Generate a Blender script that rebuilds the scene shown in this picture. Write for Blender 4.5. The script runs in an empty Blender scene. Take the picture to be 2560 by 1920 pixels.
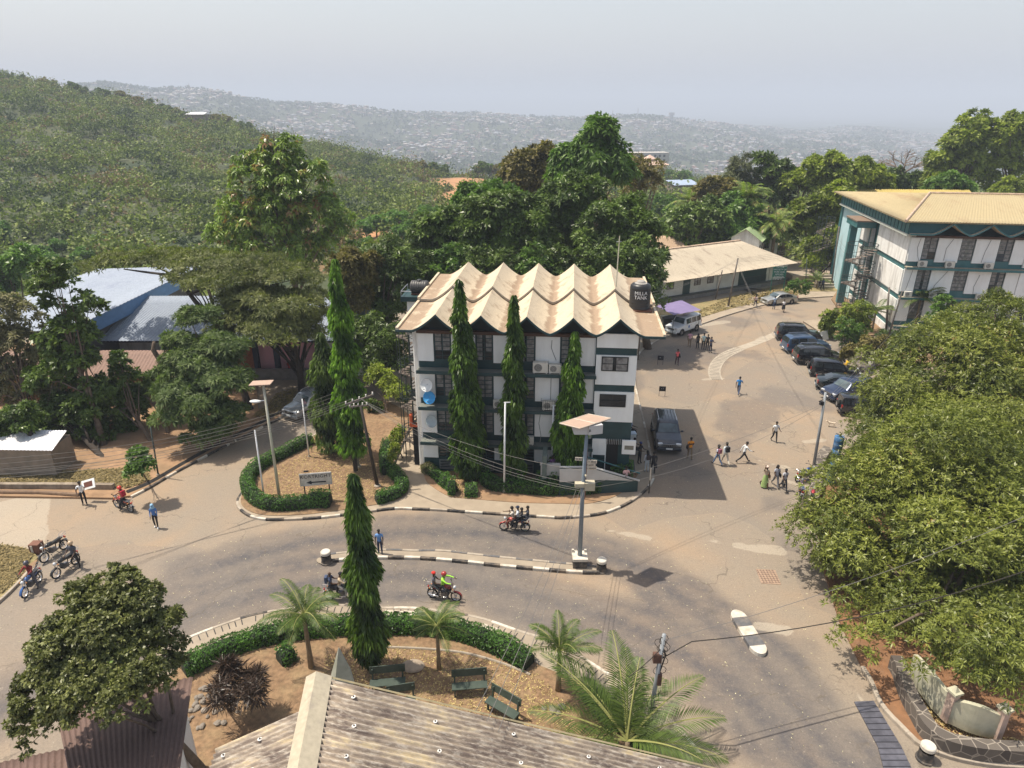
import bpy, bmesh, math, random
import numpy as np
from mathutils import Vector, Matrix, noise

# ---------------------------------------------------------------- camera, sky, sun, exposure
SC = bpy.context.scene
COL = SC.collection
PITCH = math.radians(22.3); FPX = 1700.0; CAMH = 24.0
cam_d = bpy.data.cameras.new('camera'); cam = bpy.data.objects.new('camera', cam_d); COL.objects.link(cam)
cam_d.sensor_fit = 'HORIZONTAL'; cam_d.sensor_width = 36.0; cam_d.lens = FPX/2560*36
cam_d.clip_start = 0.2; cam_d.clip_end = 20000
cam.location = (0, 0, CAMH); cam.rotation_euler = (math.radians(90)-PITCH, 0, 0)
SC.camera = cam
SC.render.resolution_x = 1024; SC.render.resolution_y = 768

SUNV = Vector((-.425, .125, 1.0)).normalized()      # towards the sun
sun_el = math.asin(SUNV.z); sun_az = math.atan2(SUNV.x, SUNV.y)
w = bpy.data.worlds.new('World'); SC.world = w; w.use_nodes = True
nt = w.node_tree; nt.nodes.clear()
out = nt.nodes.new('ShaderNodeOutputWorld')
b1 = nt.nodes.new('ShaderNodeBackground'); sky = nt.nodes.new('ShaderNodeTexSky')
sky.sky_type = 'NISHITA'; sky.sun_disc = False; sky.sun_elevation = sun_el; sky.sun_rotation = sun_az
sky.air_density = 1.6; sky.dust_density = 6.0; sky.ozone_density = 1.0; sky.altitude = 200
b1.inputs[1].default_value = 0.075
b2 = nt.nodes.new('ShaderNodeBackground'); b2.inputs[0].default_value = (0.615, 0.65, 0.735, 1)
wc_ = nt.nodes.new('ShaderNodeTexCoord'); ws_ = nt.nodes.new('ShaderNodeSeparateXYZ'); wr_ = nt.nodes.new('ShaderNodeMapRange'); wr_.inputs[1].default_value = 0.05; wr_.inputs[2].default_value = 0.6; wr_.inputs[3].default_value = 0.58; wr_.inputs[4].default_value = 0.20
nt.links.new(wc_.outputs['Generated'], ws_.inputs[0]); nt.links.new(ws_.outputs[2], wr_.inputs[0]); nt.links.new(wr_.outputs[0], b2.inputs[1])
mx = nt.nodes.new('ShaderNodeAddShader')             # clear sky plus a pale layer of dry-season dust
nt.links.new(sky.outputs[0], b1.inputs[0]); nt.links.new(b1.outputs[0], mx.inputs[0]); nt.links.new(b2.outputs[0], mx.inputs[1])
nt.links.new(mx.outputs[0], out.inputs[0])
sd = bpy.data.lights.new('sun', 'SUN'); sd.energy = 4.6; sd.angle = math.radians(0.6); sd.color = (1.0, .91, .77)
so = bpy.data.objects.new('sun', sd); COL.objects.link(so)
so.rotation_euler = SUNV.to_track_quat('Z', 'Y').to_euler(); so.location = (0, 0, 60)
SC.view_settings.view_transform = 'Standard'; SC.view_settings.look = 'None'
SC.view_settings.exposure = 0.42; SC.view_settings.gamma = 1.0

# ---------------------------------------------------------------- survey helpers: pixel of the photo -> place in the world
CR = dict(A=(0,640,3.456),B=(580,640,4.608),C=(980,620,3.253),D=(1560,560,3.456),E=(2040,440,4.254),F=(0,1120,3.456),G=(560,900,4.096),H=(980,980,3.456),I=(1560,940,4.096),J=(760,1280,2.989),K=(0,1380,3.072),L=(1280,1480,3.771),M=(1700,1400,2.572),N=(1900,700,2.765),O=(0,150,1.7015),Q=(1260,250,1.7015),Z=(0,0,.8641),P=(0,0,1.),R=(2180,1640,5.821),S=(1400,1020,9.217),T=(2080,480,5.529))
cP, sP = math.cos(PITCH), math.sin(PITCH)
def ray(k, x, y):
    a, b, m = CR[k]; u = a+x/m; v = b+y/m
    cx = (u-1280)/FPX; cy = (v-960)/FPX
    return cx, cP-cy*sP, -sP-cy*cP
def g(k, x, y, z=0.0):                                # point at height z
    d = ray(k, x, y); t = (z-CAMH)/d[2]; return Vector((d[0]*t, d[1]*t, z))
def atY(k, x, y, Y):                                  # point at distance Y
    d = ray(k, x, y); t = Y/d[1]; return Vector((d[0]*t, Y, CAMH+d[2]*t))
def gp(k, pts, z=0.0): return [g(k, x, y, z) for x, y in pts]

rnd = random.Random(7)
ORD = 'first second third fourth fifth sixth seventh eighth ninth tenth eleventh twelfth thirteenth fourteenth fifteenth sixteenth seventeenth eighteenth nineteenth twentieth'.split(); ORD += ['twenty-'+o for o in ORD[:9]]
# ---------------------------------------------------------------- object helpers
def tag(o, label=None, cat=None, group=None, kind=None):
    if label: o['label'] = label
    if cat: o['category'] = cat
    if group: o['group'] = group
    if kind: o['kind'] = kind
    return o
def empty(name, loc=(0,0,0), rz=0.0, label=None, cat=None, group=None):
    o = bpy.data.objects.new(name, None); COL.objects.link(o)
    o.location = loc; o.rotation_euler = (0, 0, rz); o.empty_display_size = .2
    return tag(o, label, cat, group)
def copy_tree(o, parent=None):
    c = o.copy(); COL.objects.link(c); c.parent = parent
    for ch in list(o.children): copy_tree(ch, c)
    return c
def link_mesh(name, me, mats, parent=None, smooth=False):
    if not isinstance(mats, (list, tuple)): mats = [mats]
    for m in mats: me.materials.append(m)
    if smooth: me.polygons.foreach_set('use_smooth', [True]*len(me.polygons))
    o = bpy.data.objects.new(name, me); COL.objects.link(o); o.parent = parent
    return o
class MB:
    def __init__(s): s.v = []; s.f = []; s.m = []
    def add(s, vs, fs, mi=0):
        o = len(s.v); s.v += [tuple(v) for v in vs]; s.f += [tuple(o+i for i in f) for f in fs]; s.m += [mi]*len(fs)
        return s
    def box(s, c, d, mi=0, rz=0.0, tx=1.0, ty=1.0, rx=0.0, ry=0.0):      # c centre, d sizes, tx/ty taper of the top
        M_ = Matrix.Rotation(rz, 3, 'Z') @ Matrix.Rotation(ry, 3, 'Y') @ Matrix.Rotation(rx, 3, 'X')
        vs = []
        for sz in (-.5, .5):
            for sx, sy in ((-.5,-.5),(.5,-.5),(.5,.5),(-.5,.5)):
                k = (tx, ty) if sz > 0 else (1, 1)
                vs.append(Vector(c) + M_ @ Vector((sx*d[0]*k[0], sy*d[1]*k[1], sz*d[2])))
        return s.add(vs, [(3,2,1,0),(4,5,6,7),(0,1,5,4),(1,2,6,5),(2,3,7,6),(3,0,4,7)], mi)
    def b6(s, x0, x1, y0, y1, z0, z1, mi=0): return s.box(((x0+x1)/2,(y0+y1)/2,(z0+z1)/2), (x1-x0,y1-y0,z1-z0), mi)
    def tube(s, pts, rs, n=8, mi=0, cap=True):
        pts = [Vector(p) for p in pts]
        if not isinstance(rs, (list, tuple)): rs = [rs]*len(pts)
        o = []; ref = None
        for i, p in enumerate(pts):
            a = pts[max(i-1, 0)]; b = pts[min(i+1, len(pts)-1)]; t = (b-a)
            t = t.normalized() if t.length > 1e-9 else Vector((0, 0, 1))
            if ref is None: ref = Vector((0, 0, 1)) if abs(t.z) < .9 else Vector((1, 0, 0))
            u = t.cross(ref).normalized(); w_ = t.cross(u).normalized(); ref = u.cross(t)
            for k in range(n):
                an = 2*math.pi*k/n; o.append(p + (u*math.cos(an) + w_*math.sin(an))*rs[i])
        fs = []
        for i in range(len(pts)-1):
            for k in range(n):
                k2 = (k+1) % n; fs.append((i*n+k, i*n+k2, (i+1)*n+k2, (i+1)*n+k))
        if cap: fs.append(tuple(range(n-1, -1, -1))); fs.append(tuple((len(pts)-1)*n+k for k in range(n)))
        return s.add(o, fs, mi)
    def lathe(s, prof, c=(0,0,0), n=16, mi=0, axis='Z', closed=False):   # prof: (radius, height)
        vs = []
        for r, h in prof:
            for k in range(n):
                a = 2*math.pi*k/n; p = (r*math.cos(a), r*math.sin(a), h)
                if axis == 'Y': p = (p[0], p[2], p[1])
                if axis == 'X': p = (p[2], p[0], p[1])
                vs.append((c[0]+p[0], c[1]+p[1], c[2]+p[2]))
        fs = []; L = len(prof)
        for i in range(L if closed else L-1):
            for k in range(n):
                k2 = (k+1) % n; i2 = (i+1) % L; f = (i*n+k, i*n+k2, i2*n+k2, i2*n+k)
                fs.append(f if axis != 'Y' else f[::-1])
        return s.add(vs, fs, mi)
    def ell(s, c, r, n=10, m=6, mi=0):
        vs = [(c[0], c[1], c[2]-r[2])]
        for i in range(1, m):
            a = math.pi*i/m - math.pi/2
            for k in range(n):
                b = 2*math.pi*k/n; vs.append((c[0]+r[0]*math.cos(a)*math.cos(b), c[1]+r[1]*math.cos(a)*math.sin(b), c[2]+r[2]*math.sin(a)))
        vs.append((c[0], c[1], c[2]+r[2])); fs = []
        for k in range(n): fs.append((0, 1+(k+1) % n, 1+k))
        for i in range(m-2):
            for k in range(n):
                k2 = (k+1) % n; fs.append((1+i*n+k, 1+i*n+k2, 1+(i+1)*n+k2, 1+(i+1)*n+k))
        L = len(vs)-1
        for k in range(n): fs.append((1+(m-2)*n+k, 1+(m-2)*n+(k+1) % n, L))
        return s.add(vs, fs, mi)
    def prism(s, poly, z0, z1, mi=0, side=None):       # poly: xy list; z1 may be list
        n = len(poly); vs = [(p[0], p[1], z0) for p in poly] + [(p[0], p[1], z1) for p in poly]
        a = sum(poly[i][0]*poly[(i+1) % n][1]-poly[(i+1) % n][0]*poly[i][1] for i in range(n))
        top = tuple(range(n, 2*n)); bot = tuple(range(n-1, -1, -1)); sd_ = [(i, (i+1) % n, n+(i+1) % n, n+i) for i in range(n)]
        if a < 0: top = top[::-1]; bot = bot[::-1]; sd_ = [f[::-1] for f in sd_]
        s.add(vs, [top, bot], mi); o = len(s.v)-2*n
        for f in sd_: s.f.append(tuple(o+i for i in f)); s.m.append(mi if side is None else side)
        return s
    def quad(s, a, b, c, d, mi=0): return s.add([a, b, c, d], [(0, 1, 2, 3)], mi)
    def build(s, name, mats, parent=None, smooth=False, bevel=0):
        me = bpy.data.meshes.new(name); me.from_pydata(s.v, [], s.f)
        me.polygons.foreach_set('material_index', s.m)
        me.validate(); me.update()
        o = link_mesh(name, me, mats, parent, smooth)
        if bevel:
            md = o.modifiers.new('b', 'BEVEL'); md.width = bevel; md.segments = 2; md.limit_method = 'ANGLE'; md.harden_normals = False
        return o
def npmesh(name, V, Fq, tint=None):                    # fast quad/tri mesh from numpy
    me = bpy.data.meshes.new(name); V = np.asarray(V, np.float32); Fq = np.asarray(Fq, np.int32)
    k = Fq.shape[1]; nf = len(Fq)
    me.vertices.add(len(V)); me.vertices.foreach_set('co', V.ravel())
    me.loops.add(nf*k); me.loops.foreach_set('vertex_index', Fq.ravel())
    me.polygons.add(nf); me.polygons.foreach_set('loop_start', np.arange(nf, dtype=np.int32)*k)
    me.polygons.foreach_set('loop_total', np.full(nf, k, np.int32))
    if tint is not None:
        at = me.attributes.new('tint', 'FLOAT', 'POINT'); at.data.foreach_set('value', np.asarray(tint, np.float32))
    me.update(calc_edges=True)
    return me

# ---------------------------------------------------------------- materials
_mc = {}
def lk(nt, a, b): nt.links.new(a, b)
def M(name, col, var=.12, scale=3.0, rough=.8, metal=0.0, bump=0.0, bscale=None, dirt=None, dscale=.6, damt=.5, coat=0.0, spec=None, emit=0, obj_var=0.0, streak=0):
    if name in _mc: return _mc[name]
    m = bpy.data.materials.new(name); m.use_nodes = True; nt = m.node_tree; N = nt.nodes; N.clear()
    o = N.new('ShaderNodeOutputMaterial'); p = N.new('ShaderNodeBsdfPrincipled'); lk(nt, p.outputs[0], o.inputs[0])
    p.inputs['Roughness'].default_value = rough; p.inputs['Metallic'].default_value = metal
    if coat: p.inputs['Coat Weight'].default_value = coat
    if spec is not None: p.inputs['Specular IOR Level'].default_value = spec
    tc = N.new('ShaderNodeTexCoord'); nz = N.new('ShaderNodeTexNoise'); nz.inputs['Scale'].default_value = scale; nz.inputs['Detail'].default_value = 6
    lk(nt, tc.outputs['Object'], nz.inputs['Vector'])
    r = N.new('ShaderNodeMapRange'); r.inputs['From Min'].default_value = .3; r.inputs['From Max'].default_value = .7
    r.inputs['To Min'].default_value = 1-var; r.inputs['To Max'].default_value = 1+var; lk(nt, nz.outputs['Fac'], r.inputs['Value'])
    mul = N.new('ShaderNodeVectorMath'); mul.operation = 'SCALE'; mul.inputs[0].default_value = col[:3]; lk(nt, r.outputs[0], mul.inputs['Scale'])
    last = mul.outputs[0]
    if dirt:
        n2 = N.new('ShaderNodeTexNoise'); n2.inputs['Scale'].default_value = dscale; n2.inputs['Detail'].default_value = 8; n2.inputs['Roughness'].default_value = .65
        mpn = N.new('ShaderNodeMapping'); mpn.inputs['Scale'].default_value = (1, 1, .18 if streak else 1); lk(nt, tc.outputs['Object'], mpn.inputs[0]); lk(nt, mpn.outputs[0], n2.inputs['Vector'])
        r2 = N.new('ShaderNodeMapRange'); r2.inputs['From Min'].default_value = .45; r2.inputs['From Max'].default_value = .68; r2.inputs['To Max'].default_value = damt
        lk(nt, n2.outputs['Fac'], r2.inputs['Value'])
        mi = N.new('ShaderNodeMix'); mi.data_type = 'RGBA'; lk(nt, r2.outputs[0], mi.inputs[0]); lk(nt, last, mi.inputs[6]); mi.inputs[7].default_value = (*dirt, 1); last = mi.outputs[2]
    if obj_var:
        oi = N.new('ShaderNodeObjectInfo'); r3 = N.new('ShaderNodeMapRange'); r3.inputs['To Min'].default_value = 1-obj_var; r3.inputs['To Max'].default_value = 1+obj_var
        lk(nt, oi.outputs['Random'], r3.inputs['Value']); m3 = N.new('ShaderNodeVectorMath'); m3.operation = 'SCALE'; lk(nt, last, m3.inputs[0]); lk(nt, r3.outputs[0], m3.inputs['Scale']); last = m3.outputs[0]
    lk(nt, last, p.inputs['Base Color'])
    if bump:
        n3 = N.new('ShaderNodeTexNoise'); n3.inputs['Scale'].default_value = bscale or scale*4; n3.inputs['Detail'].default_value = 5; lk(nt, tc.outputs['Object'], n3.inputs['Vector'])
        bp = N.new('ShaderNodeBump'); bp.inputs['Strength'].default_value = bump; bp.inputs['Distance'].default_value = .05; lk(nt, n3.outputs['Fac'], bp.inputs['Height']); lk(nt, bp.outputs[0], p.inputs['Normal'])
    if emit: p.inputs['Emission Color'].default_value = (*col[:3], 1); p.inputs['Emission Strength'].default_value = emit
    _mc[name] = m; return m
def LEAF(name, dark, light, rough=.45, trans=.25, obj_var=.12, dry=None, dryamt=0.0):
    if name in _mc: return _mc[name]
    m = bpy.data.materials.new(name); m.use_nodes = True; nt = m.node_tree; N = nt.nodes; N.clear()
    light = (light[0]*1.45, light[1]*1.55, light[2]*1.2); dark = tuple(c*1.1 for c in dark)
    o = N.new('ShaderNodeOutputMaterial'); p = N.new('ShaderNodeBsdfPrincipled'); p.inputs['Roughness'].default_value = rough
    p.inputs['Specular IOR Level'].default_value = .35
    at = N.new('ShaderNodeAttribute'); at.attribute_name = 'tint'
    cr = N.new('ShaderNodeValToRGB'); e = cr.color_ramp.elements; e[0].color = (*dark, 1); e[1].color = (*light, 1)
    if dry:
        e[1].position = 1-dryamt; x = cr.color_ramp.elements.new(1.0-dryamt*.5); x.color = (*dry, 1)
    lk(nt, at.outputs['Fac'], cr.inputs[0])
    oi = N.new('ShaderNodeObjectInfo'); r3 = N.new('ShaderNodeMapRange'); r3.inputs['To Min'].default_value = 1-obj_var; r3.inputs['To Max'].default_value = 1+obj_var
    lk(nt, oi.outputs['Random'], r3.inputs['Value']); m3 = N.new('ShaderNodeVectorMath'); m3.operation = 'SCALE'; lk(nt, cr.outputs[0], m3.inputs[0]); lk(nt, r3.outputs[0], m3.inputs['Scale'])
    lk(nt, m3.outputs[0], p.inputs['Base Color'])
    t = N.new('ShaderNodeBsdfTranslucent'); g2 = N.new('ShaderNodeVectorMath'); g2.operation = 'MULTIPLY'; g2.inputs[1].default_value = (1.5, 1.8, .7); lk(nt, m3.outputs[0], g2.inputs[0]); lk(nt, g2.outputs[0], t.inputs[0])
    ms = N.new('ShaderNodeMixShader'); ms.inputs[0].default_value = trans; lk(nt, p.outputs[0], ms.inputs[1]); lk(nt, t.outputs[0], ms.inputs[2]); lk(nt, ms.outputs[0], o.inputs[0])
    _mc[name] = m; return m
TEAL = M('dark teal paint', (.012,.045,.05), .2, 1.5, .55)
TEAL2 = M('teal paint', (.03,.13,.14), .2, 1.2, .5, dirt=(.1,.16,.16), damt=.4)
WHITE = M('white wall paint', (.80,.81,.80), .03, 1.2, .7, dirt=(.45,.42,.37), dscale=1.1, damt=.24, streak=1)
WHITEW = M('weathered white paint', (.78,.77,.74), .06, 2, .75, dirt=(.30,.27,.24), dscale=1.4, damt=.5, bump=.2, streak=1)
GLASS = M('dark window glass', (.025,.03,.035), .5, .8, .12)
CURT = M('window curtain', (.22,.21,.20), .5, 3.5, .9)
STEEL = M('dark green steel', (.03,.045,.04), .3, 4, .6)
GALV = M('galvanised steel', (.36,.38,.41), .08, 3, .45, .6)
WOOD = M('weathered pole wood', (.12,.10,.085), .2, 4, .9, dirt=(.28,.27,.25), dscale=1.5, damt=.5)
CONC = M('worn concrete', (.30,.25,.19), .12, 1.6, .9, dirt=(.20,.16,.12), dscale=.7, damt=.45, bump=.15)
BLK = M('black plastic', (.018,.018,.02), .2, 3, .4)
RUB = M('tyre rubber', (.02,.02,.02), .2, 4, .85)
CHR = M('bright metal', (.6,.6,.62), .05, 4, .25, .9)
BLKP = M('black kerb paint', (.035,.033,.033), .3, 5, .8, dirt=(.25,.20,.15), dscale=2, damt=.75)
WHTP = M('white kerb paint', (.56,.52,.45), .08, 5, .8, dirt=(.33,.26,.18), dscale=2, damt=.75)
# ---------------------------------------------------------------- terrain: plateau, valley, scrub hill on the left, city hills far off
def zv(v, Y):
    cy = (v-960)/FPX; return CAMH + Y*(-sP-cy*cP)/(cP-cy*sP)
#        u     plateauEdge foot(Y,v)     mid(Y,v)     crest(Y,v)   dip(Y,z)    cityfoot(Y,z)  citymid(Y,v)  ridge(Y,v)
TT = [(-900, 72, (130,640), (230,360), (420,120), (650,-60), (1200,-40), (1700,190), (2200,150)),
      (0,    74, (135,655), (240,400), (420,188), (650,-60), (1200,-60), (1700,235), (2200,196)),
      (250,  74, (135,655), (240,415), (420,240), (650,-70), (1200,-80), (1700,262), (2250,214)),
      (500,  74, (135,645), (250,430), (420,302), (650,-80), (1250,-100),(1800,310), (2400,232)),
      (780,  78, (135,625), (250,470), (400,366), (650,-90), (1300,-112),(1900,345), (2600,262)),
      (1000, 82, (140,600), (240,500), (360,414), (620,-95), (1300,-115),(2000,372), (2700,284)),
      (1160, 84, (150,560), (220,500), (330,447), (600,-95), (1300,-115),(2000,378), (2750,292)),
      (1400, 90, (160,560), (230,510), (330,468), (600,-95), (1300,-115),(2000,378), (2800,300)),
      (1600, 100,(180,540), (300,480), (420,430), (650,-90), (1350,-115),(2000,376), (2800,298)),
      (1780, 110,(190,540), (300,490), (420,462), (650,-90), (1350,-115),(2000,382), (2850,318)),
      (1990, 120,(200,540), (300,500), (420,480), (700,-90), (1400,-115),(2200,380), (3300,336)),
      (2150, 125,(200,540), (300,500), (420,480), (700,-90), (1500,-118),(2400,376), (3800,322)),
      (2360, 130,(210,540), (300,500), (420,480), (700,-90), (1500,-118),(2500,380), (3900,338)),
      (2600, 130,(210,540), (300,500), (420,480), (700,-90), (1600,-120),(2600,385), (3900,350)),
      (3600, 130,(210,540), (300,500), (420,480), (700,-90), (1600,-120),(2600,390), (3900,360))]
_TA = np.array([(r[0]-1280)/FPX/1.06 for r in TT]); _TY = []; _TZ = []
for r in TT:
    e = r[1]; ys = [3, e, e*1.12] + [q[0] for q in r[2:9]] + [6500, 12000]
    zs = [-.12, -.12, -1.2] + [zv(q[1], q[0]) for q in r[2:5]] + [r[5][1], r[6][1]] + [zv(q[1], q[0]) for q in r[7:9]] + [-130, -130]
    _TY.append(np.log(ys)); _TZ.append(zs)
_TY = np.array(_TY); _TZ = np.array(_TZ)
_rs = np.random.RandomState(3); _ph = _rs.uniform(0, 6.28, (40, 2)); _di = _rs.uniform(0, 6.28, 40)
def fnoise(x, y, lam, octv=3, seed=0):
    r = np.zeros_like(x); amp = 1.0; tot = 0
    for o in range(octv):
        for j in range(4):
            i = (seed*7+o*4+j) % 40; kx = math.cos(_di[i])*2*math.pi/lam; ky = math.sin(_di[i])*2*math.pi/lam
            r += amp*np.sin(kx*x+ky*y+_ph[i, 0]+1.3*np.sin(ky*.7*x-kx*.6*y+_ph[i, 1]))
        tot += amp*2; amp *= .5; lam *= .47
    return r/tot
def hz(x, y):
    x = np.asarray(x, float); y = np.asarray(y, float); Y = np.maximum(y, 3.); a = x/Y; L = np.log(Y)
    i = np.clip(np.searchsorted(_TA, a)-1, 0, len(_TA)-2); f = np.clip((a-_TA[i])/(_TA[i+1]-_TA[i]), 0, 1); f = f*f*(3-2*f)
    def col(ii):
        z = np.zeros_like(L); k = _TY.shape[1]
        for j in range(k-1):
            y0 = _TY[ii, j]; y1 = _TY[ii, j+1]; m = (L >= y0) & (L <= y1) if j < k-2 else (L >= y0)
            t = np.clip((L-y0)/(y1-y0), 0, 1); s_ = t if 3 <= j <= 4 else t*t*(3-2*t); z = np.where(m, _TZ[ii, j]+(_TZ[ii, j+1]-_TZ[ii, j])*s_, z)
        return np.where(L < _TY[ii, 0], _TZ[ii, 0], z)
    z = col(i)*(1-f)+col(i+1)*f
    w1 = np.clip((Y-110)/120, 0, 1); w2 = np.clip((Y-600)/600, 0, 1)
    z = z + w1*2.2*fnoise(x, y, 70, 3, 1)*np.clip(1-(Y-430)/200, 0, 1) + w2*14*fnoise(x, y, 620, 4, 2)
    return z
MOUND = g('P', 1165, 462, -6); MOUND = atY('P', 1165, 470, 300)
def build_terrain():
    A = np.linspace(-1.7, 1.7, 220); Ys = np.exp(np.linspace(math.log(3.), math.log(12000), 260))
    aa, yy = np.meshgrid(A, Ys); xx = aa*yy; zz = hz(xx, yy)
    V = np.stack([xx, yy, zz], -1).reshape(-1, 3); n = len(A); q = []
    I = np.arange((len(Ys)-1)*n).reshape(len(Ys)-1, n)[:, :-1].ravel(); F_ = np.stack([I, I+1, I+n+1, I+n], -1)
    X, Y_ = V[:, 0], V[:, 1]
    def spot(px, py, Yd, rx, ry): p = atY('P', px, py, Yd); return np.exp(-(((X-p.x)/rx)**2+((Y_-p.y)/ry)**2))
    d = 1.2*spot(1165,462,300,14,30) + 1.3*spot(1140,500,240,4.5,30) + .9*spot(950,610,150,9,8)+ .8*spot(1640,470,330,26,26) + .9*spot(1665,440,420,30,26) + .35*spot(10,185,410,18,10)+.5*spot(880,650,120,10,9)
    me = npmesh('terrain', V, F_, np.clip(d*1.5, 0, 1))
    m = bpy.data.materials.new('scrub ground'); m.use_nodes = True; nt = m.node_tree; N = nt.nodes; p = N['Principled BSDF']; p.inputs['Roughness'].default_value = .95
    tc = N.new('ShaderNodeTexCoord'); nz = N.new('ShaderNodeTexNoise'); nz.inputs['Scale'].default_value = .09; nz.inputs['Detail'].default_value = 9; lk(nt, tc.outputs['Object'], nz.inputs[0])
    cr = N.new('ShaderNodeValToRGB'); e = cr.color_ramp.elements; e[0].position = .35; e[0].color = (.025,.042,.014,1); e[1].position = .68; e[1].color = (.070,.078,.028,1); lk(nt, nz.outputs[0], cr.inputs[0])
    at = N.new('ShaderNodeAttribute'); at.attribute_name = 'tint'
    ad = N.new('ShaderNodeMath'); ad.operation = 'ADD'; lk(nt, at.outputs['Fac'], ad.inputs[0]); n2 = N.new('ShaderNodeMapRange'); n2.inputs['To Min'].default_value = -.6; n2.inputs['To Max'].default_value = .15; lk(nt, nz.outputs[0], n2.inputs[0]); lk(nt, n2.outputs[0], ad.inputs[1]); ad.use_clamp = True
    mi = N.new('ShaderNodeMix'); mi.data_type = 'RGBA'; lk(nt, ad.outputs[0], mi.inputs[0]); lk(nt, cr.outputs[0], mi.inputs[6]); mi.inputs[7].default_value = (.50,.25,.12,1); lk(nt, mi.outputs[2], p.inputs['Base Color'])
    o = link_mesh('terrain', me, m, smooth=True); tag(o, kind='structure')
    mb = MB(); mb.b6(-90, 90, -60, 3.2, -.5, -.13); tag(mb.build('ground', M('bare soil', (.26,.16,.09), .2, 1.2, .95)), kind='structure')
build_terrain()

# ---------------------------------------------------------------- paved yard and road sheet
def smooth_path(pts, n=4):
    P_ = [Vector((p[0], p[1], 0)) for p in pts]; out = []
    for i in range(len(P_)-1):
        p0 = P_[max(i-1, 0)]; p1 = P_[i]; p2 = P_[i+1]; p3 = P_[min(i+2, len(P_)-1)]
        for j in range(n):
            t = j/n; out.append(.5*((2*p1)+(p2-p0)*t+(2*p0-5*p1+4*p2-p3)*t*t+(3*p1-p0-3*p2+p3)*t*t*t))
    out.append(P_[-1]); return out
def seg_dist(X, Y, pts):
    d = np.full(X.shape, 1e9)
    for a, b in zip(pts[:-1], pts[1:]):
        ax, ay = a[0], a[1]; bx, by = b[0]-ax, b[1]-ay; L2 = bx*bx+by*by
        t = np.clip(((X-ax)*bx+(Y-ay)*by)/L2, 0, 1); d = np.minimum(d, np.hypot(X-ax-t*bx, Y-ay-t*by))
    return d
def build_road():
    st = .26; xs = np.arange(-62, 62, st); ys = np.arange(4, 112, st); xx, yy = np.meshgrid(xs, ys); n = len(xs)
    V = np.stack([xx, yy, np.zeros_like(xx)], -1).reshape(-1, 3)
    I = np.arange((len(ys)-1)*n).reshape(len(ys)-1, n)[:, :-1].ravel(); F_ = np.stack([I, I+1, I+n+1, I+n], -1)
    X, Y_ = V[:, 0], V[:, 1]
    edge = 1  # keep the sheet on the plateau
    keep = hz(X, Y_) > -.3
    F_ = F_[keep[F_].all(1)]
    me = npmesh('road', V, F_)
    nz = .7*fnoise(X, Y_, 7, 4, 1)
    def lane(pts, wd, soft):
        d = seg_dist(X, Y_, smooth_path(gp('Z', pts), 4)); return np.clip((wd-d+nz*.9)/soft, 0, 1)*(.84+.16*np.cos(d*3.6))
    up = [(420,1235),(560,1195),(720,1165),(900,1150),(1060,1155),(1250,1185),(1380,1225),(1480,1300)]
    lo = [(-60,1560),(120,1470),(330,1370),(470,1310),(650,1265),(880,1245),(1060,1270),(1280,1325),(1450,1400),(1600,1500),(1720,1620),(1790,1720)]
    md = [(330,1280),(420,1245)]
    r2 = [(1480,1300),(1600,1400),(1720,1520),(1800,1640)]
    tar = np.maximum.reduce([lane(up, 2.5, 1.5), lane(lo, 2.7, 1.6), .9*lane(r2, 3.0, 1.5), .8*lane([(300,1270),(420,1300),(560,1220)], 1.6, 1.5)])
    tar = np.maximum(tar, .35*lane([(1180,950),(1280,960),(1340,1010)], 0, 1))
    tar = np.maximum(tar, .5*np.clip((fnoise(X, Y_, 14, 4, 3)-.28)*3, 0, 1)*(Y_ > 33)*(X > 9))
    def blob(pts, r): return np.clip((r-seg_dist(X, Y_, gp('Z', pts))+nz*.35)/.35, 0, 1)
    pale = np.maximum.reduce([blob([(1310,1145),(1400,1162)], .45), blob([(1590,1178),(1680,1190)], .5), blob([(1530,1165),(1560,1172)], .3), blob([(1640,1352),(1690,1358)], .55), blob([(1790,1535),(1800,1548)], .25),
        blob([(1850,1500),(1880,1540)], .5), blob([(1560,780),(1640,730),(1680,715)], .35), blob([(1520,820),(1560,818)], .5), blob([(1740,955),(1780,950)], .45), blob([(1500,705),(1570,695)], .7),
        blob([(1640,995),(1700,1010)], .35), blob([(1800,1235),(1790,1280)], .3), blob([(1780,1060),(1700,1040)], .5), blob([(20,1100),(0,1180)], 1.6), blob([(90,1070),(60,1200)], .9)])
    dust = np.clip(.45+.7*fnoise(X, Y_, 17, 4, 4), 0, 1)
    dust = np.maximum(dust, .9*lane([(1560,1330),(1640,1450),(1700,1560),(1760,1660)], .6, 1.0))
    dust = np.maximum(dust, .85*lane([(60,1130),(200,1180),(330,1180),(420,1130)], 1.6, 1.5))
    ca = me.color_attributes.new('wear', 'FLOAT_COLOR', 'POINT'); c = np.ones((len(V), 4), np.float32); c[:, 0] = tar; c[:, 1] = pale; c[:, 2] = dust; ca.data.foreach_set('color', c.ravel())
    m = bpy.data.materials.new('dusty asphalt'); m.use_nodes = True; nt = m.node_tree; N = nt.nodes; p = N['Principled BSDF']; p.inputs['Roughness'].default_value = .88
    at = N.new('ShaderNodeAttribute'); at.attribute_name = 'wear'; sp = N.new('ShaderNodeSeparateColor'); lk(nt, at.outputs['Color'], sp.inputs[0])
    tc = N.new('ShaderNodeTexCoord')
    def noi(s, d=8, r=.6):
        n_ = N.new('ShaderNodeTexNoise'); n_.inputs['Scale'].default_value = s; n_.inputs['Detail'].default_value = d; n_.inputs['Roughness'].default_value = r; lk(nt, tc.outputs['Object'], n_.inputs[0]); return n_.outputs[0]
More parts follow.
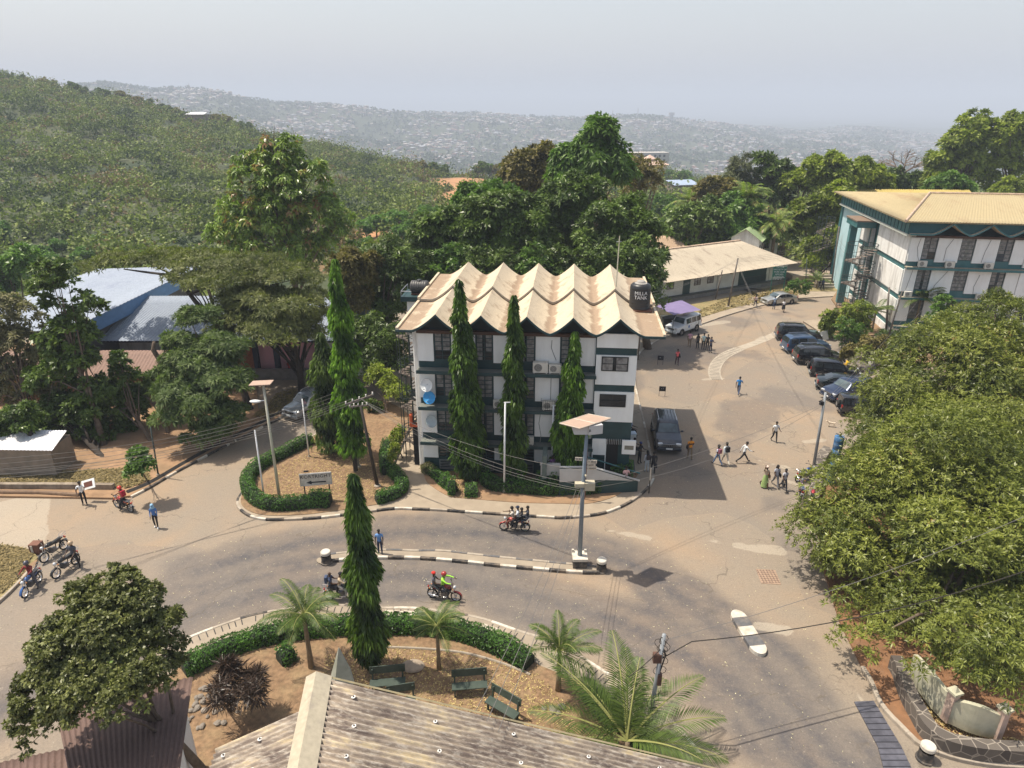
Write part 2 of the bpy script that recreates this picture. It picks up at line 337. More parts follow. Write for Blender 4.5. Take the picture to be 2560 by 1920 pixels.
    def mr(i, a, b, c_, d_):
        n_ = N.new('ShaderNodeMapRange'); n_.inputs[1].default_value = a; n_.inputs[2].default_value = b; n_.inputs[3].default_value = c_; n_.inputs[4].default_value = d_; lk(nt, i, n_.inputs[0]); return n_.outputs[0]
    def mth(op, a, b):
        n_ = N.new('ShaderNodeMath'); n_.operation = op
        for i, q in ((0, a), (1, b)):
            if isinstance(q, float): n_.inputs[i].default_value = q
            else: lk(nt, q, n_.inputs[i])
        return n_.outputs[0]
    def mix(f, a, b):
        n_ = N.new('ShaderNodeMix'); n_.data_type = 'RGBA'; lk(nt, f, n_.inputs[0])
        for i, q in ((6, a), (7, b)):
            if isinstance(q, tuple): n_.inputs[i].default_value = (*q, 1)
            else: lk(nt, q, n_.inputs[i])
        return n_.outputs[2]
    big = noi(.35, 9, .62); fine = noi(13., 8, .8); mid = noi(1.6, 8, .7)
    tan = mix(sp.outputs[2], (.240,.196,.150), (.290,.214,.145))
    tan = mix(mr(big, .42, .62, 0., .45), tan, (.225,.195,.155))
    tan = mix(mr(mid, .56, .70, 0., .35), tan, (.19,.155,.118))
    f = mth('MULTIPLY', sp.outputs[0], mr(mid, .38, .68, 1.0, .68))
    c1 = mix(f, tan, (.078,.073,.077))
    # re-laid squares: large angular patches of a different tone
    vo = N.new('ShaderNodeTexVoronoi'); vo.inputs['Scale'].default_value = .13; lk(nt, tc.outputs['Object'], vo.inputs[0])
    c1 = mix(mr(vo.outputs['Color'], .60, .62, 0., .30), c1, (.165,.143,.125))
    c1 = mix(mr(mth('ADD', sp.outputs[1], mid), 1.0, 1.2, 0., .6), c1, (.38,.33,.26))
    # cracks
    wv = N.new('ShaderNodeVectorMath'); wv.operation = 'ADD'; lk(nt, tc.outputs['Object'], wv.inputs[0]); nn = N.new('ShaderNodeTexNoise'); nn.inputs['Scale'].default_value = .8; nn.inputs['Detail'].default_value = 4; lk(nt, tc.outputs['Object'], nn.inputs[0]); sc_ = N.new('ShaderNodeVectorMath'); sc_.operation = 'SCALE'; sc_.inputs['Scale'].default_value = 2.2; lk(nt, nn.outputs['Color'], sc_.inputs[0]); lk(nt, sc_.outputs[0], wv.inputs[1])
    v2 = N.new('ShaderNodeTexVoronoi'); v2.feature = 'DISTANCE_TO_EDGE'; v2.inputs['Scale'].default_value = .16; lk(nt, wv.outputs[0], v2.inputs[0])
    crk = mth('MULTIPLY', mr(v2.outputs['Distance'], .002, .007, .6, 0.), mr(big, .42, .55, 0., 1.))
    c1 = mix(crk, c1, (.10,.08,.06))
    spk = N.new('ShaderNodeTexVoronoi'); spk.inputs['Scale'].default_value = 2.6; lk(nt, tc.outputs['Object'], spk.inputs[0])
    c1 = mix(mr(spk.outputs['Distance'], .05, .09, .5, 0.), c1, spk.outputs['Color'] if False else (.42,.37,.30))
    st2 = noi(4.2, 10, .85); c1 = mix(mr(st2, .54, .66, 0., .45), c1, (.13,.11,.095)); c1 = mix(mr(st2, .46, .36, 0., .35), c1, (.36,.30,.225))
    # fine speckle
    sc2 = N.new('ShaderNodeVectorMath'); sc2.operation = 'SCALE'; lk(nt, c1, sc2.inputs[0]); lk(nt, mr(fine, .3, .7, .72, 1.26), sc2.inputs['Scale'])
    lk(nt, sc2.outputs[0], p.inputs['Base Color'])
    bp = N.new('ShaderNodeBump'); bp.inputs['Strength'].default_value = .25; bp.inputs['Distance'].default_value = .02; lk(nt, fine, bp.inputs['Height']); lk(nt, bp.outputs[0], p.inputs['Normal'])
    o = link_mesh('road', me, m); tag(o, kind='structure'); return m
ROADM = build_road()
SOIL = M('dry soil', (.30,.185,.105), .25, 2.2, .95, bump=.6, bscale=9, dirt=(.16,.115,.065), dscale=.55, damt=.7)
SOILD = M('leaf littered soil', (.20,.125,.07), .35, 5, .95, bump=.8, bscale=14, dirt=(.33,.24,.13), dscale=.9, damt=.5)
DRYG = M('dry grass ground', (.27,.21,.10), .3, 6, .95, bump=.7, bscale=16, dirt=(.12,.13,.05), dscale=.7, damt=.6)
PAVE = M('concrete pavement', (.32,.262,.195), .10, 1.5, .9, bump=.15, dirt=(.27,.215,.16), dscale=.8, damt=.6)

def slab(name, poly, h, mat, z0=-.1, kind='structure', smooth=0, label=None, cat=None, side=None):
    if smooth: poly = smooth_path(list(poly)+[poly[0]], smooth)[:-1]
    mb = MB(); mb.prism([(p[0], p[1]) for p in poly], z0, h, 0, side=1 if side else None)
    o = mb.build(name, [mat] + ([side] if side else [])); tag(o, label, cat, kind=kind); return o
def kerb(path, w_=.16, h=.15, step=1.15, mats=(BLKP, WHTP), z0=-.05, sm=4, name='kerb'):
    pts = smooth_path(path, sm) if sm else [Vector((p[0], p[1], 0)) for p in path]
    # resample by arc length
    L = [0];
    for a, b in zip(pts[:-1], pts[1:]): L.append(L[-1]+(b-a).length)
    n = max(1, round(L[-1]/step)); sub = 3; R = []
    for i in range(n*sub+1):
        s_ = L[-1]*i/(n*sub); j = min(max(np.searchsorted(L, s_)-1, 0), len(pts)-2); f = (s_-L[j])/max(L[j+1]-L[j], 1e-6); R.append(pts[j].lerp(pts[j+1], f))
    mb = MB(); 
    for i in range(n):
        q = R[i*sub:(i+1)*sub+1]; vs = []; hh = h + rnd.uniform(-.006, .006)
        for k, p in enumerate(q):
            a = R[max(i*sub+k-1, 0)]; b = R[min(i*sub+k+1, len(R)-1)]; t = (b-a).normalized(); nn = Vector((-t.y, t.x, 0))*w_/2
            if k == 0: p = p + t*.006
            if k == sub: p = p - t*.006
            for s1, z in ((-1, z0), (-1, hh-.02), (-.8, hh), (.8, hh), (1, hh-.02), (1, z0)): vs.append((p.x+nn.x*s1, p.y+nn.y*s1, z))
        fs = []
        for k in range(sub):
            for e in range(5): fs.append((k*6+e, (k+1)*6+e, (k+1)*6+e+1, k*6+e+1))
        fs.append((0, 1, 2, 3, 4, 5)); fs.append(tuple(sub*6+e for e in (5, 4, 3, 2, 1, 0)))
        mb.add(vs, fs, i % len(mats))
    return tag(mb.build(name, list(mats)), kind='structure')
KG = M('grey kerb concrete', (.36,.31,.25), .12, 3, .9, dirt=(.2,.16,.12), dscale=2, damt=.5)

# central block: pavement with the building and the two planted areas on it
blkP = [(606,1234),(594,1254),(599,1273),(623,1291),(657,1300),(700,1301),(790,1297),(868,1288),(980,1273.7),(1035,1274.6),(1093,1276.6),(1153.6,1281),(1240,1286.7),(1298,1291),(1356,1294),(1400,1296.8),(1443,1294),(1501,1286.7),(1544,1272),(1573,1257.8),(1602,1237.5),(1622,1218),(1633,1200)]
sideP = [(1633,1200),(1629,1160),(1618,1096),(1605,1040),(1594,994),(1587,957),(1587.5,904),(1600,882),(1618,866.7),(1655.5,846.5)]
upP = [(1655.5,846.5),(1700,830),(1745,814.6),(1820,788.6),(1913,762.5),(1994,748),(2104,741)]
leftP = [(606,1234),(609,1210),(633,1181),(658,1159),(687,1147),(711,1137),(745,1115),(775,1100),(804,1074),(850,1035)]
blk = gp('P', blkP) + gp('P', sideP[1:]) + gp('P', upP[1:]) + [Vector((56,88,0)), Vector((48,112,0)), Vector((20,104,0)), Vector((2,82,0)), Vector((-4,62,0)), Vector((-8,57,0)), Vector((-13,54,0))] + gp('P', leftP[::-1][:-1])
slab('pavement', blk, .13, PAVE)
kerb(gp('P', blkP), mats=(BLKP, KG, BLKP, WHTP)); kerb(gp('P', sideP), mats=(KG, WHTP, KG)); kerb(gp('P', upP), mats=(KG,)); kerb(gp('P', leftP), mats=(KG, BLKP))
# planted soil of the signpost island
slab('soil_bed', gp('G', [(190,1390),(175,1480),(250,1560),(430,1610),(800,1605),(1100,1570),(1280,1545),(1560,1500),(1800,1440),(1890,1340),(1800,1200),(1740,1110),(1800,960),(1880,790),(1960,640),(1700,450),(1450,430),(1180,560),(1000,730),(860,840),(620,985),(400,1070),(220,1260)]), .165, SOILD, z0=.1, smooth=3)
slab('soil_bed', gp('H', [(270,690),(300,790),(420,880),(520,925),(640,935),(810,950),(1000,965),(1200,975),(1450,980),(1640,985),(1800,960),(1960,900),(2060,800),(2080,690),(1310,740),(900,700),(300,660)]), .16, SOIL, z0=.1, smooth=3)
# verge by the long low building
slab('grass_verge', gp('D', [(250,900),(330,905),(640,822),(880,752),(1190,668),(1480,640),(1520,590),(1860,590),(1880,520),(1500,480),(1250,560),(900,640),(600,700),(300,760)]), .165, DRYG, z0=.1)
slab('walkway', gp('D', [(960,560),(1160,585),(1260,590),(1060,660),(1200,690),(1215,640),(1000,545)]), .185, PAVE, z0=.15)
# drain line along the building's left side
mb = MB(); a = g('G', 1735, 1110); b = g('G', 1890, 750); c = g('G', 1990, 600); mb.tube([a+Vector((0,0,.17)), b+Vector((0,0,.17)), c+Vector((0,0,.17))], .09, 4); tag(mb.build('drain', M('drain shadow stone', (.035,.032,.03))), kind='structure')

# land left of the driveway
lft = gp('F', [(-700,430),(-300,425),(0,430),(400,436),(690,440),(970,445),(1140,425),(1300,345),(1450,255),(1600,172),(1750,92),(1900,12)]) + gp('G', [(400,690),(550,612),(710,520)]) + [Vector((-21.5,52.5,0)), Vector((-24.3,60,0)), Vector((-40,70,0)), Vector((-62,70,0)), Vector((-62,36,0))]
slab('left_plot', lft, .14, SOIL)
kerb(gp('F', [(1135,430),(1300,346),(1450,256),(1600,173),(1750,93),(1900,13)])+gp('G', [(400,692),(550,614),(712,520)]), mats=(WHTP, BLKP, BLKP), step=.9)
slab('grass_verge', gp('F', [(-300,355),(0,350),(300,340),(640,345),(980,345),(1140,360),(1300,250),(1250,200),(900,235),(500,260),(0,310),(-300,300)]), .17, DRYG, z0=.1)
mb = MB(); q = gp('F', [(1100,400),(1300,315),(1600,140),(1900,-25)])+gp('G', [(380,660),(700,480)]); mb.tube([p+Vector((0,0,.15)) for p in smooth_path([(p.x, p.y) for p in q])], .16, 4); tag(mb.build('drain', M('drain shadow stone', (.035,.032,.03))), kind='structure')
# bare earth corner far left
slab('grass_verge', gp('F', [(-900,700),(0,850),(190,870),(290,900),(330,960),(270,1030),(180,1150),(80,1250),(0,1330),(-900,1900)]), .12, DRYG)
kerb(gp('F', [(280,1040),(160,1180),(0,1335),(-150,1450)]), mats=(KG,), sm=2, h=.16)
slab('grass_verge', gp('F', [(150,1180),(260,1020),(330,975),(290,1080)]), .135, SOIL, z0=.08)

# bottom island: hedge garden with benches
botP = [(440,1615),(520,1580),(600,1548),(700,1520),(800,1500),(880,1490),(945,1527),(1010,1527),(1060,1528),(1130,1540),(1210,1556),(1290,1584),(1375,1612)]
botE = [(395,1640),(470,1600),(560,1565),(640,1540),(740,1524),(850,1517)] + [(945,1524),(1030,1524),(1130,1536),(1210,1552),(1300,1583),(1375,1606),(1440,1640),(1520,1690),(1600,1745),(1700,1830),(1800,1960)]
poly = gp('P', botE) + [Vector((10,9,0)), Vector((-14,9,0)), Vector((-17,18,0))]
slab('pavement', poly, .12, CONC)
kerb(gp('P', botE), mats=(KG, WHTP, KG, BLKP), step=1.3)
soil = gp('P', [(450,1650),(560,1612),(700,1580),(850,1565),(1000,1562),(1100,1566),(1190,1585),(1290,1625),(1350,1670),(1500,1730),(1700,1900)]) + [Vector((8,9.5,0)), Vector((-13,9.5,0)), Vector((-15,18,0))]
slab('soil_bed', soil, .15, SOILD, z0=.08)
# drain grating slots beside that kerb
mb = MB()
pth = smooth_path(gp('P', [(395,1652),(470,1612),(560,1576),(640,1551),(740,1536),(850,1529),(945,1535),(1030,1536),(1130,1549),(1210,1566),(1300,1598),(1375,1624),(1440,1658),(1520,1708)]), 24)
acc = 0
for a, b in zip(pth[:-1], pth[1:]):
    acc += (b-a).length
    if acc > .3:
        acc = 0; t = (b-a).normalized(); an = math.atan2(t.y, t.x)
        if rnd.random() < .86: mb.box((a.x, a.y, .115), (.05, .42, .02), 0, rz=an)
o = mb.build('drain_slots', M('drain shadow stone', (.035,.032,.03))); tag(o, kind='structure')
mb = MB()
for (x, y) in [(978,1540),(1025,1541),(1000,1541),(1222,1578)]:
    p = g('P', x, y); mb.box((p.x, p.y, .131), (.75, .5, .012), 0, rz=-.15 if x < 1100 else -.45)
tag(mb.build('drain_cover', M('pale concrete slab', (.50,.44,.36), .1, 4, .9)), kind='structure')
mb = MB(); mb.tube([p+Vector((0,0,.17)) for p in smooth_path(gp('J', [(620,1030),(900,1042),(1180,1070),(1400,1125),(1560,1180),(1690,1235)]), 4)], .06, 6); tag(mb.build('path_edging', KG), kind='structure')

# median strip of the road with painted kerbs
mN = [(800,1397),(830,1388),(950,1378),(1035,1380),(1100,1380),(1160,1386),(1240,1395),(1320,1403),(1400,1411),(1500,1420)]
mS = [(806,1408),(850,1403),(930,1397),(1020,1397),(1080,1400),(1160,1407),(1240,1416),(1330,1424),(1400,1430),(1460,1434),(1498,1434)]
slab('median', gp('P', mN+mS[::-1]), .10, CONC)
kerb(gp('P', mS), step=.95, w_=.18, h=.17); kerb(gp('P', mN), step=.95, w_=.16, h=.14, mats=(M('grey island paint', (.10,.10,.105), .2, 5, .8, dirt=(.25,.2,.15), dscale=2, damt=.6), KG))
slab('median', [g('Z', 702+18*math.cos(a), 1213+8*math.sin(a)) for a in np.linspace(0, 6.28, 17)[:-1]], .09, CONC)
# painted splitter island on the right
sp1 = [g('M', 345, 330), g('M', 535, 635)]; dd = (sp1[1]-sp1[0]).normalized(); nn = Vector((-dd.y, dd.x, 0))
mb = MB(); L = (sp1[1]-sp1[0]).length; wdt = .39; N5 = 5
for i in range(N5):
    s0 = L*i/N5; s1 = L*(i+1)/N5; mi = 0 if i % 2 == 0 else 1
    if i in (0, 4):
        e = -1 if i == 0 else 1; base = sp1[0]+dd*(s1 if i == 0 else s0); far = (s1-s0)
        pts = [base+nn*wdt*math.cos(a)+dd*e*(far-.1)*max(0, math.sin(a)) for a in np.linspace(0, math.pi, 10)]
        mb.prism([(p.x, p.y) for p in pts], -.02, .2, mi)
    else:
        pts = [sp1[0]+dd*s0+nn*wdt, sp1[0]+dd*s1+nn*wdt, sp1[0]+dd*s1-nn*wdt, sp1[0]+dd*s0-nn*wdt]; mb.prism([(p.x, p.y) for p in pts], -.02, .2, mi)
o = mb.build('traffic_island', [WHTP, M('grey island paint', (.10,.10,.105), .2, 5, .8, dirt=(.25,.2,.15), dscale=2, damt=.4)]); tag(o, 'narrow low traffic island painted in black and white bands, standing alone in the road', 'traffic island')

# right side: pavement, yard edge, kerb and soil along the stone wall
rk = gp('M', [(1170,700),(1225,790),(1280,920),(1350,1010),(1430,1090),(1530,1190),(1640,1240),(1800,1290),(2050,1330),(2300,1345)])
inn = [Vector((34,14,0)), Vector((34,41.5,0)), Vector((22.4,42.2,0)), Vector((20.3,40,0)), Vector((18.9,36,0)), Vector((17.3,31,0)), Vector((16.4,27,0))]
slab('right_plot', rk+inn, .13, M('orange soil', (.21,.105,.05), .2, 2.5, .95, bump=.5, dirt=(.16,.10,.06), dscale=1.2, damt=.5))
kerb(rk, mats=(KG,), h=.18, w_=.2)
gr = gp('M', [(1120,918),(1245,912),(1420,1200),(1560,1500),(1350,1500),(1270,1200)])
mb = MB(); mb.prism([(p.x, p.y) for p in gr], -.05, .03, 0)
a, b, c, d = gr[0], gr[1], gr[3], gr[4]
for i in range(90):
    t = i/89; p = gr[0].lerp(gr[5], min(1, t*2)) if t < .5 else gr[5].lerp(gr[4], t*2-1); q = gr[1].lerp(gr[2], min(1, t*2)) if t < .5 else gr[2].lerp(gr[3], t*2-1)
    if i % 6 != 5: mb.tube([p+Vector((0,0,.045)), q+Vector((0,0,.045))], .022, 4, 1)
o = mb.build('drain_grating', [M('grating dark', (.03,.03,.04)), M('grating steel', (.13,.13,.155), .3, 3, .7)]); tag(o, kind='structure')
mb = MB(); p = g('M', 568, 108)
mb.box((p.x, p.y, .008), (1.05, 1.25, .02), 0, rz=-.1)
for i in range(6):
    for j in range(7): mb.box((p.x-.42+i*.165, p.y-.5+j*.165, .018), (.13, .03, .01), 1, rz=-.1); mb.box((p.x-.42+i*.165, p.y-.45+j*.165, .018), (.03, .12, .01), 1, rz=-.1)
o = mb.build('manhole_cover', [M('rusty concrete', (.30,.21,.15), .2, 6, .9), M('rust dark', (.14,.09,.07))]); tag(o, kind='structure')
# speed strip / chevron slab lines across the yard
mb = MB(); pts = smooth_path(gp('D', [(800,1345),(780,1290),(790,1230),(830,1170),(900,1120),(1000,1075)]), 5)
for i, (a, b) in enumerate(zip(pts[:-1], pts[1:])):
    t = (b-a).normalized(); an = math.atan2(t.y, t.x); c = (a+b)/2
    mb.box((c.x, c.y, .004), ((b-a).length*.97, 1.2, .012), 0, rz=an); mb.box((a.x, a.y, .012), (.07, .9, .004), 1, rz=an)
tag(mb.build('drain_cover', [M('dusty slab', (.36,.31,.245), .15, 1.5, .9), M('drain shadow stone', (.035,.032,.03))]), kind='structure')
mb = MB(); pts = smooth_path(gp('D', [(1010,1072),(1130,1030),(1240,985),(1320,945)]), 3)
for a, b in zip(pts[:-1], pts[1:]):
    t = (b-a).normalized(); an = math.atan2(t.y, t.x); c = (a+b)/2; mb.box((c.x, c.y, .005), ((b-a).length*.98, 1.0, .012), 0, rz=an)
tag(mb.build('drain_cover', M('dusty slab', (.36,.31,.245), .15, 1.5, .9)), kind='structure')
# raised planted terrace in front of the right-hand block
slab('terrace', gp('D', [(1545,850),(1730,830),(1790,900),(1760,985),(1950,980),(2250,965),(2250,1180)]) + [Vector((47,60,0)), Vector((60,62,0)), Vector((60,90,0)), Vector((45,92,0)), Vector((42.5,88,0)), Vector((40.5,80,0))], .16, SOILD)
slab('pavement', gp('D', [(1545,850),(1740,830),(1790,905),(1780,975),(1910,975),(1760,985)]), .19, PAVE, z0=.1)
# ---------------------------------------------------------------- buildings
def corr(name, a, b, c, d, pitch, amp, mats, parent=None, th=.03, rows=6, mi=0, sub=4):
    """corrugated sheet: a-b is the edge crossing the corrugations at one end, d-c at the other"""
    a, b, c, d = map(Vector, (a, b, c, d)); W = max((b-a).length, (c-d).length); n = max(4, int(W/pitch*sub)); nn = (b-a).cross(d-a).normalized()
    if nn.z < 0: nn = -nn
    mb = MB(); vs = []
    for j in range(rows+1):
        for i in range(n+1):
            u = i/n; v = j/rows; p = a.lerp(b, u).lerp(d.lerp(c, u), v); vs.append(p+nn*amp*math.sin(u*W/pitch*2*math.pi))
    fs = [(j*(n+1)+i, j*(n+1)+i+1, (j+1)*(n+1)+i+1, (j+1)*(n+1)+i) for j in range(rows) for i in range(n)]
    mb.add(vs, fs, mi); k = len(vs); mb.add([v-nn*th for v in vs], [f[::-1] for f in fs], mi)
    def strip(idx): 
        for p, q in zip(idx[:-1], idx[1:]): mb.f.append((p, q, q+k, p+k)); mb.m.append(mi)
    strip(list(range(n+1))); strip([rows*(n+1)+i for i in range(n+1)]); strip([j*(n+1) for j in range(rows+1)]); strip([j*(n+1)+n for j in range(rows+1)])
    return mb.build(name, mats, parent, smooth=True)
CREAM = None
def roofmat(name, base, stain, s=.35, amt=.8, streak=None):
    m = bpy.data.materials.new(name); m.use_nodes = True; nt = m.node_tree; N = nt.nodes; p = N['Principled BSDF']; p.inputs['Roughness'].default_value = .85
    tc = N.new('ShaderNodeTexCoord'); mp = N.new('ShaderNodeMapping'); lk(nt, tc.outputs['Object'], mp.inputs[0])
    if streak: mp.inputs['Scale'].default_value = streak[0]; mp.inputs['Rotation'].default_value = (0, 0, streak[1])
    nz = N.new('ShaderNodeTexNoise'); nz.inputs['Scale'].default_value = s; nz.inputs['Detail'].default_value = 10; nz.inputs['Roughness'].default_value = .7; lk(nt, mp.outputs[0], nz.inputs[0])
    at = N.new('ShaderNodeAttribute'); at.attribute_name = 'tint'; ad = N.new('ShaderNodeMath'); ad.operation = 'ADD'; lk(nt, nz.outputs[0], ad.inputs[0]); mu = N.new('ShaderNodeMath'); mu.operation = 'MULTIPLY'; mu.inputs[1].default_value = .38; lk(nt, at.outputs['Fac'], mu.inputs[0]); lk(nt, mu.outputs[0], ad.inputs[1])
    r = N.new('ShaderNodeMapRange'); r.inputs[1].default_value = .53; r.inputs[2].default_value = .70; r.inputs[4].default_value = amt; lk(nt, ad.outputs[0], r.inputs[0])
    n2 = N.new('ShaderNodeTexNoise'); n2.inputs['Scale'].default_value = 7; n2.inputs['Detail'].default_value = 6; lk(nt, tc.outputs['Object'], n2.inputs[0]); r2 = N.new('ShaderNodeMapRange'); r2.inputs[1].default_value = .3; r2.inputs[2].default_value = .7; r2.inputs[3].default_value = .88; r2.inputs[4].default_value = 1.1; lk(nt, n2.outputs[0], r2.inputs[0])
    mi = N.new('ShaderNodeMix'); mi.data_type = 'RGBA'; lk(nt, r.outputs[0], mi.inputs[0]); mi.inputs[6].default_value = (*base, 1); mi.inputs[7].default_value = (*stain, 1)
    sc_ = N.new('ShaderNodeVectorMath'); sc_.operation = 'SCALE'; lk(nt, mi.outputs[2], sc_.inputs[0]); lk(nt, r2.outputs[0], sc_.inputs['Scale']); lk(nt, sc_.outputs[0], p.inputs['Base Color']); return m
CREAM = roofmat('cream roof concrete', (.53,.445,.325), (.25,.17,.11), .9, .85)
def window(parent, x0, x1, y, z0, z1, nv=2, nh=4, curtain=True, fr=TEAL, panem=None, fw=.05, tilt=0):
    mb = MB(); mb.b6(x0, x1, y-.05, y-.005, z0, z0+fw); mb.b6(x0, x1, y-.05, y-.005, z1-fw, z1)
    for i in range(nv+1):
        x = x0+(x1-x0-fw)*i/nv; mb.b6(x, x+fw, y-.052, y-.004, z0+fw, z1-fw)
    for i in range(1, nh):
        z = z0+(z1-z0)*i/nh; mb.b6(x0+fw, x1-fw, y-.047, y-.01, z-.018, z+.018)
    w_ = mb.build('window', fr, parent)
    pm = MB().b6(x0+.01, x1-.01, y-.002, y+.02, z0+.01, z1-.01).build('pane', panem or GLASS, w_)
    if curtain:
        mc = MB(); n = 14
        for sgn in (0, 1):
            a = x0+.07 if sgn == 0 else x0+(x1-x0)*rnd.uniform(.5, .62); b = x0+(x1-x0)*rnd.uniform(.38, .48) if sgn == 0 else x1-.07
            zb = z0+rnd.choice([.05, .05, (z1-z0)*.35]); vs = []
            for i in range(n+1):
                x = a+(b-a)*i/n; yy = y-.012-.008*(i % 2); vs += [(x, yy, zb), (x, yy, z1-.06)]
            mc.add(vs, [(2*i, 2*i+2, 2*i+3, 2*i+1) for i in range(n)])
        mc.build('curtain', CURT, w_)
    return w_
def ac_unit(loc, rz=0, label='', s=1.0, cage=False, group='outdoor air conditioner units on the two wavy-roofed blocks'):
    t = empty('air_conditioner', loc, rz, label, 'air conditioner', group)
    body = M('aged white casing', (.62,.60,.54), .08, 3, .6, dirt=(.35,.31,.26), dscale=3, damt=.4); W, D_, H_ = .85*s, .32*s, .62*s
    mb = MB(); mb.b6(-W/2, W/2, -D_/2, D_/2, .05, .05+H_); mb.b6(-W/2+.05, -W/2+.12, -D_/2, D_/2, 0, .05); mb.b6(W/2-.12, W/2-.05, -D_/2, D_/2, 0, .05); mb.build('casing', body, t, bevel=.015)
    mb = MB(); c = (-W*.14, -D_/2-.004, .05+H_/2); mb.lathe([(.02, 0), (H_*.36, 0), (H_*.36, -.012), (H_*.33, -.02), (.02, -.012)], c, 20, 0, 'Y'); mb.build('fan_grille', M('grille grey', (.10,.10,.10)), t)
    mb = MB()
    for i in range(4):
        r = H_*(.08+.075*i); mb.lathe([(r, -.024), (r+.012, -.024), (r+.012, -.03), (r, -.03)], c, 20, 0, 'Y', True)
    mb.b6(W*.28, W*.44, -D_/2-.012, -D_/2-.002, .05+H_*.2, .05+H_*.8); mb.build('guard', body, t)
    if cage:
        mb = MB()
        for x in np.linspace(-W*.6, W*.6, 8): mb.tube([(x, -D_*.8, -.05), (x, -D_*.8, H_+.15)], .01, 4)
        for z in (-.04, H_*.5, H_+.14): mb.tube([(-W*.6, D_*.5, z), (-W*.6, -D_*.8, z), (W*.6, -D_*.8, z), (W*.6, D_*.5, z)], .012, 4)
        mb.build('security_cage', STEEL, t)
    return t
def wave(t): return abs(t)**1.42            # 0 in the valley, 1 at the ridge

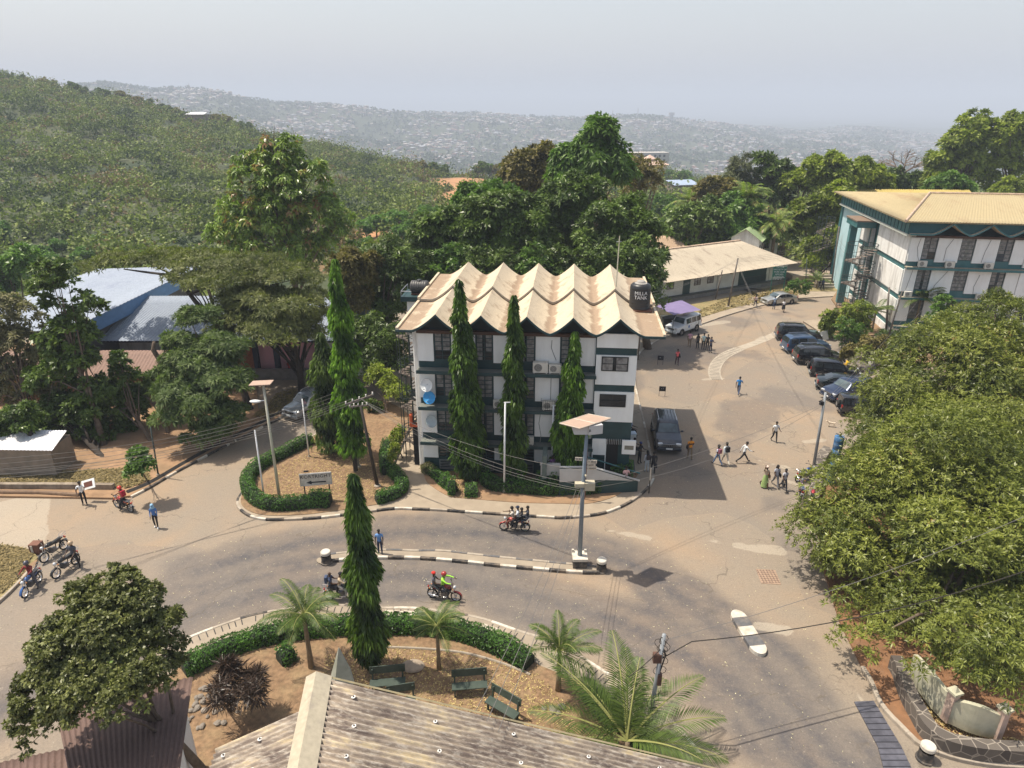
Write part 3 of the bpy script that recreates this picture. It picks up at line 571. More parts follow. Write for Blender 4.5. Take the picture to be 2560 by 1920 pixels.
def main_building():
    O = (-6.15, 42.14, 0); RZ = math.radians(-5)
    t = empty('office_building', O, RZ, 'white and teal office block with a folded wavy cream roof in the centre', 'building')
    W, Dp, H_ = 14.15, 13.2, 10.62
    mb = MB(); mb.b6(0, 11.55, 0, Dp, .0, H_); mb.b6(11.55, W, -.25, Dp, 0, H_+.1, 0)
    mb.build('wall', TEAL, t)
    LV = [7.95, 5.33, 2.72]; wx = [1.08+2.745*i for i in range(4)]; ww = 1.1
    # white panels
    for L in LV+[.78]:
        z0, z1 = (L+.47, L+2.44) if L > 1 else (1.25, 2.5)
        edges = [0]+[v for x in wx for v in (x-.04, x+ww+.04)]+[11.55]
        for i in range(0, len(edges), 2): MB().b6(edges[i], edges[i+1], -.12, -.003, z0, z1).build('white_panel', WHITE, t, bevel=.01)
        mb = MB()
    for L in LV:
        mb = MB(); mb.b6(-.05, 11.62, -.62, -.001, L-.2, L, 0); mb.b6(-.08, 11.66, -.66, -.62, L-.24, L-.02, 1); mb.build('ledge', [M('dusty grey ledge', (.16,.17,.15), .15, 2, .9), TEAL], t)
    for L in LV:
        for x in wx: window(t, x, x+ww, -.02, L+.58, L+2.44, 2, 6)
    for x in wx: window(t, x, x+ww, -.02, 1.3, 2.5, 2, 5, False); window(t, x, x+ww, -.02, .35, 1.1, 1, 6, False, M('louvre grey', (.18,.19,.18)))
    mb = MB(); mb.b6(-.0, 11.55, -.35, -.001, H_-.22, H_-.02); mb.build('eave_board', M('dark brown board', (.07,.035,.022)), t)
    # right-hand bay: white boxes with teal bands
    for z0, z1 in ((9.78, 10.7), (7.25, 9.27), (4.62, 6.75)): MB().b6(11.6, W+.03, -.36, -.251, z0, z1).build('white_panel', WHITE, t)
    window(t, 11.95, 13.65, -.37, 8.22, 9.2, 2, 2, True, M('window black frame', (.02,.02,.02))); window(t, 11.95, 13.65, -.37, 5.72, 6.6, 2, 2, False, M('window black frame', (.02,.02,.02)))
    MB().b6(11.62, 12.5, -.33, -.251, 2.1, 3.3).build('white_panel', WHITE, t)
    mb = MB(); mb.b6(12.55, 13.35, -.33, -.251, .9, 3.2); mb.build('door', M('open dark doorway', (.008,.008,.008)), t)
    mb = MB();
    for i in range(11): mb.b6(12.5+i*.12, 12.53+i*.12, -.36, -.331, 2.95, 3.35)
    mb.build('door_grille', GALV, t)
    for x in (11.62, 12.5): MB().b6(x, x+.06, -.36, -.335, .9, 3.3).build('door_frame', WHITE, t)
    # left side wall finishing
    mb = MB(); mb.b6(-.10, -.003, .05, 2.2, .5, H_-.1); mb.b6(-.10, -.003, 2.6, 6.2, .5, H_-.1); mb.b6(-.1, -.003, 6.6, Dp-.1, .5, H_-.1); mb.build('side_wall_panel', WHITEW, t)
    # folded roof, two rows
    pk = [1.43+2.875*k for k in range(5)]; amp = 1.07
    def zx(x):
        half = 1.4375
        if x < pk[0]-1.6 or x > pk[-1]+1.6: return 0.0
        if x < pk[0]: return wave(1-(pk[0]-x)/1.6)
        if x > pk[-1]: return wave(1-(x-pk[-1])/1.6)
        k = min(int((x-pk[0])/2.875), 3); u = (x-pk[k])/2.875*2-1; return wave(u)
    xs = sorted(set([round(v, 3) for v in list(np.linspace(-1.15, 15.75, 150))+pk]))
    for (y0, y1, zb) in ((-1.0, 5.62, 10.83), (5.58, 13.45, 11.06)):
        ny = 14; V = []; tn = []; F_ = []; n = len(xs)
        for lay in (0, -.14):
            for j in range(ny+1):
                y = y0+(y1-y0)*j/ny
                for x in xs: V.append((x, y, zb+amp*zx(x)+lay)); tn.append(max(0, 1-zx(x)*4.5-.25*abs(math.sin(y*2.1+x))) * (1.0 if 0 < x < 14.4 else .75))
        K_ = (ny+1)*n
        for j in range(ny):
            for i in range(n-1):
                a = j*n+i; F_.append((a, a+1, a+n+1, a+n)); F_.append((K_+a, K_+a+n, K_+a+n+1, K_+a+1))
        me = npmesh('roof', V, F_, tn); me.polygons.foreach_set('use_smooth', [False]*len(F_))
        r = link_mesh('roof', me, CREAM, t)
        mb = MB()                                     # front edge trim following the wave, rear riser
        for i in range(n-1):
            x0, x1 = xs[i], xs[i+1]; a, b = zb+amp*zx(x0), zb+amp*zx(x1)
            mb.add([(x0, y0-.03, a-.17), (x1, y0-.03, b-.17), (x1, y0-.03, b-.015), (x0, y0-.03, a-.015), (x0, y0, a-.17), (x1, y0, b-.17), (x1, y0, b+.0), (x0, y0, a+.0)], [(0,1,2,3), (0,4,5,1), (3,2,6,7)])
        mb.build('roof_edge', TEAL if y0 < 0 else M('riser grey', (.30,.26,.21)), r)
        [MB().b6(a, a+.17, y0, y1, zb+.002, zb+.13).build('roof_kerb', CREAM, r) for a in (-1.17, 15.6)]
    # dark gable infill set back under the front folds
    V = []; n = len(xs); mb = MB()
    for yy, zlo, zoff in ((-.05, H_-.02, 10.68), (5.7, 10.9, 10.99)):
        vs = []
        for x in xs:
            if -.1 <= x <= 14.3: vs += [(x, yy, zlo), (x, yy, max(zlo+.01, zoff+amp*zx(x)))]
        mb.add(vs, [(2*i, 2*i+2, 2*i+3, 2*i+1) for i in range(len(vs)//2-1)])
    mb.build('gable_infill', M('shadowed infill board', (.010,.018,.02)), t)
    # clerestory closing wall at the back
    # entrance ramp walls at the front right
    mb = MB(); mb.b6(8.25, 9.5, -2.0, -1.8, 0, 1.3, 1); mb.b6(8.25, 9.5, -2.02, -1.78, 1.3, 2.05, 0); mb.b6(8.2, 9.55, -2.06, -1.74, 2.05, 2.13, 0)
    mb.build('entrance_wall', [M('greyish white wall', (.50,.50,.49), .05, 2, dirt=(.3,.28,.25), streak=1), TEAL], t)
    mb = MB(); vs = [(9.5, -2.6, 0), (14.7, -1.6, 0), (14.7, -1.6, .9), (11.6, -2.2, 2.1), (9.5, -2.6, 2.2)]; n5 = 5
    mb.add(vs+[(v[0]+.03, v[1]+.18, v[2]) for v in vs], [(0,1,2,3,4), (9,8,7,6,5), (0,5,6,1), (1,6,7,2), (2,7,8,3), (3,8,9,4)], 1)
    vs = [(9.52, -2.63, 1.2), (12.3, -2.10, 1.2), (14.4, -1.68, 1.0), (11.6, -2.235, 2.1), (9.5, -2.63, 2.2)]
    mb.add([(v[0], v[1]-.01, v[2]) for v in vs], [(0,1,3,4), (1,2,3)], 0)
    mb.tube([(9.5, -2.5, 2.25), (11.6, -2.12, 2.14), (14.8, -1.5, .92)], .07, 6, 0)
    mb.build('ramp_wall', [M('greyish white wall', (.62,.62,.62), .05, 2), TEAL], t)
    mb = MB(); mb.tube([(11.0, -.9, 2.3), (14.9, -.75, 1.05)], .05, 6); mb.tube([(11.0, -.9, 0.9), (11.0, -.9, 2.3)], .04, 6); mb.build('handrail', TEAL2, t)
    mb = MB(); mb.b6(13.6, 14.5, -.55, -.39, 2.35, 3.35, 0); mb.b6(13.76, 14.36, -.56, -.551, 2.7, 3.0, 1); mb.build('wall_cabinet', [WHITE, M('cabinet vent', (.2,.19,.15))], t)
    mb = MB(); mb.b6(8.35, 8.65, -2.3, -.9, 1.2, 2.9); mb.build('leaning_board', M('grey green board', (.10,.13,.12)), t)
    # conduits
    mb = MB()
    for pts in ([(8.75, -.13, 10.1), (8.72, -.14, 9.6), (8.9, -.14, 9.1), (9.05, -.14, 8.75)], [(8.75, -.13, 7.8), (8.74, -.14, 6.2), (8.75, -.13, 5.4)], [(8.1, -.14, 5.0), (8.0, -.14, 4.2), (8.15, -.13, 3.3), (8.1, -.14, 2.8)]): mb.tube(pts, .022, 5)
    mb.build('wall_cable', M('grey cable', (.25,.25,.25)), t)
    return t, O, RZ
MBT, MBO, MBR = main_building()
def ML(x, y, z=0): return Vector(MBO)+Matrix.Rotation(MBR, 3, 'Z') @ Vector((x, y, z))
ac_unit(ML(8.05, -.38, 7.95), MBR, 'larger of two air conditioners side by side on the central block', 1.15)
ac_unit(ML(9.0, -.38, 7.95), MBR, 'smaller air conditioner right of the big one on the central block', .95)
ac_unit(ML(5.35, -.38, 5.33), MBR, 'air conditioner on the middle ledge beside the tallest centre column tree', .9)
ac_unit(ML(8.65, -.38, 5.33), MBR, 'caged air conditioner on the middle ledge of the central block', 1.0, True)
ac_unit(ML(7.3, -.38, 2.72), MBR, 'low air conditioner on the bottom ledge of the central block', .9)
ac_unit(ML(-.55, 1.3, 9.75), MBR, 'caged air conditioner at the roof edge above the spiral stair', 1.0, True)
def dish(loc, col, label, r=.42, rz=0):
    t = empty('satellite_dish', loc, rz, label, 'satellite dish', 'satellite dishes on the left front corner')
    mb = MB(); prof = [(r*k/6, -.16*(1-(k/6)**2)) for k in range(7)]; prof = [(max(.002, a), b) for a, b in prof]
    M_ = Matrix.Rotation(math.radians(72), 3, 'X'); m0 = MB(); m0.lathe(prof, (0, 0, 0), 24); m0.lathe([(a, b-.012) for a, b in prof][::-1], (0, 0, 0), 24); m0.lathe([(r, -.012), (r+.012, -.006), (r, 0)], (0,0,0), 24)
    m0.v = [tuple(M_ @ Vector(v)) for v in m0.v]; m0.build('reflector', col, t, smooth=True)
    mb = MB(); mb.tube([(0, -.02, -r*.96), (0, -.38, -.15)], .014, 5); mb.ell((0, -.4, -.12), (.04, .05, .04)); mb.build('feed_arm', GALV, t)
    mb = MB(); mb.tube([(0, .14, 0), (0, .3, -.05), (0, .42, -.05)], .03, 6); mb.build('bracket', GALV, t)
dish(ML(.52, -.5, 6.85), M('dish white', (.66,.68,.68)), 'round white satellite dish, uppermost of the three on the corner', .44, MBR-.2)
dish(ML(.68, -.55, 5.98), M('dish blue', (.05,.30,.62)), 'bright blue satellite dish under the white one', .43, MBR-.2)
dish(ML(.75, -.5, 4.22), M('dish grey', (.36,.42,.44), dirt=(.2,.25,.27)), 'grey weathered satellite dish one floor below the blue one', .42, MBR-.3)
# spiral fire escape
def fire_escape(name, origin, rz, H_, r, turns, label, mat, side=1, bars=14):
    t = empty(name, origin, rz, label, 'staircase')
    MB().tube([(0, 0, 0), (0, 0, H_)], .06, 8).build('pole', mat, t)
    mb = MB(); n = int(turns*14)
    for i in range(n):
        a = side*2*math.pi*i/14; z = .3+(H_-1.0)*i/n
        p = [(0, 0, z)]+[(r*math.cos(a+q), r*math.sin(a+q), z) for q in (0, .22, .42)]
        mb.add(p+[(x, y, z_-.04) for x, y, z_ in p], [(0,1,2,3), (7,6,5,4), (0,4,5,1), (1,5,6,2), (2,6,7,3), (3,7,4,0)])
    mb.build('treads', M('rusty tread', (.16,.13,.11), .3, 3, .8) if name != 'x' else mat, t)
    mb = MB()
    for k in range(bars): a = 2*math.pi*k/bars; mb.tube([(r*1.04*math.cos(a), r*1.04*math.sin(a), .0 if k % 3 == 0 else .6), (r*1.04*math.cos(a), r*1.04*math.sin(a), H_-.2)], .02, 4)
    mb.build('vertical_bars', mat, t)
    mb = MB(); 
    for off in (.5, 1.0): mb.tube([(r*1.04*math.cos(side*2*math.pi*i/14), r*1.04*math.sin(side*2*math.pi*i/14), .3+off+(H_-1.4)*i/n) for i in range(n)], .022, 4)
    for z in np.linspace(2.6, H_-.3, int(turns)+1): mb.lathe([(r*1.03, z), (r*1.07, z), (r*1.07, z+.05), (r*1.03, z+.05)], (0,0,0), 16, 0, 'Z', True)
    mb.build('handrail', mat, t)
    return t
fe = fire_escape('spiral_staircase', ML(-1.0, 1.6, .1), MBR, 10.4, .82, 3.6, 'dark steel spiral fire stair on the left side of the central block', STEEL)
for z in (2.72, 5.33, 7.95): MB().b6(.0, .95, -.5, .5, z-.12, z).build('landing', STEEL, fe)
mb = MB(); mb.tube([ML(-.32, .7, 0)-Vector((0,0,0)), ML(-.32, .7, 10.3)], .2, 12); o = mb.build('column', WHITEW, None); tag(o, 'round whitewashed column between the spiral stair and the central block', 'column')
t = empty('market_kiosk', ML(-1.4, -.6, 0), MBR, 'orange framed kiosk at the foot of the spiral stair', 'kiosk')
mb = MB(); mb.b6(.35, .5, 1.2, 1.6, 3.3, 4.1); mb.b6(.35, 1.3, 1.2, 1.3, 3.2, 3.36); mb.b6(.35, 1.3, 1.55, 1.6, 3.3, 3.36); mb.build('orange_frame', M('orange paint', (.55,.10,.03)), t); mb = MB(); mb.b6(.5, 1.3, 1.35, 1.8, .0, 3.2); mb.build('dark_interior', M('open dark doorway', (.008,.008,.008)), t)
# tanks
def tank_v(loc, label, rz=0):
    t = empty('water_tank', loc, rz, label, 'water tank', 'black plastic roof tanks')
    prof = [(.02, .12), (.72, .12)]
    for i in range(8): z = .15+i*.19; prof += [(.72, z), (.72, z+.12), (.695, z+.15)]
    prof += [(.70, 1.68), (.60, 1.80), (.35, 1.88), (.02, 1.9)]
    mb = MB(); mb.lathe(prof, (0,0,0), 28); mb.build('tank_body', BLK, t, smooth=True)
    mb = MB(); mb.lathe([(.62, 1.775), (.36, 1.885), (.3, 1.9), (.3, 1.97), (.24, 2.02), (.02, 2.03)], (0,0,0), 20); mb.build('lid', M('sun bleached grey plastic', (.30,.28,.26)), t, smooth=True)
    mb = MB(); mb.b6(-.8, .8, -.75, .75, 0, .1); mb.build('base_frame', M('rust brown', (.12,.05,.03)), t)
    return t
tk = tank_v(ML(14.62, 4.9, 10.87), 'upright black water tank with white lettering on the right end of the folded roof', MBR)
def text(name, s, size, loc, rot, mat, parent=None, ext=.004, align='CENTER'):
    cu = bpy.data.curves.new(name, 'FONT'); cu.body = s; cu.size = size; cu.align_x = align; cu.align_y = 'CENTER'; cu.extrude = ext; cu.resolution_u = 2
    to = bpy.data.objects.new(name, cu); me = bpy.data.meshes.new_from_object(to); bpy.data.objects.remove(to)
    o = link_mesh(name, me, mat, parent); o.location = loc; o.rotation_euler = rot; return o
LETW = M('white lettering', (.75,.75,.75)); LETB = M('black lettering', (.02,.02,.025))
def curved_text(name, s, size, zc, r, mat, parent, a0=-math.pi/2):
    cu = bpy.data.curves.new(name, 'FONT'); cu.body = s; cu.size = size; cu.align_x = 'CENTER'; cu.align_y = 'CENTER'; cu.resolution_u = 2
    to = bpy.data.objects.new(name, cu); me = bpy.data.meshes.new_from_object(to); bpy.data.objects.remove(to)
    for v in me.vertices: a = a0+v.co.x/r; v.co = (r*math.cos(a), r*math.sin(a), zc+v.co.y)
    return link_mesh(name, me, mat, parent)
curved_text('lettering', 'MILLA', .34, 1.28, .735, LETW, tk, -math.pi/2-.02); curved_text('lettering', 'TANK', .34, .98, .735, LETW, tk, -math.pi/2-.02)
t = empty('water_tank', ML(-1.8, 9.2, 10.46), MBR, 'ribbed black water tank lying on its side on the left rear platform', 'water tank', 'black plastic roof tanks')
prof = [(.02, -.72), (.35, -.70), (.48, -.62)]
for i in range(7): x = -.6+i*.175; prof += [(.5, x), (.5, x+.11), (.475, x+.14)]
prof += [(.48, .66), (.35, .72), (.02, .74)]
MB().lathe(prof, (0, 0, .55), 24, 0, 'X').build('tank_body', M('grey black plastic', (.05,.048,.048), .15, 3, .5), t, smooth=True)
MB().lathe([(.2, 1.0), (.2, 1.1), (.17, 1.13), (.01, 1.13)], (0, 0, 0), 16).build('lid', BLK, t, smooth=True)
MB().b6(-.6, .6, -.4, .4, 0, .1).build('base_frame', M('rust brown', (.12,.05,.03)), t)
t = empty('tank_platform', ML(-1.95, 9.4, .48), MBR, 'tall white shaft with a teal slab carrying the lying tank behind the central block', 'platform')
MB().b6(-.75, 1.05, -.9, .9, -.5, 9.6).build('shaft', WHITE, t); mb = MB(); mb.b6(-1.15, 1.1, -1.2, 1.2, 9.6, 9.97); mb.build('slab', TEAL, t)
mb = MB(); mb.tube([(-1.1, -1.15, 10.0), (-1.1, -1.15, 10.4), (-1.1, 1.1, 10.4), (-1.1, 1.1, 10.0)], .03, 5); mb.tube([(-1.1, -1.15, 10.4), (-.3, -1.15, 10.4)], .03, 5); mb.build('rail', GALV, t)
t = empty('mast', ML(13.05, 6.6, 11.3), 0, 'thin pale antenna mast rising from the back roof fold', 'mast'); MB().tube([(0,0,0), (.05, 0, 4.3)], [.05, .035], 6).build('pole', M('pale mast paint', (.55,.52,.40)), t); MB().tube([(-.15, 0, 3.9), (.2, 0, 3.9)], .02, 4).build('crossarm', GALV, t)

def right_building():
    O = (42.35, 72.6, 0); RZ = math.radians(-9)
    t = empty('college_building', O, RZ, 'long white block with teal bands, outside stair and khaki sheet roof at right', 'building')
    L = 34; Dp = 23.7; H_ = 11.35
    MB().b6(0, L, 0, Dp, -1.0, H_).build('wall', TEAL2, t)
    LV = [8.0, 4.7, 1.4]; sp = 3.66; wx = [1.32+sp*i for i in range(3)]; ww = 1.35
    for Lv in LV:
        e = [0]+[v for x in wx for v in (x-.03, x+ww+.03)]+[11.3]
        for i in range(0, len(e), 2): MB().b6(e[i], e[i+1], -.15, -.003, Lv+.5, Lv+3.05).build('white_panel', WHITE, t)
        for k, x in enumerate(wx): window(t, x, x+ww, -.02, Lv+.75, Lv+3.1, 1, 6, True, TEAL, M('curtained glass', (.16,.16,.14), .4, 2, .4) if (k+int(Lv)) % 2 else None)
        mb = MB(); mb.b6(-.05, 11.5, -.7, -.001, Lv-.12, Lv, 0); mb.b6(-.08, 11.54, -.75, -.70, Lv-.25, Lv-.01, 1); mb.build('ledge', [M('khaki ledge', (.30,.26,.19)), TEAL2], t)
        # far bay
        MB().b6(11.35, 16.2, -.2, -.002, Lv+.2, Lv+3.1).build('white_panel', WHITE, t)
        MB().b6(12.1, 16.2, -.26, -.201, Lv+2.15, Lv+2.65).build('band', TEAL, t)
        window(t, 12.2, 14.2, -.21, Lv+.95, Lv+2.13, 2, 2, False, M('window black frame', (.02,.02,.02)))
        for k in range(3):
            x = 16.9+k*sp; MB().b6(x, x+2.2, -.15, -.003, Lv+.5, Lv+3.05).build('white_panel', WHITE, t); window(t, x+2.26, x+3.5, -.02, Lv+.75, Lv+3.1, 1, 6, False)
    MB().b6(.0, 11.3, -.15, -.003, -1, 1.1).build('white_panel', WHITE, t)
    # left side wall: weathered white with teal bands, far third pale blue
    for z0, z1 in ((8.15, 11.3), (4.85, 7.55), (1.55, 4.25), (-1, .95)): MB().b6(-.12, -.003, .02, 9.4, z0, z1).build('side_wall_panel', WHITEW, t); MB().b6(-.10, -.003, 12.6, 15.5, z0, z1).build('side_wall_panel', WHITEW, t)
    MB().b6(-.16, -.003, 15.5, Dp+.1, -1, 11.3).build('blue_wall', M('pale blue wall paint', (.40,.58,.63), .06, 1, .7, dirt=(.5,.55,.55), dscale=1.1, damt=.4), t)
    MB().b6(-.35, 1.0, Dp+.12, Dp+.8, -1, 11).build('rear_pier', TEAL2, t)
    mb = MB(); mb.b6(.0, 11.3, -.5, -.001, H_-.22, H_); mb.build('eave_board', M('dark brown board', (.07,.035,.022)), t)
    # side fascia with ribs and wavy shell on the front
    mb = MB(); mb.b6(-.7, -.55, -.9, Dp+.2, 11.5, 12.85, 0)
    for y in np.arange(-.8, Dp, 1.05): mb.b6(-.74, -.70, y, y+.05, 11.5, 12.85, 1)
    mb.b6(-.85, .1, -.9, Dp+.2, 11.28, 11.5, 2); mb.build('side_fascia', [TEAL2, M('rib dark', (.012,.03,.035)), M('pale fascia edge', (.45,.47,.42))], t)
    cus = [3.3+3.72*k for k in range(8)]
    def wz(x):
        if x < cus[0]: return wave(max(0, 1-(cus[0]-x)/1.86)) if x > cus[0]-1.86 else 0
        k = min(int((x-cus[0])/3.72), 6); u = (x-cus[k])/3.72*2-1; return wave(max(-1, min(1, u)))
    xs = sorted(set([round(v, 3) for v in list(np.linspace(-.7, 28, 200))+cus])); mb = MB(); y0, y1 = -1.35, .3; zb = 11.62; am = 1.15
    for i in range(len(xs)-1):
        a, b = xs[i], xs[i+1]; za, zb_ = zb+am*wz(a), zb+am*wz(b)
        mb.add([(a, y0, za), (b, y0, zb_), (b, y1, zb_), (a, y1, za)], [(0,1,2,3)], 0); mb.add([(a, y0, za-.14), (b, y0, zb_-.14), (b, y1, zb_-.14), (a, y1, za-.14)], [(3,2,1,0)], 0)
        mb.add([(a, y0-.02, za-.16), (b, y0-.02, zb_-.16), (b, y0-.02, zb_+.01), (a, y0-.02, za+.01)], [(0,1,2,3)], 1)
        mb.add([(a, -.95, za), (b, -.95, zb_), (b, -.95, 12.84), (a, -.95, 12.84)], [(0,1,2,3)], 2)
    mb.build('wavy_fascia', [CREAM, TEAL2, M('fascia teal front', (.02,.085,.095))], t)
    # hipped sheet roof
    RM = roofmat('khaki roof sheet', (.37,.30,.17), (.25,.15,.08), .5, .6, ((1, .25, 1), 0))
    z0 = 12.92; z1 = 14.35; ov = 1.5; A_ = (-ov, -ov-.1, z0); B_ = (L, -ov-.1, z0); C_ = (L, Dp+ov, z0); D_ = (-ov, Dp+ov, z0); R1 = (5.4, 11.5, z1); R2 = (L, 11.5, z1)
    r = corr('roof', A_, B_, R2, R1, .3, .022, RM, t); 
    # left hip as corrugated fan
    corr('hip_roof', D_, A_, R1, R1, .3, .02, RM, t)
    mb = MB(); mb.quad(B_, C_, R2, R2); mb.add([D_, C_, R2, R1], [(0,1,2,3)]); mb.b6(-ov+.05, L, -ov, Dp+ov, z0-.16, z0-.03); mb.build('roof_back', RM, t)
    mb = MB(); mb.tube([Vector(A_)+Vector((0,0,.03)), Vector(R1)+Vector((0,0,.05))], .16, 6); mb.tube([Vector(R1)+Vector((0,0,.05)), Vector(R2)+Vector((0,0,.05))], .14, 6); mb.build('ridge_cap', M('pale rusty cap', (.45,.33,.24), .3, 3, .9), t)
    # stair bay portal
    mb = MB(); mb.b6(-2.4, -.2, 10.2, 14.4, 10.3, 11.0, 0); mb.b6(-2.5, -.17, 10.1, 14.5, 11.0, 11.15, 1); mb.build('portal_slab', [TEAL2, M('brown slab top', (.2,.14,.1))], t)
    MB().b6(-2.1, -1.3, 13.2, 14.0, -.5, 10.3).build('portal_pillar', M('grey teal paint', (.07,.19,.20), .1, 2), t)
    MB().b6(-.5, -.17, 10.2, 10.7, -.5, 10.3).build('portal_post', M('grey post', (.3,.3,.3), dirt=(.12,.1,.09)), t)
    mb = MB()
    mb = MB()
    for pts in ([(.9,-.17,11), (.75,-.17,10), (1.0,-.17,9), (1.25,-.2,8.5)], [(4.1,-.17,11), (3.6,-.17,10), (3.6,-.17,8.7)], [(7.7,-.17,11), (7.4,-.17,9.7), (7.3,-.17,8.6)], [(4.3,-.17,7.6), (3.3,-.17,6), (3.1,-.17,5.2)], [(7.5,-.17,7.3), (7.2,-.17,6), (7.3,-.17,5.2)], [(.8,-.17,7.6), (.5,-.17,5.4)]): mb.tube(pts, .025, 5)
    mb.build('wall_cable', M('grey cable', (.25,.25,.25)), t)
    return O, RZ
RO, RRZ = right_building()
def RL(x, y, z=0): return Vector(RO)+Matrix.Rotation(RRZ, 3, 'Z') @ Vector((x, y, z))
for (x, z, s, nm) in ((1.5, 8.0, 1.0, 'air conditioner on the top ledge nearest the corner of the right-hand block'), (4.2, 8.0, 1.05, 'top-ledge air conditioner between the first two windows of the right-hand block'), (8.0, 8.0, 1.0, 'top-ledge air conditioner before the third window of the right-hand block'),
                      (.75, 4.7, .9, 'air conditioner on the middle ledge at the corner of the right-hand block'), (3.2, 4.7, .9, 'middle-ledge air conditioner beside the first window of the right-hand block'), (7.9, 4.7, .9, 'middle-ledge air conditioner below the third top unit of the right-hand block')):
    ac_unit(RL(x, -.42, z), RRZ, nm, s)
fe = fire_escape('spiral_staircase', RL(-2.3, 7.2, 0), RRZ, 9.2, 1.6, 3.0, 'dark spiral fire stair against the weathered side wall of the right-hand block', STEEL, bars=16)
for z in (8.2, 4.9, 1.6): MB().b6(.4, 2.0, .3, 2.2, z-.15, z).build('landing', STEEL, fe)
fire_escape('spiral_staircase', RL(-1.8, 25.2, 0), RRZ, 9.6, 1.1, 3.0, 'second steel spiral stair behind the pale blue wall', STEEL)
# yellow roofed building behind it
t = empty('yellow_roof_building', (54, 112, 0), math.radians(-4), 'building with a rusty yellow sheet roof showing behind the khaki roof', 'building')
YR = roofmat('yellow roof sheet', (.42,.33,.10), (.30,.13,.05), 1.2, .6, ((1, .2, 1), 0)); MB().b6(0, 44, 0, 14, -1, 8.2).build('wall', WHITE, t)
corr('roof', (-.6, -1, 8.0), (22, -1, 8.0), (22, 7, 10.9), (-.6, 7, 10.9), .35, .03, YR, t); corr('roof', (22, 15, 8.0), (-.6, 15, 8.0), (-.6, 7, 10.9), (22, 7, 10.9), .35, .03, YR, t)
mb = MB(); mb.add([(-.1, -.6, 8.1), (-.1, 14.6, 8.1), (-.1, 7, 10.8)], [(0,1,2)]); mb.build('gable', M('pale blue wall paint', (.24,.42,.48)), t)

# long low building
def low_building():
    O = (18.9, 85.4, 0); RZ = math.radians(28.7)
    t = empty('long_low_building', O, RZ, 'long single storey white building with a big pale weathered roof beyond the yard', 'building')
    L = 23.5; D_ = 13; F0 = .95; E_ = 3.35
    MB().b6(0, L, 0, D_, F0, E_).build('wall', M('grey white wall', (.55,.56,.53), .05, 1, .8, dirt=(.3,.28,.24), damt=.35), t)
    MB().b6(-.1, L+.1, .05, D_, -.5, F0-.13).build('plinth', M('grey plinth', (.30,.29,.29), dirt=(.18,.16,.15)), t)
    MB().b6(-.2, L+.2, -.5, D_, F0-.12, F0-.01).build('floor_edge', M('dark floor edge', (.08,.09,.08)), t)
    DW = M('brown window', (.09,.065,.05))
    for x in (1.3, 5.9, 8.2, 20.6): window(t, x, x+1.1, -.02, 1.9, 3.0, 2, 2, True, DW)
    MB().b6(4.0, 5.2, -.06, -.003, F0, 3.1).build('door', TEAL, t)
    MB().b6(14.0, 19.3, -.05, -.003, F0, 3.3).build('verandah_recess', M('recess teal', (.015,.05,.045)), t)
    mb = MB()
    for x in np.arange(14.1, 19.3, .2): mb.b6(x, x+.03, -.1, -.06, F0+.02, F0+.9)
    mb.b6(14, 19.3, -.12, -.06, F0+.9, F0+.96); mb.build('verandah_railing', STEEL, t)
    for x, z in ((12.2, 2.75), (10.4, 2.7)): MB().b6(x, x+.5, -.05, -.003, z, z+.35).build('vent', DW, t)
    mb = MB()
    for x in (10.0, 19.9, 22.8): mb.b6(x, x+.05, -.04, -.003, F0, E_)
    mb.build('downpipe', M('grey cable', (.25,.25,.25)), t)
    RM = roofmat('pale old roof sheet', (.40,.345,.265), (.20,.16,.12), 1.0, .8, ((1, .25, 1), 0))
    corr('roof', (-.8, -1.2, 3.25), (L+.6, -1.2, 3.25), (L-2.4, 7.2, 5.35), (-.8, 7.2, 5.35), .35, .03, RM, t)
    corr('roof', (L+.6, -1.2, 3.25), (L+.6, 14, 3.25), (L-2.4, 7.2, 5.35), (L-2.4, 7.2, 5.35), .35, .02, RM, t)
    corr('roof', (L+.6, 14.2, 3.25), (-.8, 14.2, 3.25), (-.8, 7.2, 5.35), (L-2.4, 7.2, 5.35), .35, .03, RM, t)
    MB().b6(-1, L-2.4, 7.0, 7.4, 5.33, 5.45).build('ridge_cap', M('pale rusty cap', (.45,.33,.24)), t)
    return t
low_building()
def house(name, loc, rz, L, D_, hw, hr, wallm, roofm, label, cat='house', group=None, ov=.5, nwin=3, z0=-1):
    t = empty(name, loc, rz, label, cat, group)
    mb = MB(); mb.b6(0, L, 0, D_, z0, hw); mb.add([(0, 0, hw), (0, D_, hw), (0, D_/2, hr-.1)], [(0,2,1)]); mb.add([(L, 0, hw), (L, D_, hw), (L, D_/2, hr-.1)], [(0,1,2)]); mb.build('wall', wallm, t)
    sl = (hr-hw)/(D_/2); zo = hw-sl*ov
    corr('roof', (-ov, -ov, zo+.05), (L+ov, -ov, zo+.05), (L+ov, D_/2, hr+.05), (-ov, D_/2, hr+.05), .3, .025, roofm, t); corr('roof', (L+ov, D_+ov, zo+.05), (-ov, D_+ov, zo+.05), (-ov, D_/2, hr+.05), (L+ov, D_/2, hr+.05), .3, .025, roofm, t)
    for i in range(nwin): x = L*(i+.5)/nwin-.4; window(t, x, x+.8, -.01, hw*.45, hw*.8, 2, 2, False, M('brown window', (.09,.065,.05)))
    return t
GRF = roofmat('green roof sheet', (.24,.32,.16), (.2,.2,.13), 1.0, .5); p = g('D', 1370, 490, 0)
house('green_roof_house', (37.5, 103.5, 0), math.radians(62), 6, 4.2, 5.2, 6.6, WHITEW, GRF, 'stained two storey white house with a green gabled roof by the sign')
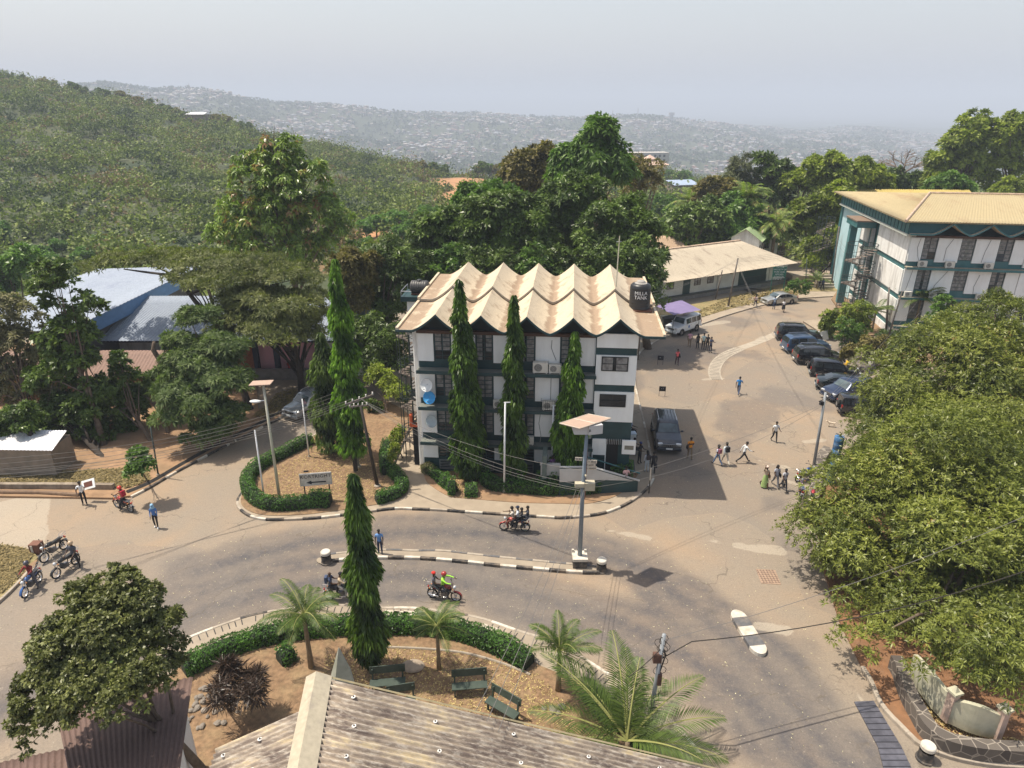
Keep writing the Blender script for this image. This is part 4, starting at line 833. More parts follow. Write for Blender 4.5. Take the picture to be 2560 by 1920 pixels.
house('green_roof_house', (34, 116, 0), math.radians(-3), 11, 7, 3.4, 5.4, WHITEW, roofmat('pale green roof sheet', (.36,.40,.22), (.3,.3,.2), 1.0, .4), 'wide house with a pale green roof behind the stained white one')
house('rusty_roof_shed', (19.5, 103, 0), math.radians(10), 7, 6, 3.0, 5.2, WHITEW, roofmat('tan roof sheet', (.42,.30,.20), (.3,.2,.1), 1.0, .4), 'small tan roof just behind the left end of the long low building', 'shed')

# left-hand halls
HR = roofmat('blue grey galvanised roof', (.27,.31,.38), (.18,.21,.29), .35, .5); BLUEW = M('blue sheet cladding', (.10,.22,.42), .1, 2, .5)
t = empty('sports_hall', (0,0,0), 0, 'large far hall with a blue grey corrugated roof and blue end cladding', 'hall')
P1 = g('A', 1745, 82, 8.2); P2 = g('A', 540, 665, 6.2); Q1 = g('A', 835, 112, 7.3); Q2 = g('A', -420, 600, 5.2)
corr('roof', P2, P1, Q1, Q2, .45, .05, HR, t)
mb = MB(); dn = Vector((0, 0, -1.25)); mb.add([P1, P2, P2+dn, P1+dn], [(0,3,2,1)], 0); mb.add([P1+dn*.9+Vector((-.7,0,0)), P2+dn*.9+Vector((-.7,0,0)), P2.xy.to_3d()+Vector((-.7,0,-2)), P1.xy.to_3d()+Vector((-.7,0,-2))], [(0,3,2,1)], 1); mb.build('side_cladding', [BLUEW, M('hall dark wall', (.10,.10,.10))], t)
t = empty('assembly_hall', (0,0,0), 0, 'nearer hall with a grey corrugated roof and pink front wall behind the trees', 'hall')
a = g('A', 560, 650, 4.6); b = g('A', 870, 750, 4.2); c = Vector((-13.0, 58.6, 4.2)); d = Vector((-13.0, 64.2, 6.9)); e = g('A', 1160, 340, 6.9)
corr('roof', Vector((atY('A',590,750,58.6).x, 58.6, 4.2)), c, d, Vector((e.x, 64.2, 6.9)), .32, .035, HR, t)
mb = MB(); mb.b6(-37, -24.4, 60.6, 61, -1, 4.0, 1); mb.b6(-24.3, -18.4, 60.9, 61.2, -.5, 4.0, 0); mb.b6(-18.3, -13.2, 60.7, 61.1, -.5, 4.0, 1); mb.b6(-37, -13.2, 61.3, 70, -1, 3.9, 1)
mb.build('front_wall', [M('pink wall paint', (.85,.46,.53), .04, 1, .8), WHITEW], t)
mb = MB()
for x in (-32.6, -30, -27.3, -24.3, -22.35, -18.4, -15.5): mb.b6(x, x+.42, 60.0, 60.5, -.5, 4.05)
mb.b6(-37, -13, 59.0, 59.15, 3.9, 4.15); mb.build('column', M('dark navy paint', (.03,.035,.06)), t)
mb = MB(); mb.b6(-24.6, -18.9, 59.6, 59.85, 0, .95, 0); mb.b6(-24.6, -18.9, 59.55, 59.9, .95, 1.05, 0); mb.build('low_front_wall', M('grey dirty wall', (.17,.15,.14), .2, 2, .9, dirt=(.3,.28,.26)), t)
t = empty('brick_gatehouse', g('B', 270, 1380, 0), .1, 'narrow orange brick building corner left of the pink wall', 'building')
mb = MB(); mb.b6(-1.6, .2, 0, 3, 0, 3.6); mb.build('wall', M('orange brick', (.36,.13,.06), .2, 4, .9), t); mb = MB(); mb.add([(-2, -.4, 3.5), (.5, -.4, 3.3), (.5, 3.4, 3.3), (-2, 3.4, 3.5), (-.9, 1.5, 4.3)], [(0,1,4), (1,2,4), (2,3,4), (3,0,4)]); mb.build('roof', M('dark old roof', (.10,.08,.07)), t)
BRR = roofmat('brown roof sheet', (.135,.085,.07), (.10,.065,.055), .5, .5)
t = empty('brick_workshop', (0, 0, 0), 0, 'old brick workshop with a faded brown corrugated roof left of the driveway', 'building')
corr('roof', (-52, 53.4, 2.7), (-27.6, 53.4, 2.7), (-27.6, 56.6, 4.0), (-52, 56.6, 4.0), .3, .03, roofmat('faded brown roof sheet', (.24,.155,.125), (.16,.11,.09), .7, .5), t)
corr('roof', (-27.6, 59.4, 2.7), (-52, 59.4, 2.7), (-52, 56.6, 4.0), (-27.6, 56.6, 4.0), .3, .03, BRR, t)
MB().b6(-51.5, -28, 54, 59, -.5, 2.7).build('wall', M('old brick', (.26,.12,.07), .3, 5, .95, dirt=(.12,.08,.06), dscale=1.5), t)
# small shiny hut
t = empty('hut', (0,0,0), 0, 'small hut with a dazzling new metal roof at the left edge under the trees', 'hut')
SH = M('new shiny metal sheet', (.85,.85,.87), .05, 2, .35, .35)
corr('roof', (-36.8, 43.75, 2.55), (-31.75, 43.6, 2.55), (-31.25, 41.0, 2.3), (-37.2, 41.2, 2.3), .25, .02, SH, t)
mb = MB(); mb.b6(-36.6, -31.6, 41.3, 43.6, 0, 2.2); mb.build('wall', M('grey mud wall', (.22,.18,.14), .2, 2), t)
# roadside low walls at the left
mb = MB(); p = gp('F', [(-300,362),(0,366),(610,368),(985,372)]); 
for a, b in zip(p[:-1], p[1:]):
    c = (a+b)/2; an = math.atan2((b-a).y, (b-a).x); mb.box((c.x, c.y+.1, .22), ((b-a).length, .3, .55), 0, rz=an)
o = mb.build('low_wall', M('stained parapet', (.20,.16,.12), .2, 3, .9, dirt=(.42,.36,.28), dscale=1.6, damt=.7)); tag(o, 'low stained concrete wall along the left roadside behind the sign holder', 'wall')
mb = MB(); p = gp('F', [(-300,395),(0,402),(350,405),(690,428)]); mb.tube([q+Vector((0,0,.2)) for q in p], .14, 8); o = mb.build('pipe', M('brown painted pipe', (.16,.10,.06), .3, 4)); tag(o, 'long brown pipe lying along the foot of the low roadside wall', 'pipe')
mb = MB(); p = g('F', 330, 900); mb.box((p.x, p.y, .3), (.55, .5, .7), 0); mb.box((p.x-.1, p.y-.27, .3), (.12, .03, .62), 1); o = mb.build('concrete_block', [M('brick red block', (.16,.07,.045)), WHTP]); tag(o, 'small square brick stump beside the parked motorcycles', 'block')

# foreground roofs
FR = None
def old_roof():
    m = bpy.data.materials.new('weathered asbestos roof'); m.use_nodes = True; nt = m.node_tree; N = nt.nodes; p = N['Principled BSDF']; p.inputs['Roughness'].default_value = .9
    tc = N.new('ShaderNodeTexCoord'); mp = N.new('ShaderNodeMapping'); mp.inputs['Scale'].default_value = (.35, 2.4, 1); lk(nt, tc.outputs['Object'], mp.inputs[0])
    def nz(s, d, vec): n = N.new('ShaderNodeTexNoise'); n.inputs['Scale'].default_value = s; n.inputs['Detail'].default_value = d; n.inputs['Roughness'].default_value = .72; lk(nt, vec, n.inputs[0]); return n.outputs[0]
    a = nz(1.1, 12, mp.outputs[0]); b = nz(6, 8, mp.outputs[0]); c = nz(.45, 6, tc.outputs['Object'])
    cr = N.new('ShaderNodeValToRGB'); e = cr.color_ramp.elements; e[0].position = .38; e[0].color = (.50,.41,.26,1); e[1].position = .64; e[1].color = (.13,.10,.085,1); x = e.new(.47); x.color = (.31,.255,.20,1)
    ad = N.new('ShaderNodeMath'); ad.operation = 'ADD'; lk(nt, a, ad.inputs[0]); mu = N.new('ShaderNodeMath'); mu.operation = 'MULTIPLY_ADD'; lk(nt, c, mu.inputs[0]); mu.inputs[1].default_value = .6; mu.inputs[2].default_value = -.27; lk(nt, mu.outputs[0], ad.inputs[1]); lk(nt, ad.outputs[0], cr.inputs[0])
    r = N.new('ShaderNodeMapRange'); r.inputs[1].default_value = .5; r.inputs[2].default_value = .62; r.inputs[4].default_value = .75; lk(nt, b, r.inputs[0])
    mi = N.new('ShaderNodeMix'); mi.data_type = 'RGBA'; lk(nt, r.outputs[0], mi.inputs[0]); lk(nt, cr.outputs[0], mi.inputs[6]); mi.inputs[7].default_value = (.50,.45,.38,1); lk(nt, mi.outputs[2], p.inputs['Base Color']); return m
FR = old_roof()
dr = Vector((.993, .117, 0)); rdir = Vector((-.117, .993, 0)).normalized(); slp = 5.6/12.4
RE = Vector((-5.57, 14.76, 9.0))                    # far end of the ridge
t = empty('shed_building', (0, 0, 0), 0, 'building under the big weathered corrugated roof in the bottom foreground', 'building')
far = RE; near = RE-rdir*9
def dn(p, s, sg=1): return p+dr*s*sg+Vector((0, 0, -slp*s))
r1 = corr('roof', dn(near, 14.5), dn(far, 14.5), far, near, .177, .05, FR, t, rows=10, sub=6)
f2 = RE-rdir*1.12
r2 = corr('roof', f2, near, dn(near, 2.62, -1), dn(f2, 2.62, -1), .177, .045, FR, t, rows=4, sub=6)
mb = MB(); capm = roofmat('pale roof cap', (.40,.35,.26), (.22,.19,.17), .9, .8)
for (p, q) in ((far+rdir*.05, near),):
    for s0, s1, sg in ((0, .42, 1), (0, .3, -1)): mb.add([p+Vector((0,0,.09)), q+Vector((0,0,.09)), dn(q, s1, sg)+Vector((0,0,.05)), dn(p, s1, sg)+Vector((0,0,.05))], [(0,1,2,3) if sg > 0 else (3,2,1,0)])
mb.build('ridge_cap', capm, r1)
mb = MB(); mb.tube([far+rdir*.04+Vector((0,0,.0)), dn(far, 14.5)+rdir*.04], .035, 4); mb.build('verge_trim', M('khaki verge trim', (.40,.34,.20), .2, 3), r1)
BW = M('bolt washer', (.62,.6,.57), .1, 8); BN = M('bolt nut', (.05,.045,.04)); k = 0
for j, s_ in enumerate((1.05, 3.3, 5.6, 7.9, 10.3, 12.7)):
    for i in range(9):
        q = dn(RE-rdir*(.5+i*.95+(j % 2)*.2), s_ + (.1 if i % 2 else 0)); q += Vector((0, 0, .05))
        bm_ = MB(); bm_.lathe([(.001, .005), (.055, .004), (.062, 0)], (q.x, q.y, q.z), 12, 0); bm_.lathe([(.022, 0), (.022, .035), (.001, .04)], (q.x, q.y, q.z), 8, 1); bm_.build('roof_bolt', [BW, BN], r1)
for i in range(6):
    for s_ in (1.3, 2.3):
        q = dn(f2-rdir*(.4+i*.9), s_, -1)+Vector((0,0,.05)); bm_ = MB(); bm_.lathe([(.001, .005), (.055, .004), (.062, 0)], (q.x, q.y, q.z), 12, 0); bm_.lathe([(.022, 0), (.022, .035), (.001, .04)], (q.x, q.y, q.z), 8, 1); bm_.build('roof_bolt', [BW, BN], r2)
mb = MB(); q = [dn(far, 13.5)-rdir*.6, far-rdir*.6, dn(f2, 2.2, -1)-rdir*.3]; mb.add([(q[0].x, q[0].y, q[0].z-.1), (q[1].x, q[1].y, q[1].z-.1), (q[1].x, q[1].y, 0), (q[0].x, q[0].y, 0)], [(0,1,2,3)]); mb.add([(q[1].x-.0, q[1].y-.6, q[1].z-.1), (q[2].x, q[2].y, q[2].z-.1), (q[2].x, q[2].y, 0), (q[1].x, q[1].y-.6, 0)], [(0,1,2,3)])
n_ = dn(near, 2.2, -1); mb.add([(q[2].x, q[2].y, q[2].z-.1), (n_.x, n_.y, n_.z-.1), (n_.x, n_.y, 0), (q[2].x, q[2].y, 0)], [(0,1,2,3)])
mb.build('wall', WHITE, t)
# finial pyramid by the gable
p = g('J', 245, 1240, 6.2); t = empty('stone_finial', (p.x-.1, p.y+.9, 0), .4, 'small grey pointed finial sticking up behind the foreground roof', 'finial'); mb = MB(); mb.b6(-.2, .2, -.2, .2, 0, 5.2); mb.build('post', KG, t); mb = MB(); mb.add([(-.36,-.36,5.2), (.36,-.36,5.2), (.36,.36,5.2), (-.36,.36,5.2), (0,0,6.7)], [(0,1,4), (1,2,4), (2,3,4), (3,0,4), (3,2,1,0)]); mb.build('cap', M('mossy grey stone', (.30,.30,.25), .15, 4, dirt=(.15,.17,.1)), t)
# brown roof bottom left
t = empty('brown_roof_building', (0, 0, 0), 0, 'building with a brown corrugated roof in the bottom left corner under the round tree', 'building')
zR = 4.6
A1 = g('K', 1480, 958, 4.3); A2 = g('K', 420, 1165, 4.3); B1 = g('K', 1375, 1700, 5.6); B2 = g('K', 560, 1860, 5.6)
corr('roof', A2, A1, B1+(B1-A1)*.3, B2+(B2-A2)*.3, .2, .022, BRR, t, rows=8, sub=6)
C1 = g('K', 560, 1495, 4.15); C2 = g('K', -250, 1668, 4.15); E1 = g('K', 560, 2100, 5.0); E2 = g('K', -250, 2250, 5.0)
corr('roof', C2, C1, E1, E2, .2, .022, BRR, t, rows=4, sub=6)
mb = MB(); W1 = g('K', 1450, 1180, 3.9)
for a, b in ((A1+Vector((-.35,-.3,-.12)), B1+(B1-A1)*.3+Vector((-.35,0,-.12))), (A2+Vector((.3,-.3,-.12)), A1+Vector((-.35,-.3,-.12)))): mb.add([a, b, (b.x, b.y, 0), (a.x, a.y, 0)], [(0,1,2,3)])
mb.build('wall', WHITE, t)
# ---------------------------------------------------------------- vegetation
RS = np.random.RandomState(11)
def unit(v): return v/np.maximum(np.linalg.norm(v, axis=-1, keepdims=True), 1e-9)
def leaf_clusters(C, Nn, k, L, W, spread=(.5, 1.5), droop=.25, tint=None, jit=.3, rs=RS, tj=.10):
    """k rhombic leaves round every cluster centre, radiating about its normal"""
    n = len(C); Cc = np.repeat(C, k, 0); N_ = np.repeat(Nn, k, 0)
    r = unit(rs.normal(size=(n*k, 3))); tan = unit(np.cross(N_, r)); phi = rs.uniform(spread[0], spread[1], (n*k, 1))
    d = unit(N_*np.cos(phi)+tan*np.sin(phi)); d[:, 2] -= droop*.5; d = unit(d)
    l = L*rs.uniform(1-jit, 1+jit, (n*k, 1)); wd = W*rs.uniform(.8, 1.2, (n*k, 1))
    s = unit(np.cross(d, N_+.3*rs.normal(size=(n*k, 3))))*wd*.5
    b = Cc+d*l*.08; m = Cc+d*l*.5; tip = Cc+d*l; tip[:, 2] -= droop*l[:, 0]*.6
    V = np.stack([b, m+s, tip, m-s], 1).reshape(-1, 3); F_ = np.arange(n*k*4).reshape(-1, 4)
    t = (np.repeat(tint if tint is not None else rs.rand(n), k)+rs.uniform(-tj, tj, n*k)).clip(0, 1)
    return V, F_, np.repeat(t, 4)
def crown_points(blobs, n, sub=(.28, .42), nsub=14, rs=RS, low=-.35, under=-.25):
    nsub = int(nsub*1.5); sub = (sub[0]*.8, sub[1]*.85)
    """cluster centres on the skins of many small lobes set on the big blobs"""
    B = np.array(blobs, float); area = (B[:, 3]*B[:, 4]+B[:, 3]*B[:, 5])+1e-6; subs = []
    for b, a in zip(B, area):
        m = max(4, int(nsub*math.sqrt(a/area.mean())))
        d = unit(rs.normal(size=(m, 3))); d[:, 2] = np.where(d[:, 2] < low, -d[:, 2], d[:, 2])
        c = b[:3]+d*b[3:6]*rs.uniform(.55, .98, (m, 1)); rr = rs.uniform(sub[0], sub[1], (m, 1))*b[3:6]
        subs.append(np.hstack([c, rr, rs.uniform(0, 1, (m, 1))]))
    S = np.vstack(subs); p = (S[:, 3]*S[:, 4]+S[:, 3]*S[:, 5]); p = p/p.sum(); idx = rs.choice(len(S), n, p=p); s = S[idx]
    d = unit(rs.normal(size=(n, 3))); d[:, 2] = np.where(d[:, 2] < under, -d[:, 2], d[:, 2]); rad = rs.uniform(.6, 1.1, (n, 1))
    P_ = s[:, :3]+d*s[:, 3:6]*rad
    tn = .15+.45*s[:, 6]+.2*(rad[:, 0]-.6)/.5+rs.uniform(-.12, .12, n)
    return P_, unit(d*.8+unit(P_-B[:, :3].mean(0))*.3+np.array([0, 0, .25])), tn.clip(0, 1), S
BARK = M('tree bark', (.12,.085,.06), .3, 5, .95, bump=.5, dirt=(.2,.17,.13), dscale=2); BARKD = M('dark tree bark', (.045,.035,.028), .3, 5, .95, bump=.5)
def limbs(mb, base, top, r0, S, nl, rs=RS, mi=0):
    """tapered trunk with limbs reaching the lobes"""
    base = Vector(base); top = Vector(top); k = 7; pts = []; rr = []
    for i in range(k+1):
        f = i/k; p = base.lerp(top, f)+Vector((math.sin(f*5+base.x)*.06, math.cos(f*4+base.y)*.06, 0))*(top-base).length*.3*f*(1-f)*2; pts.append(p); rr.append(r0*(1.25 if i == 0 else 1)*(1-.65*f))
    mb.tube(pts, rr, 9, mi)
    for s in S[rs.choice(len(S), min(nl, len(S)), replace=False)]:
        e = Vector(s[:3]); f = rs.uniform(.35, .95); q = pts[min(int(f*k), k)]; mid = q.lerp(e, .5)+Vector((0, 0, (e-q).length*rs.uniform(.02, .14)))
        r1 = r0*(1-.65*f)*.55; mb.tube([q, q.lerp(mid, .5), mid, mid.lerp(e, .6), e], [r1, r1*.8, r1*.55, r1*.35, r1*.12], 6, mi)
def tree(name, label, blobs, base, mat, n, L, W, k=8, r0=.2, cat='tree', group=None, nl=14, sub=(.28, .42), nsub=14, spread=(.5, 1.5), droop=.25, bark=None, top=None, low=-.35, tipjit=.3, extra=None, under=-.25):
    base = Vector(base); B = [(b[0]-base.x, b[1]-base.y, b[2]-base.z, b[3], b[4], b[5]) for b in blobs]
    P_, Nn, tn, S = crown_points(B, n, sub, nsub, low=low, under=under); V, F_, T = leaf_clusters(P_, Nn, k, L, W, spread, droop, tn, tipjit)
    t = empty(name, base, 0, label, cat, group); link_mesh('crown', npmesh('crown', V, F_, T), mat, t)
    c = np.array(B)[:, :3]; tp = Vector(top)-base if top else Vector((c[:, 0].mean(), c[:, 1].mean(), c[:, 2].mean()+.3*(c[:, 2].max()-c[:, 2].mean())))
    mb = MB(); limbs(mb, (0, 0, -.3), tp, r0, S, nl)
    if extra: 
        for pts, rr in extra: mb.tube([Vector(p)-base for p in pts], rr, 5)
    mb.build('trunk', bark or BARK, t, smooth=True)
    return t
def BL(k, x, y, Y, r, fz=1.0, fy=.9):                 # blob from the photo at distance Y; r is its radius in 2560-wide pixels
    p = atY(k, x, y, Y); d = ray(k, x, y); rr = r*(Y/d[1])/FPX; return (p.x, p.y, p.z, rr, rr*fy, rr*fz)
def BP(Y, lst, k='P', fz=1.0, fy=.9):
    return [BL(k, q[0], q[1], q[3] if len(q) > 3 else Y, q[2], q[4] if len(q) > 4 else fz, fy) for q in lst]
LM = LEAF('mango leaf', (.024,.045,.008), (.175,.18,.045), .4, .18, .06, dry=(.22,.13,.05), dryamt=.14)
LR = LEAF('broad dusty leaf', (.026,.034,.012), (.15,.15,.06), .42, .15, .06, dry=(.14,.30,.05), dryamt=.07)
LC = LEAF('mast tree leaf', (.014,.034,.007), (.085,.135,.026), .35, .25, .12)
LCb = LEAF('bright mast tree leaf', (.022,.058,.008), (.13,.215,.03), .35, .3, .1)
LA = LEAF('feathery leaf', (.035,.048,.016), (.145,.145,.055), .6, .25, .1)
LAg = LEAF('feathery green leaf', (.030,.055,.020), (.115,.145,.055), .6, .25, .1)
LD = LEAF('dark green leaf', (.020,.038,.010), (.105,.145,.035), .4, .15, .12)
LG = LEAF('mid green leaf', (.026,.058,.013), (.12,.19,.042), .42, .25, .14)
LY = LEAF('yellow green leaf', (.045,.070,.012), (.24,.26,.050), .45, .28, .12)
LB = LEAF('brownish leaf', (.050,.048,.018), (.20,.155,.060), .6, .2, .12)
LGY = LEAF('grey dusty leaf', (.060,.060,.036), (.22,.19,.12), .7, .2, .12)
LT = LEAF('large glossy leaf', (.032,.062,.014), (.15,.20,.045), .35, .2, .08, dry=(.22,.12,.05), dryamt=.38)
sb = 'shrubs on the terrace of the right-hand block'
def shrub(label, pts, base, mat, n=700, L=.3, W=.12, g_=sb):
    pts = pts+[(b[0], b[1], max(base[2]+b[5]*.6, b[2]-b[5]*1.1), b[3], b[4], b[5]) for b in pts]
    return tree('shrub', label, pts, base, mat, n, L, W, 8, .06, 'shrub', g_, nl=8, low=-.8)
# big mangoes on the right
tree('mango_tree', 'huge mango tree filling the right foreground, nearest the drain grating', BP(29, [(2170,1330,165,31),(2120,1420,105,30),(2320,1230,200,32),(2300,1440,190,28),(2160,1560,95,27.5),(2230,1590,80,27),(2440,1380,200,28),(2470,1580,160,25.5),(2540,1700,110,24.5),(2340,1600,110,26.5),(2560,1500,150,25.5),(2135,1290,68,32),(2290,1625,65,22),(2390,1630,75,22),(2480,1660,85,21),(2570,1690,90,20.5),(2190,1605,60,22.8),(2110,1550,65,24.5),(2440,1600,90,22.5),(2560,1620,90,22)]), (21.5, 26, 0), LM, 25000, .26, .06, 8, .45, nl=22, nsub=11, sub=(.34,.58), low=-.95, under=-.1, group='mango trees behind the stone wall')
tree('mango_tree', 'second great mango tree, its crown hiding the ends of the parked cars', BP(40, [(2250,1010,125,41),(2350,930,130,42),(2470,860,110,43),(2205,1140,88,38),(2290,1120,150,37),(2430,1020,160,39),(2560,960,150,41),(2480,1170,170,35),(2580,1180,150,34),(2460,800,65,45),(2530,790,55,45),(2380,830,60,45),(2620,1380,130,29)]), (29.5, 38, 0), LM, 23000, .29, .066, 8, .45, nl=20, nsub=11, sub=(.34,.58), low=-.95, under=-.1, group='mango trees behind the stone wall')
# round tree bottom left
tree('round_leaved_tree', 'dusty dark broad-leaved tree casting its shade on the brown roof at bottom left', BP(17.4, [(960,260,50,18.0),(680,420,72,17.8),(1000,480,85,17.7),(760,760,135,17.2),(1150,640,70,17.4),(500,900,100,16.1),(1120,850,90,17.0),(850,1050,85,15.7),(350,1080,70,15.7),(620,1150,80,15.3),(250,1350,55,15.1),(450,1300,60,15.0),(130,1440,28,14.9),(1330,500,28,17.6),(1330,850,35,17.2),(900,160,30,18.1),(380,700,45,17.1),(600,300,30,17.9),(180,1180,28,15.3),(200,1520,22,14.8),(1080,330,35,17.9),(1020,1060,60,15.4),(1150,960,50,16.0),(900,1180,50,15.0)], 'K'), (-10.6, 17.6, 0), LR, 15000, .13, .07, 8, .2, nl=10, nsub=18, sub=(.22,.40), droop=.15)
# mast trees (drooping columns)
def mast_tree(base, H_, r, label, mat=LC, n=2600, lean=(0, 0), lobes=4, group='drooping mast trees', zs=.6):
    base = Vector(base); t = empty('mast_tree', base, rnd.uniform(0, 6), label, 'tree', group); rs = RS
    f = rs.beta(1.0, 1.15, n)**.9; ang = rs.uniform(0, 6.283, n)
    pr = np.interp(f, [0, .04, .2, .5, .75, .9, 1], [.55, .9, 1, .85, .58, .28, .02])
    ph = rs.uniform(0, 6.28, 6)
    wob = 1+.30*np.sin(f*H_*1.9+ph[0]+np.sin(ang+ph[1])*1.2)+.16*np.sin(ang*3+f*9+ph[2])+.10*np.sin(f*H_*4.3+ph[3]+ang*2)
    rad = r*pr*wob*rs.uniform(.35, 1.22, n)
    z = zs+f*(H_-zs); C = np.stack([rad*np.cos(ang)+lean[0]*f, rad*np.sin(ang)+lean[1]*f, z], 1)
    Nn = unit(np.stack([np.cos(ang), np.sin(ang), np.full(n, -1.1)], 1))
    tn = (.18+.55*rs.rand(n)*(rad/(r*pr+1e-6))**2+.26*np.sin(f*H_*1.9+ph[0]+ang)).clip(0, 1)  # outer bulges tinted lighter, highlights put into the leaf colour
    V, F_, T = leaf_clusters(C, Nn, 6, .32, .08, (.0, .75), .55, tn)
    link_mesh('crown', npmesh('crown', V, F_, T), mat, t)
    mb = MB(); mb.tube([(0, 0, -.2), (lean[0]*.3, lean[1]*.3, H_*.3), (lean[0]*.95, lean[1]*.95, H_*.95)], [.17, .12, .02], 8)
    for i in range(int(H_*4)):
        zz = rs.uniform(zs+.3, H_*.9); a = rs.uniform(0, 6.28); q = zz/H_; rr = r*.8*(1-q*.7); mb.tube([(lean[0]*q, lean[1]*q, zz), (lean[0]*q+rr*.5*math.cos(a), lean[1]*q+rr*.5*math.sin(a), zz-.05), (lean[0]*q+rr*math.cos(a), lean[1]*q+rr*math.sin(a), zz-.5)], [.03, .02, .008], 4)
    mb.build('trunk', BARKD, t); return t
mast_tree(g('J', 512, 1165, .15), 10.2, .50, 'tall drooping mast tree standing in the hedged garden in front of the road', LC, 4200)
mast_tree(g('G', 1350, 1135, .15), 15.0, .74, 'tallest mast tree on the signpost island beside the tilting power poles', LCb, 4600, lean=(-.3, 0), zs=1.5)
mast_tree(g('G', 1120, 950, .15), 9.4, .98, 'dark wide mast tree between the silver car and the tallest one', LD, 3200)
mast_tree(g('H', 655, 775, .15), 14.1, .66, 'tallest mast tree against the facade of the central block, the left one of three', LC, 4300, lean=(-.25, 0))
mast_tree(g('H', 720, 765, .15), 11.4, .5, 'lower second stem hugging the tallest facade mast tree', LC, 2200, lean=(.25, .1))
mast_tree(g('H', 1052, 790, .15), 13.2, .60, 'middle mast tree against the facade of the central block', LC, 4000)
mast_tree(g('H', 1545, 790, .15), 10.9, .68, 'bright green mast tree at the right end of the facade, behind the solar lamp', LCb, 3400, lean=(.1, 0))
mast_tree(g('H', 1450, 785, .15), 6.8, .5, 'short bright mast tree just left of the right-end one', LCb, 1500)
# big glossy tree centre left
tree('tulip_tree', 'tall tree with big glossy leaves and hanging brown pods in front of the green hill', BP(76, [(700,400,58),(640,450,62),(770,455,62),(705,500,85),(600,540,62),(815,545,62),(690,590,95),(560,600,45),(845,600,48),(760,640,75),(620,650,70),(730,360,30),(870,580,25),(540,570,22)]), (-25, 77, -1), LT, 4200, .52, .2, 8, .38, nl=26, nsub=20, sub=(.2,.34), droop=.6, extra=[([atY('P',700,420,76), atY('P',672,360,76), atY('P',660,325,76)], [.12,.07,.03]), ([atY('P',700,420,76), atY('P',684,350,76), atY('P',686,315,76)], [.12,.06,.02])])
# umbrella trees
fl = .24
tree('umbrella_tree', 'wide flat-topped umbrella tree spreading over the blue roofed hall, with bare forks below', BP(56, [(240,668,50,60,.2),(320,652,75,60,.2),(420,648,90,60,.22),(520,655,90,59,.25),(620,670,100,58,.28),(710,690,80,57,.3),(780,705,45,57,.3),(480,690,60,57,.25),(560,700,90,56,.25)], fy=1.0), (-22.2, 52.5, 0), LA, 3600, .42, .09, 10, .32, nl=5, nsub=20, sub=(.3,.5), spread=(.9,1.6), droop=.05, bark=BARKD, top=atY('P', 520, 720, 56), group='umbrella trees left of the central block', extra=[([atY('P',560,830,55), atY('P',490,755,56), atY('P',440,690,57), atY('P',360,680,58), atY('P',310,673,59)], [.25,.2,.14,.1,.05]), ([atY('P',440,690,57), atY('P',400,672,58), atY('P',380,660,58)], [.1,.07,.04]), ([atY('P',470,735,56), atY('P',520,720,56), atY('P',500,680,57)], [.14,.08,.04])])
tree('umbrella_tree', 'layered umbrella tree on the dark leaning trunk beside the silver car', BP(55, [(640,745,85,56,.28),(730,760,90,55,.3),(800,790,50,55,.35),(600,790,75,55,.3),(700,815,100,54,.28),(790,835,45,54,.3),(645,805,65,54,.28),(720,835,60,53,.25),(560,830,50,54,.35)], fy=1.0), g('G', 800, 345), LA, 4200, .42, .09, 10, .36, nl=20, nsub=20, sub=(.3,.5), spread=(.9,1.6), droop=.05, bark=BARKD, top=atY('P', 735, 830, 54), group='umbrella trees left of the central block')
tree('umbrella_tree', 'dense feathery tree right beside the driveway bend, hanging almost to the ground', BP(48, [(500,800,60,51,.5),(540,880,80,49,.5),(470,920,70,48,.6),(545,960,75,47,.6),(480,1020,80,46,.7),(575,1040,45,46,.7),(430,980,50,47,.7),(575,900,45,49,.6),(520,1080,60,45.5,.6),(450,860,45,49,.6)]), (-21.5, 46.5, 0), LAg, 4800, .46, .10, 10, .3, nl=20, nsub=18, sub=(.28,.45), spread=(.8,1.6), droop=.2, group='umbrella trees left of the central block')
tree('broken_tree', 'tree with a bare snapped limb poking up in front of the brown workshop roof', BP(50, [(395,960,30),(350,990,28),(420,930,24)]), (-27, 48, 0), LAg, 500, .4, .1, 9, .2, extra=[([Vector((-24.5,48.5,1)), atY('P',450,935,50), atY('P',400,900,50), atY('P',383,875,50), atY('P',385,855,50)], [.3,.26,.22,.18,.12])])
# left edge trees
tree('leafy_tree', 'slender dark green tree rising in front of the blue hall roof at left', BP(48, [(130,690,45),(105,730,30),(160,720,32),(205,770,38),(130,770,32),(235,770,26),(180,820,48),(150,870,55),(230,850,30),(200,930,60),(130,960,60),(240,1010,60),(170,1050,65)]), (-31, 46, 0), LD, 3600, .38, .17, 8, .25, nl=24, sub=(.24,.4))
tree('leafy_tree', 'bushy tree in front of the brown workshop roof', BP(49, [(300,905,28),(310,950,38),(290,1000,48),(340,1040,45),(270,1060,50),(320,1090,38)]), (-27.5, 46.5, 0), LD, 1700, .36, .16, 8, .18, sub=(.24,.4))
tree('dusty_tree', 'pale dusty grey-green tree at the left edge', BP(50, [(20,800,60),(80,840,55),(40,880,70),(110,900,50),(-40,850,80),(60,960,70),(0,990,80),(110,1000,50)]), (-37, 47, 0), LGY, 3400, .36, .13, 8, .25, sub=(.24,.4))
tree('leafy_tree', 'very dark leaning tree in front of the shiny hut roof', BP(43.6, [(60,1050,42),(30,1100,40),(75,1120,28),(90,1060,30),(5,1060,40)]), (-32.6, 42.0, 0), LD, 1000, .34, .14, 8, .3, top=atY('P', 55, 1040, 43.5), sub=(.24,.4), bark=BARKD)
